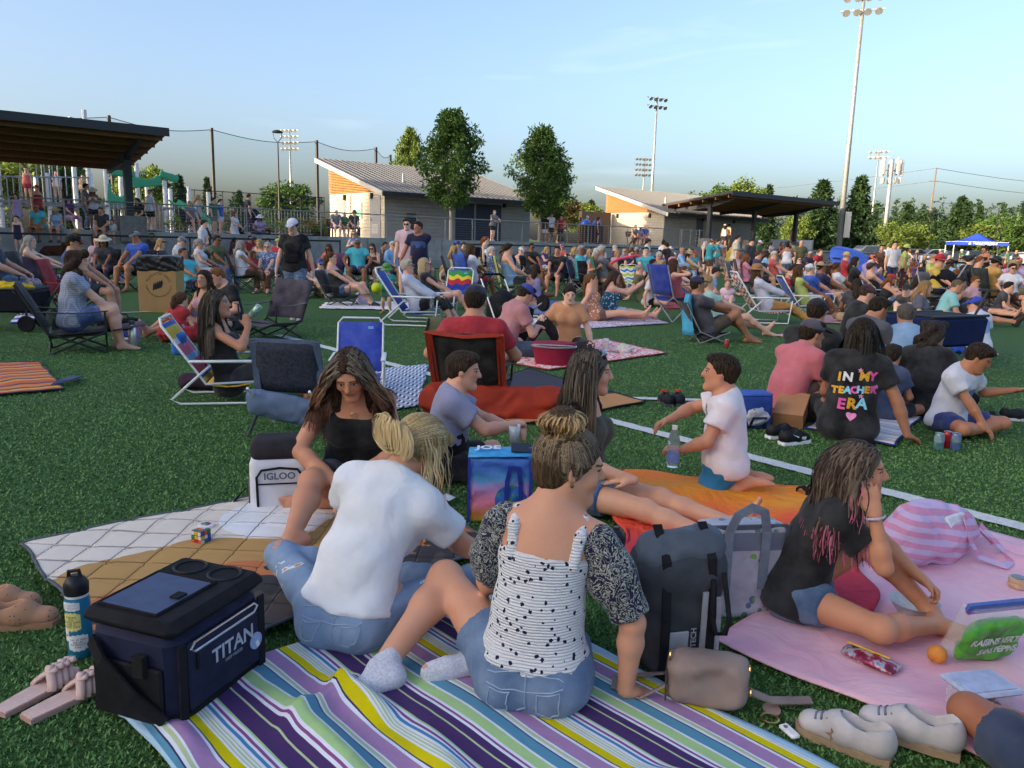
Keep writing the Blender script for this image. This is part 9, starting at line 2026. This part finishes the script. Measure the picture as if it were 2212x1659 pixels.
for x,h_ in ((-4.2,2.6),(-2.4,2.7),(-.6,2.4),(1.0,5.2),(1.7,2.7),(3.0,3.1),(4.2,2.4),(5.3,2.2),(6.2,2.0)):
 for y in (-1.5,1.5):MB().tube([(x,y,0),(x,y,h_)],.10,10).build('post',PGW,pg)
for i in range(44):MB().tube([(-8.5+i*.22,-1.6,.55+.012*i),(-8.5+i*.22,-1.6,1.75+.012*i)],.022,5).build('guard_bar',PGR,pg)
for z in (1.78,.58):MB().tube([(-8.5,-1.6,z),(1.0,-1.6,z+.53)],.03,6).build('guard_rail',PGR,pg)
for i in range(5):MB().tube([(-1.6+.3*i,-1.5,1.2),(-1.6+.3*i,-1.5,3.4),(-1.2+.3*i,-1.5,3.8),(-.8+.3*i,-1.5,3.4),(-.8+.3*i,-1.5,1.2)],.025,5).build('arch_bar',PGR,pg)
for (x,z,w,h_,rz_) in ((2.2,1.9,1.5,1.3,.1),(3.4,2.6,1.8,.7,-.15),(4.4,2.9,1.2,.5,.3),(2.4,2.9,1.4,.45,0)):
 S=SDF();S.box((x,-1.55,z-.3),(w*.36,.06,h_*.36),roty(rz_),r=.05);S.ell((x,-1.55,z),(w*.22,.3,h_*.25),k=.02,sub=True);as_obj('climb_panel',S,.05,PGG,pg)
MB().grid(lambda u,v:(4.4+.5*(u-.5)+2.2*v,-2.0-.6*v,1.3-1.2*v+.25*(2*u-1)**2),6,8,.03).build('slide',PGG,pg,True)
rg=empty('ramp_railing',(*tloc(420,6),ZT),ANGW);tag(rg,'grey vertical bar railing along the playground ramp','railing')
for i in range(60):MB().tube([(-4+i*.17,0,.1),(-4+i*.17,0,1.25)],.014,4).build('bar',PGR,rg)
for z in (1.27,.1):MB().tube([(-4.05,0,z),(6.2,0,z)],.026,6).build('rail',PGR,rg)
q=dp(2105,560,82);tn=empty('canopy_tent',(q[0],q[1],.12),R(-14));tag(tn,'blue canopy tent with white lettering on the pavement','tent');TB=plain('#2b46a8',.6,.3,0,.06,3);hwT,zT=2.5,2.15
for x in (-hwT,hwT):
 for y in (-1.5,1.5):MB().box((x,y,zT/2),(.06,.06,zT)).build('leg',WHITE,tn)
pk_= (0,0,3.45)
for a,b in (((-hwT,-1.5),(hwT,-1.5)),((hwT,-1.5),(hwT,1.5)),((hwT,1.5),(-hwT,1.5)),((-hwT,1.5),(-hwT,-1.5))):
 MB().grid(lambda u,v:((a[0]+(b[0]-a[0])*u)*(1-v),(a[1]+(b[1]-a[1])*u)*(1-v),zT+.35+(3.45-zT-.35)*v-.22*math.sin(math.pi*v)),5,8,.02).build('roof_panel',TB,tn,True)
 MB().box(((a[0]+b[0])/2,(a[1]+b[1])/2,zT+.17),(abs(b[0]-a[0])+.02,abs(b[1]-a[1])+.02,.36)).build('valance',TB,tn);MB().box(((a[0]+b[0])/2,(a[1]+b[1])/2,zT+.36),(abs(b[0]-a[0])+.05,abs(b[1]-a[1])+.05,.03)).build('trim',WHITE,tn)
text_on('TUALATIN HILLS',.30,tn,(.35,-1.53,zT+.20),(1,0,0),(0,0,1),WHITE,bold=.008);text_on('PARK & RECREATION DISTRICT',.09,tn,(.35,-1.53,zT+.04),(1,0,0),(0,0,1),WHITE)
for k in range(4):MB().poly([(-1.15+x*.12+.05*k,-1.53,zT+.18+z*.22) for x,z in ((-.3,-.5),(.3,-.4),(.5,.2),(.1,.5))],(0,-.004,0)).build('emblem_leaf',WHITE,tn)
tbm=empty('folding_table',(q[0]+.3,q[1]+.2,.12),R(-14));tag(tbm,'folding table with a patterned cloth under the blue canopy','table');MB().box((0,0,.74),(2.6,.75,.04)).build('top',WHITE,tbm);MB().box((0,-.36,.50),(2.6,.03,.46)).build('cloth',plain('#7aa8c0',.8,.2,0,.4,5),tbm)
for x in (-1.2,1.2):
 for y in (-.3,.3):MB().box((x,y,.37),(.04,.04,.72)).build('leg',GALV,tbm)
um=empty('umbrella',(*dp(1855,560,27)[:2],0),0);tag(um,'open blue umbrella lying on its side in the right crowd','umbrella')
for i in range(8):
 a0,a1=i*math.pi/4,(i+1)*math.pi/4;MB().grid(lambda u,v:tuple(rotx(R(38))@roty(R(20))@np.array([1.15*v*math.cos(a0+(a1-a0)*u)*(1-.03*math.sin(math.pi*u)*v),1.15*v*math.sin(a0+(a1-a0)*u)*(1-.03*math.sin(math.pi*u)*v),.42*(1-v*v)])+np.array([0,0,.75])),4,6,.004).build('canopy_panel',plain('#3f62c0',.6,.3,0,.05,4),um,True)
MB().tube([tuple(rotx(R(38))@roty(R(20))@np.array([0,0,z])+np.array([0,0,.75])) for z in (.45,-.6)],.012,6).build('shaft',GALV,um)
CAROUT= [(-2.25,.42),(-2.2,.78),(-1.75,.86),(-1.25,.93),(-.65,1.38),(.65,1.42),(1.45,.98),(2.05,.90),(2.25,.70),(2.27,.40)]
def car(label,loc,heading,col,suv=0.0):
 o=prop('parked_car',label,'car',loc,heading,'cars parked in the lot',z=.25);P= [(y,z+(suv*.28 if z>.9 else suv*.12)) for y,z in CAROUT];n=len(P);paint=plain(col,.25,.55,.25,.03,2)
 m=MB();prof= [(-.80,0),(-.88,.0)]
 L_= [(-.86,y,z) for y,z in P];Rr= [(.86,y,z) for y,z in P];ins= [(.72 if z>1.0+suv*.1 else.86) for _,z in P]
 V_= [(-i_,y,z) for i_,(y,z) in zip(ins,P)]+[(i_,y,z) for i_,(y,z) in zip(ins,P)];F_= [(i,i+1,n+i+1,n+i) for i in range(n-1)]+[tuple(range(n))[::-1],tuple(range(n,2*n)),(0,n,2*n-1,n-1)]
 MB().add(V_,F_).build('body',paint,o,auto=28);GL=plain((.03,.04,.05),.08,.7,0,.05);up_=suv*.28
 for s in (-1,1):MB().poly([(s*.80,-1.15,.96+suv*.15),(s*.745,-.62,1.32+up_),(s*.745,.62,1.35+up_),(s*.80,1.25,1.0+suv*.15)],(s*.012,0,0)).build('side_window',GL,o)
 MB().poly([(-.66,1.40,1.01+suv*.2),(.66,1.40,1.01+suv*.2),(.62,.70,1.40+up_),(-.62,.70,1.40+up_)],(0,.02,.02)).build('windscreen',GL,o);MB().poly([(-.62,-.70,1.37+up_),(.62,-.70,1.37+up_),(.66,-1.22,.96+suv*.2),(-.66,-1.22,.96+suv*.2)],(0,-.02,.02)).build('rear_window',GL,o)
 for x in (-.80,.80):
  for y in (-1.38,1.38):
   w=MB().lathe([(.12,-.11),(.32,-.11),(.34,0),(.32,.11),(.12,.11)],18,(x,y,.34),rot=roty(R(90))).build('wheel',BLACKM,o,auto=50);MB().lathe([(.001,.112 if x>0 else -.112),(.20,.115 if x>0 else -.115)],12,(x,y,.34),rot=roty(R(90)),cap=False).build('rim',SILV,w)
 for x in (-.62,.62):MB().box((x,2.22,.70),(.36,.06,.14),bev=.02).build('headlight',plain((.7,.72,.75),.15,.6),o);MB().box((x,-2.22,.74),(.30,.05,.14)).build('tail_light',plain('#8a1018',.3,.5),o)
 return o
for i,(px,Y,hd_,c_,sv,lb) in enumerate(((1872,76,80,'#7a7c84',1.0,'grey sport utility car behind the tall light pole'),(1930,84,96,'#c8c8cc',.0,'white car partly hidden right of the grey sport utility car'),(1968,86,84,'#8c8e94',.4,'silver car in the middle of the parked row'),(2018,86,92,'#c4c6cc',.5,'pale car behind the person in white and orange'),(2058,84,88,'#3a3c44',.0,'dark car left of the blue canopy'),(2100,92,95,'#60646e',.5,'grey car seen under the blue canopy'),(2195,72,82,'#d2d2d6',.0,'white sedan at the right edge'),(2225,84,90,'#4c5058',.6,'dark car behind the white sedan'))):car(lb,dp(px,560,Y)[:2],hd_,c_,sv)
hy=prop('fire_hydrant','red fire hydrant left of the canopy tent','hydrant',dp(2031,560,74)[:2],0,z=.12);RH_=plain('#b02a1e',.5,.4);MB().lathe([(.16,0),(.16,.05),(.11,.06),(.11,.52),(.14,.54),(.14,.58),(.10,.66),(.03,.72)],16).build('barrel',RH_,hy,auto=40)
for s in (-1,1):MB().tube([(s*.08,0,.42),(s*.19,0,.42)],.055,10).build('nozzle',RH_,hy)
sb=prop('sandwich_board','white folding sign board on the pavement','sign',dp(1998,560,68)[:2],188,z=.12)
for s in (-1,1):MB().box((0,s*.2,.5),(.75,.03,1.05),rotx(s*.22),bev=.01).build('panel',WHITE,sb)
MB().box((0,.225,.72),(.5,.01,.18),rotx(.22)).build('blue_band',plain('#2a3c8a',.6),sb);text_on('Concerts\nin the Park',.10,sb,(0,.285,.45),(-1,0,0),(0,-.22,1),plain('#2a3c6a',.6))
bn=prop('white_banner','long white banner on the fence right of the pavilion','banner',dp(1708,540,62)[:2],20,z=1.2);MB().grid(lambda u,v:((u-.5)*3.2,.04*math.sin(u*9),.9*v),12,4,.01).build('cloth',WHITE,bn,True)
for x in (-1.6,1.6):MB().tube([(x,0,-1.2),(x,0,.95)],.03,6).build('post',GALV,bn)
stroller('black upright stroller left of the person in yellow',dp(2040,560,17.5)[:2],-120,BLKF,1.1);stroller('blue hooded stroller by the blue umbrella',dp(1822,560,27)[:2],60,plain('#2a7aa0',.7),1.05);stroller('dark folded cart on the terrace before the net',tloc(556,2.4),30,BLKF,1.25).location.z=ZT;stroller('pale green stroller in the middle rows',dp(1262,560,21.5)[:2],100,plain('#4c5a48',.8),1.0)
nd=prop('pool_noodle','bent pink foam tube over the lime beach chair','toy',dp(1372,560,22.5)[:2],80);MB().tube([(0,-.9,.72),(0,-.5,.95),(0,0,1.06),(0,.5,1.02)],.04,8).build('foam_tube',plain('#d84a60',.6),nd,True);chair('beach',dp(1372,560,22.0)[:2],170,'#b8c83a','lime and blue striped beach chair under the pink foam tube',mat=zig([(1,'#b8c83a'),(.8,'#e0e4e0'),(.8,'#3f7ab8'),(.8,'#e0e4e0')],.14,'lime_stripes'))
vb=MB().lathe([(.105*math.sin(a),-.105*math.cos(a)) for a in np.linspace(.02,3.12,12)],16).build('volleyball',plain('#b8ccd4',.5,.3,0,.25,8),None,True);vb.location= (*dp(1052,560,24.6)[:2],1.02);tag(vb,'white and blue volleyball held by the child in black','ball')
dk_=prop('speaker_case','tall black case standing at the fence gap','case',dp(1012,560,33)[:2],-38);MB().box((0,0,.55),(.9,.6,1.1),bev=.03).build('case',BLKF,dk_,auto=40);MB().box((0,-.305,.9),(.2,.02,.05)).build('latch',SILV,dk_);
print('DONE',round(time.time()-T0,1),len(PEOPLE))
print('TRIS',sum(len(o.data.loops)-2*len(o.data.polygons) for o in bpy.data.objects if o.type=='MESH'),'UNIQUE',sum(len(m.loops)-2*len(m.polygons) for m in bpy.data.meshes))
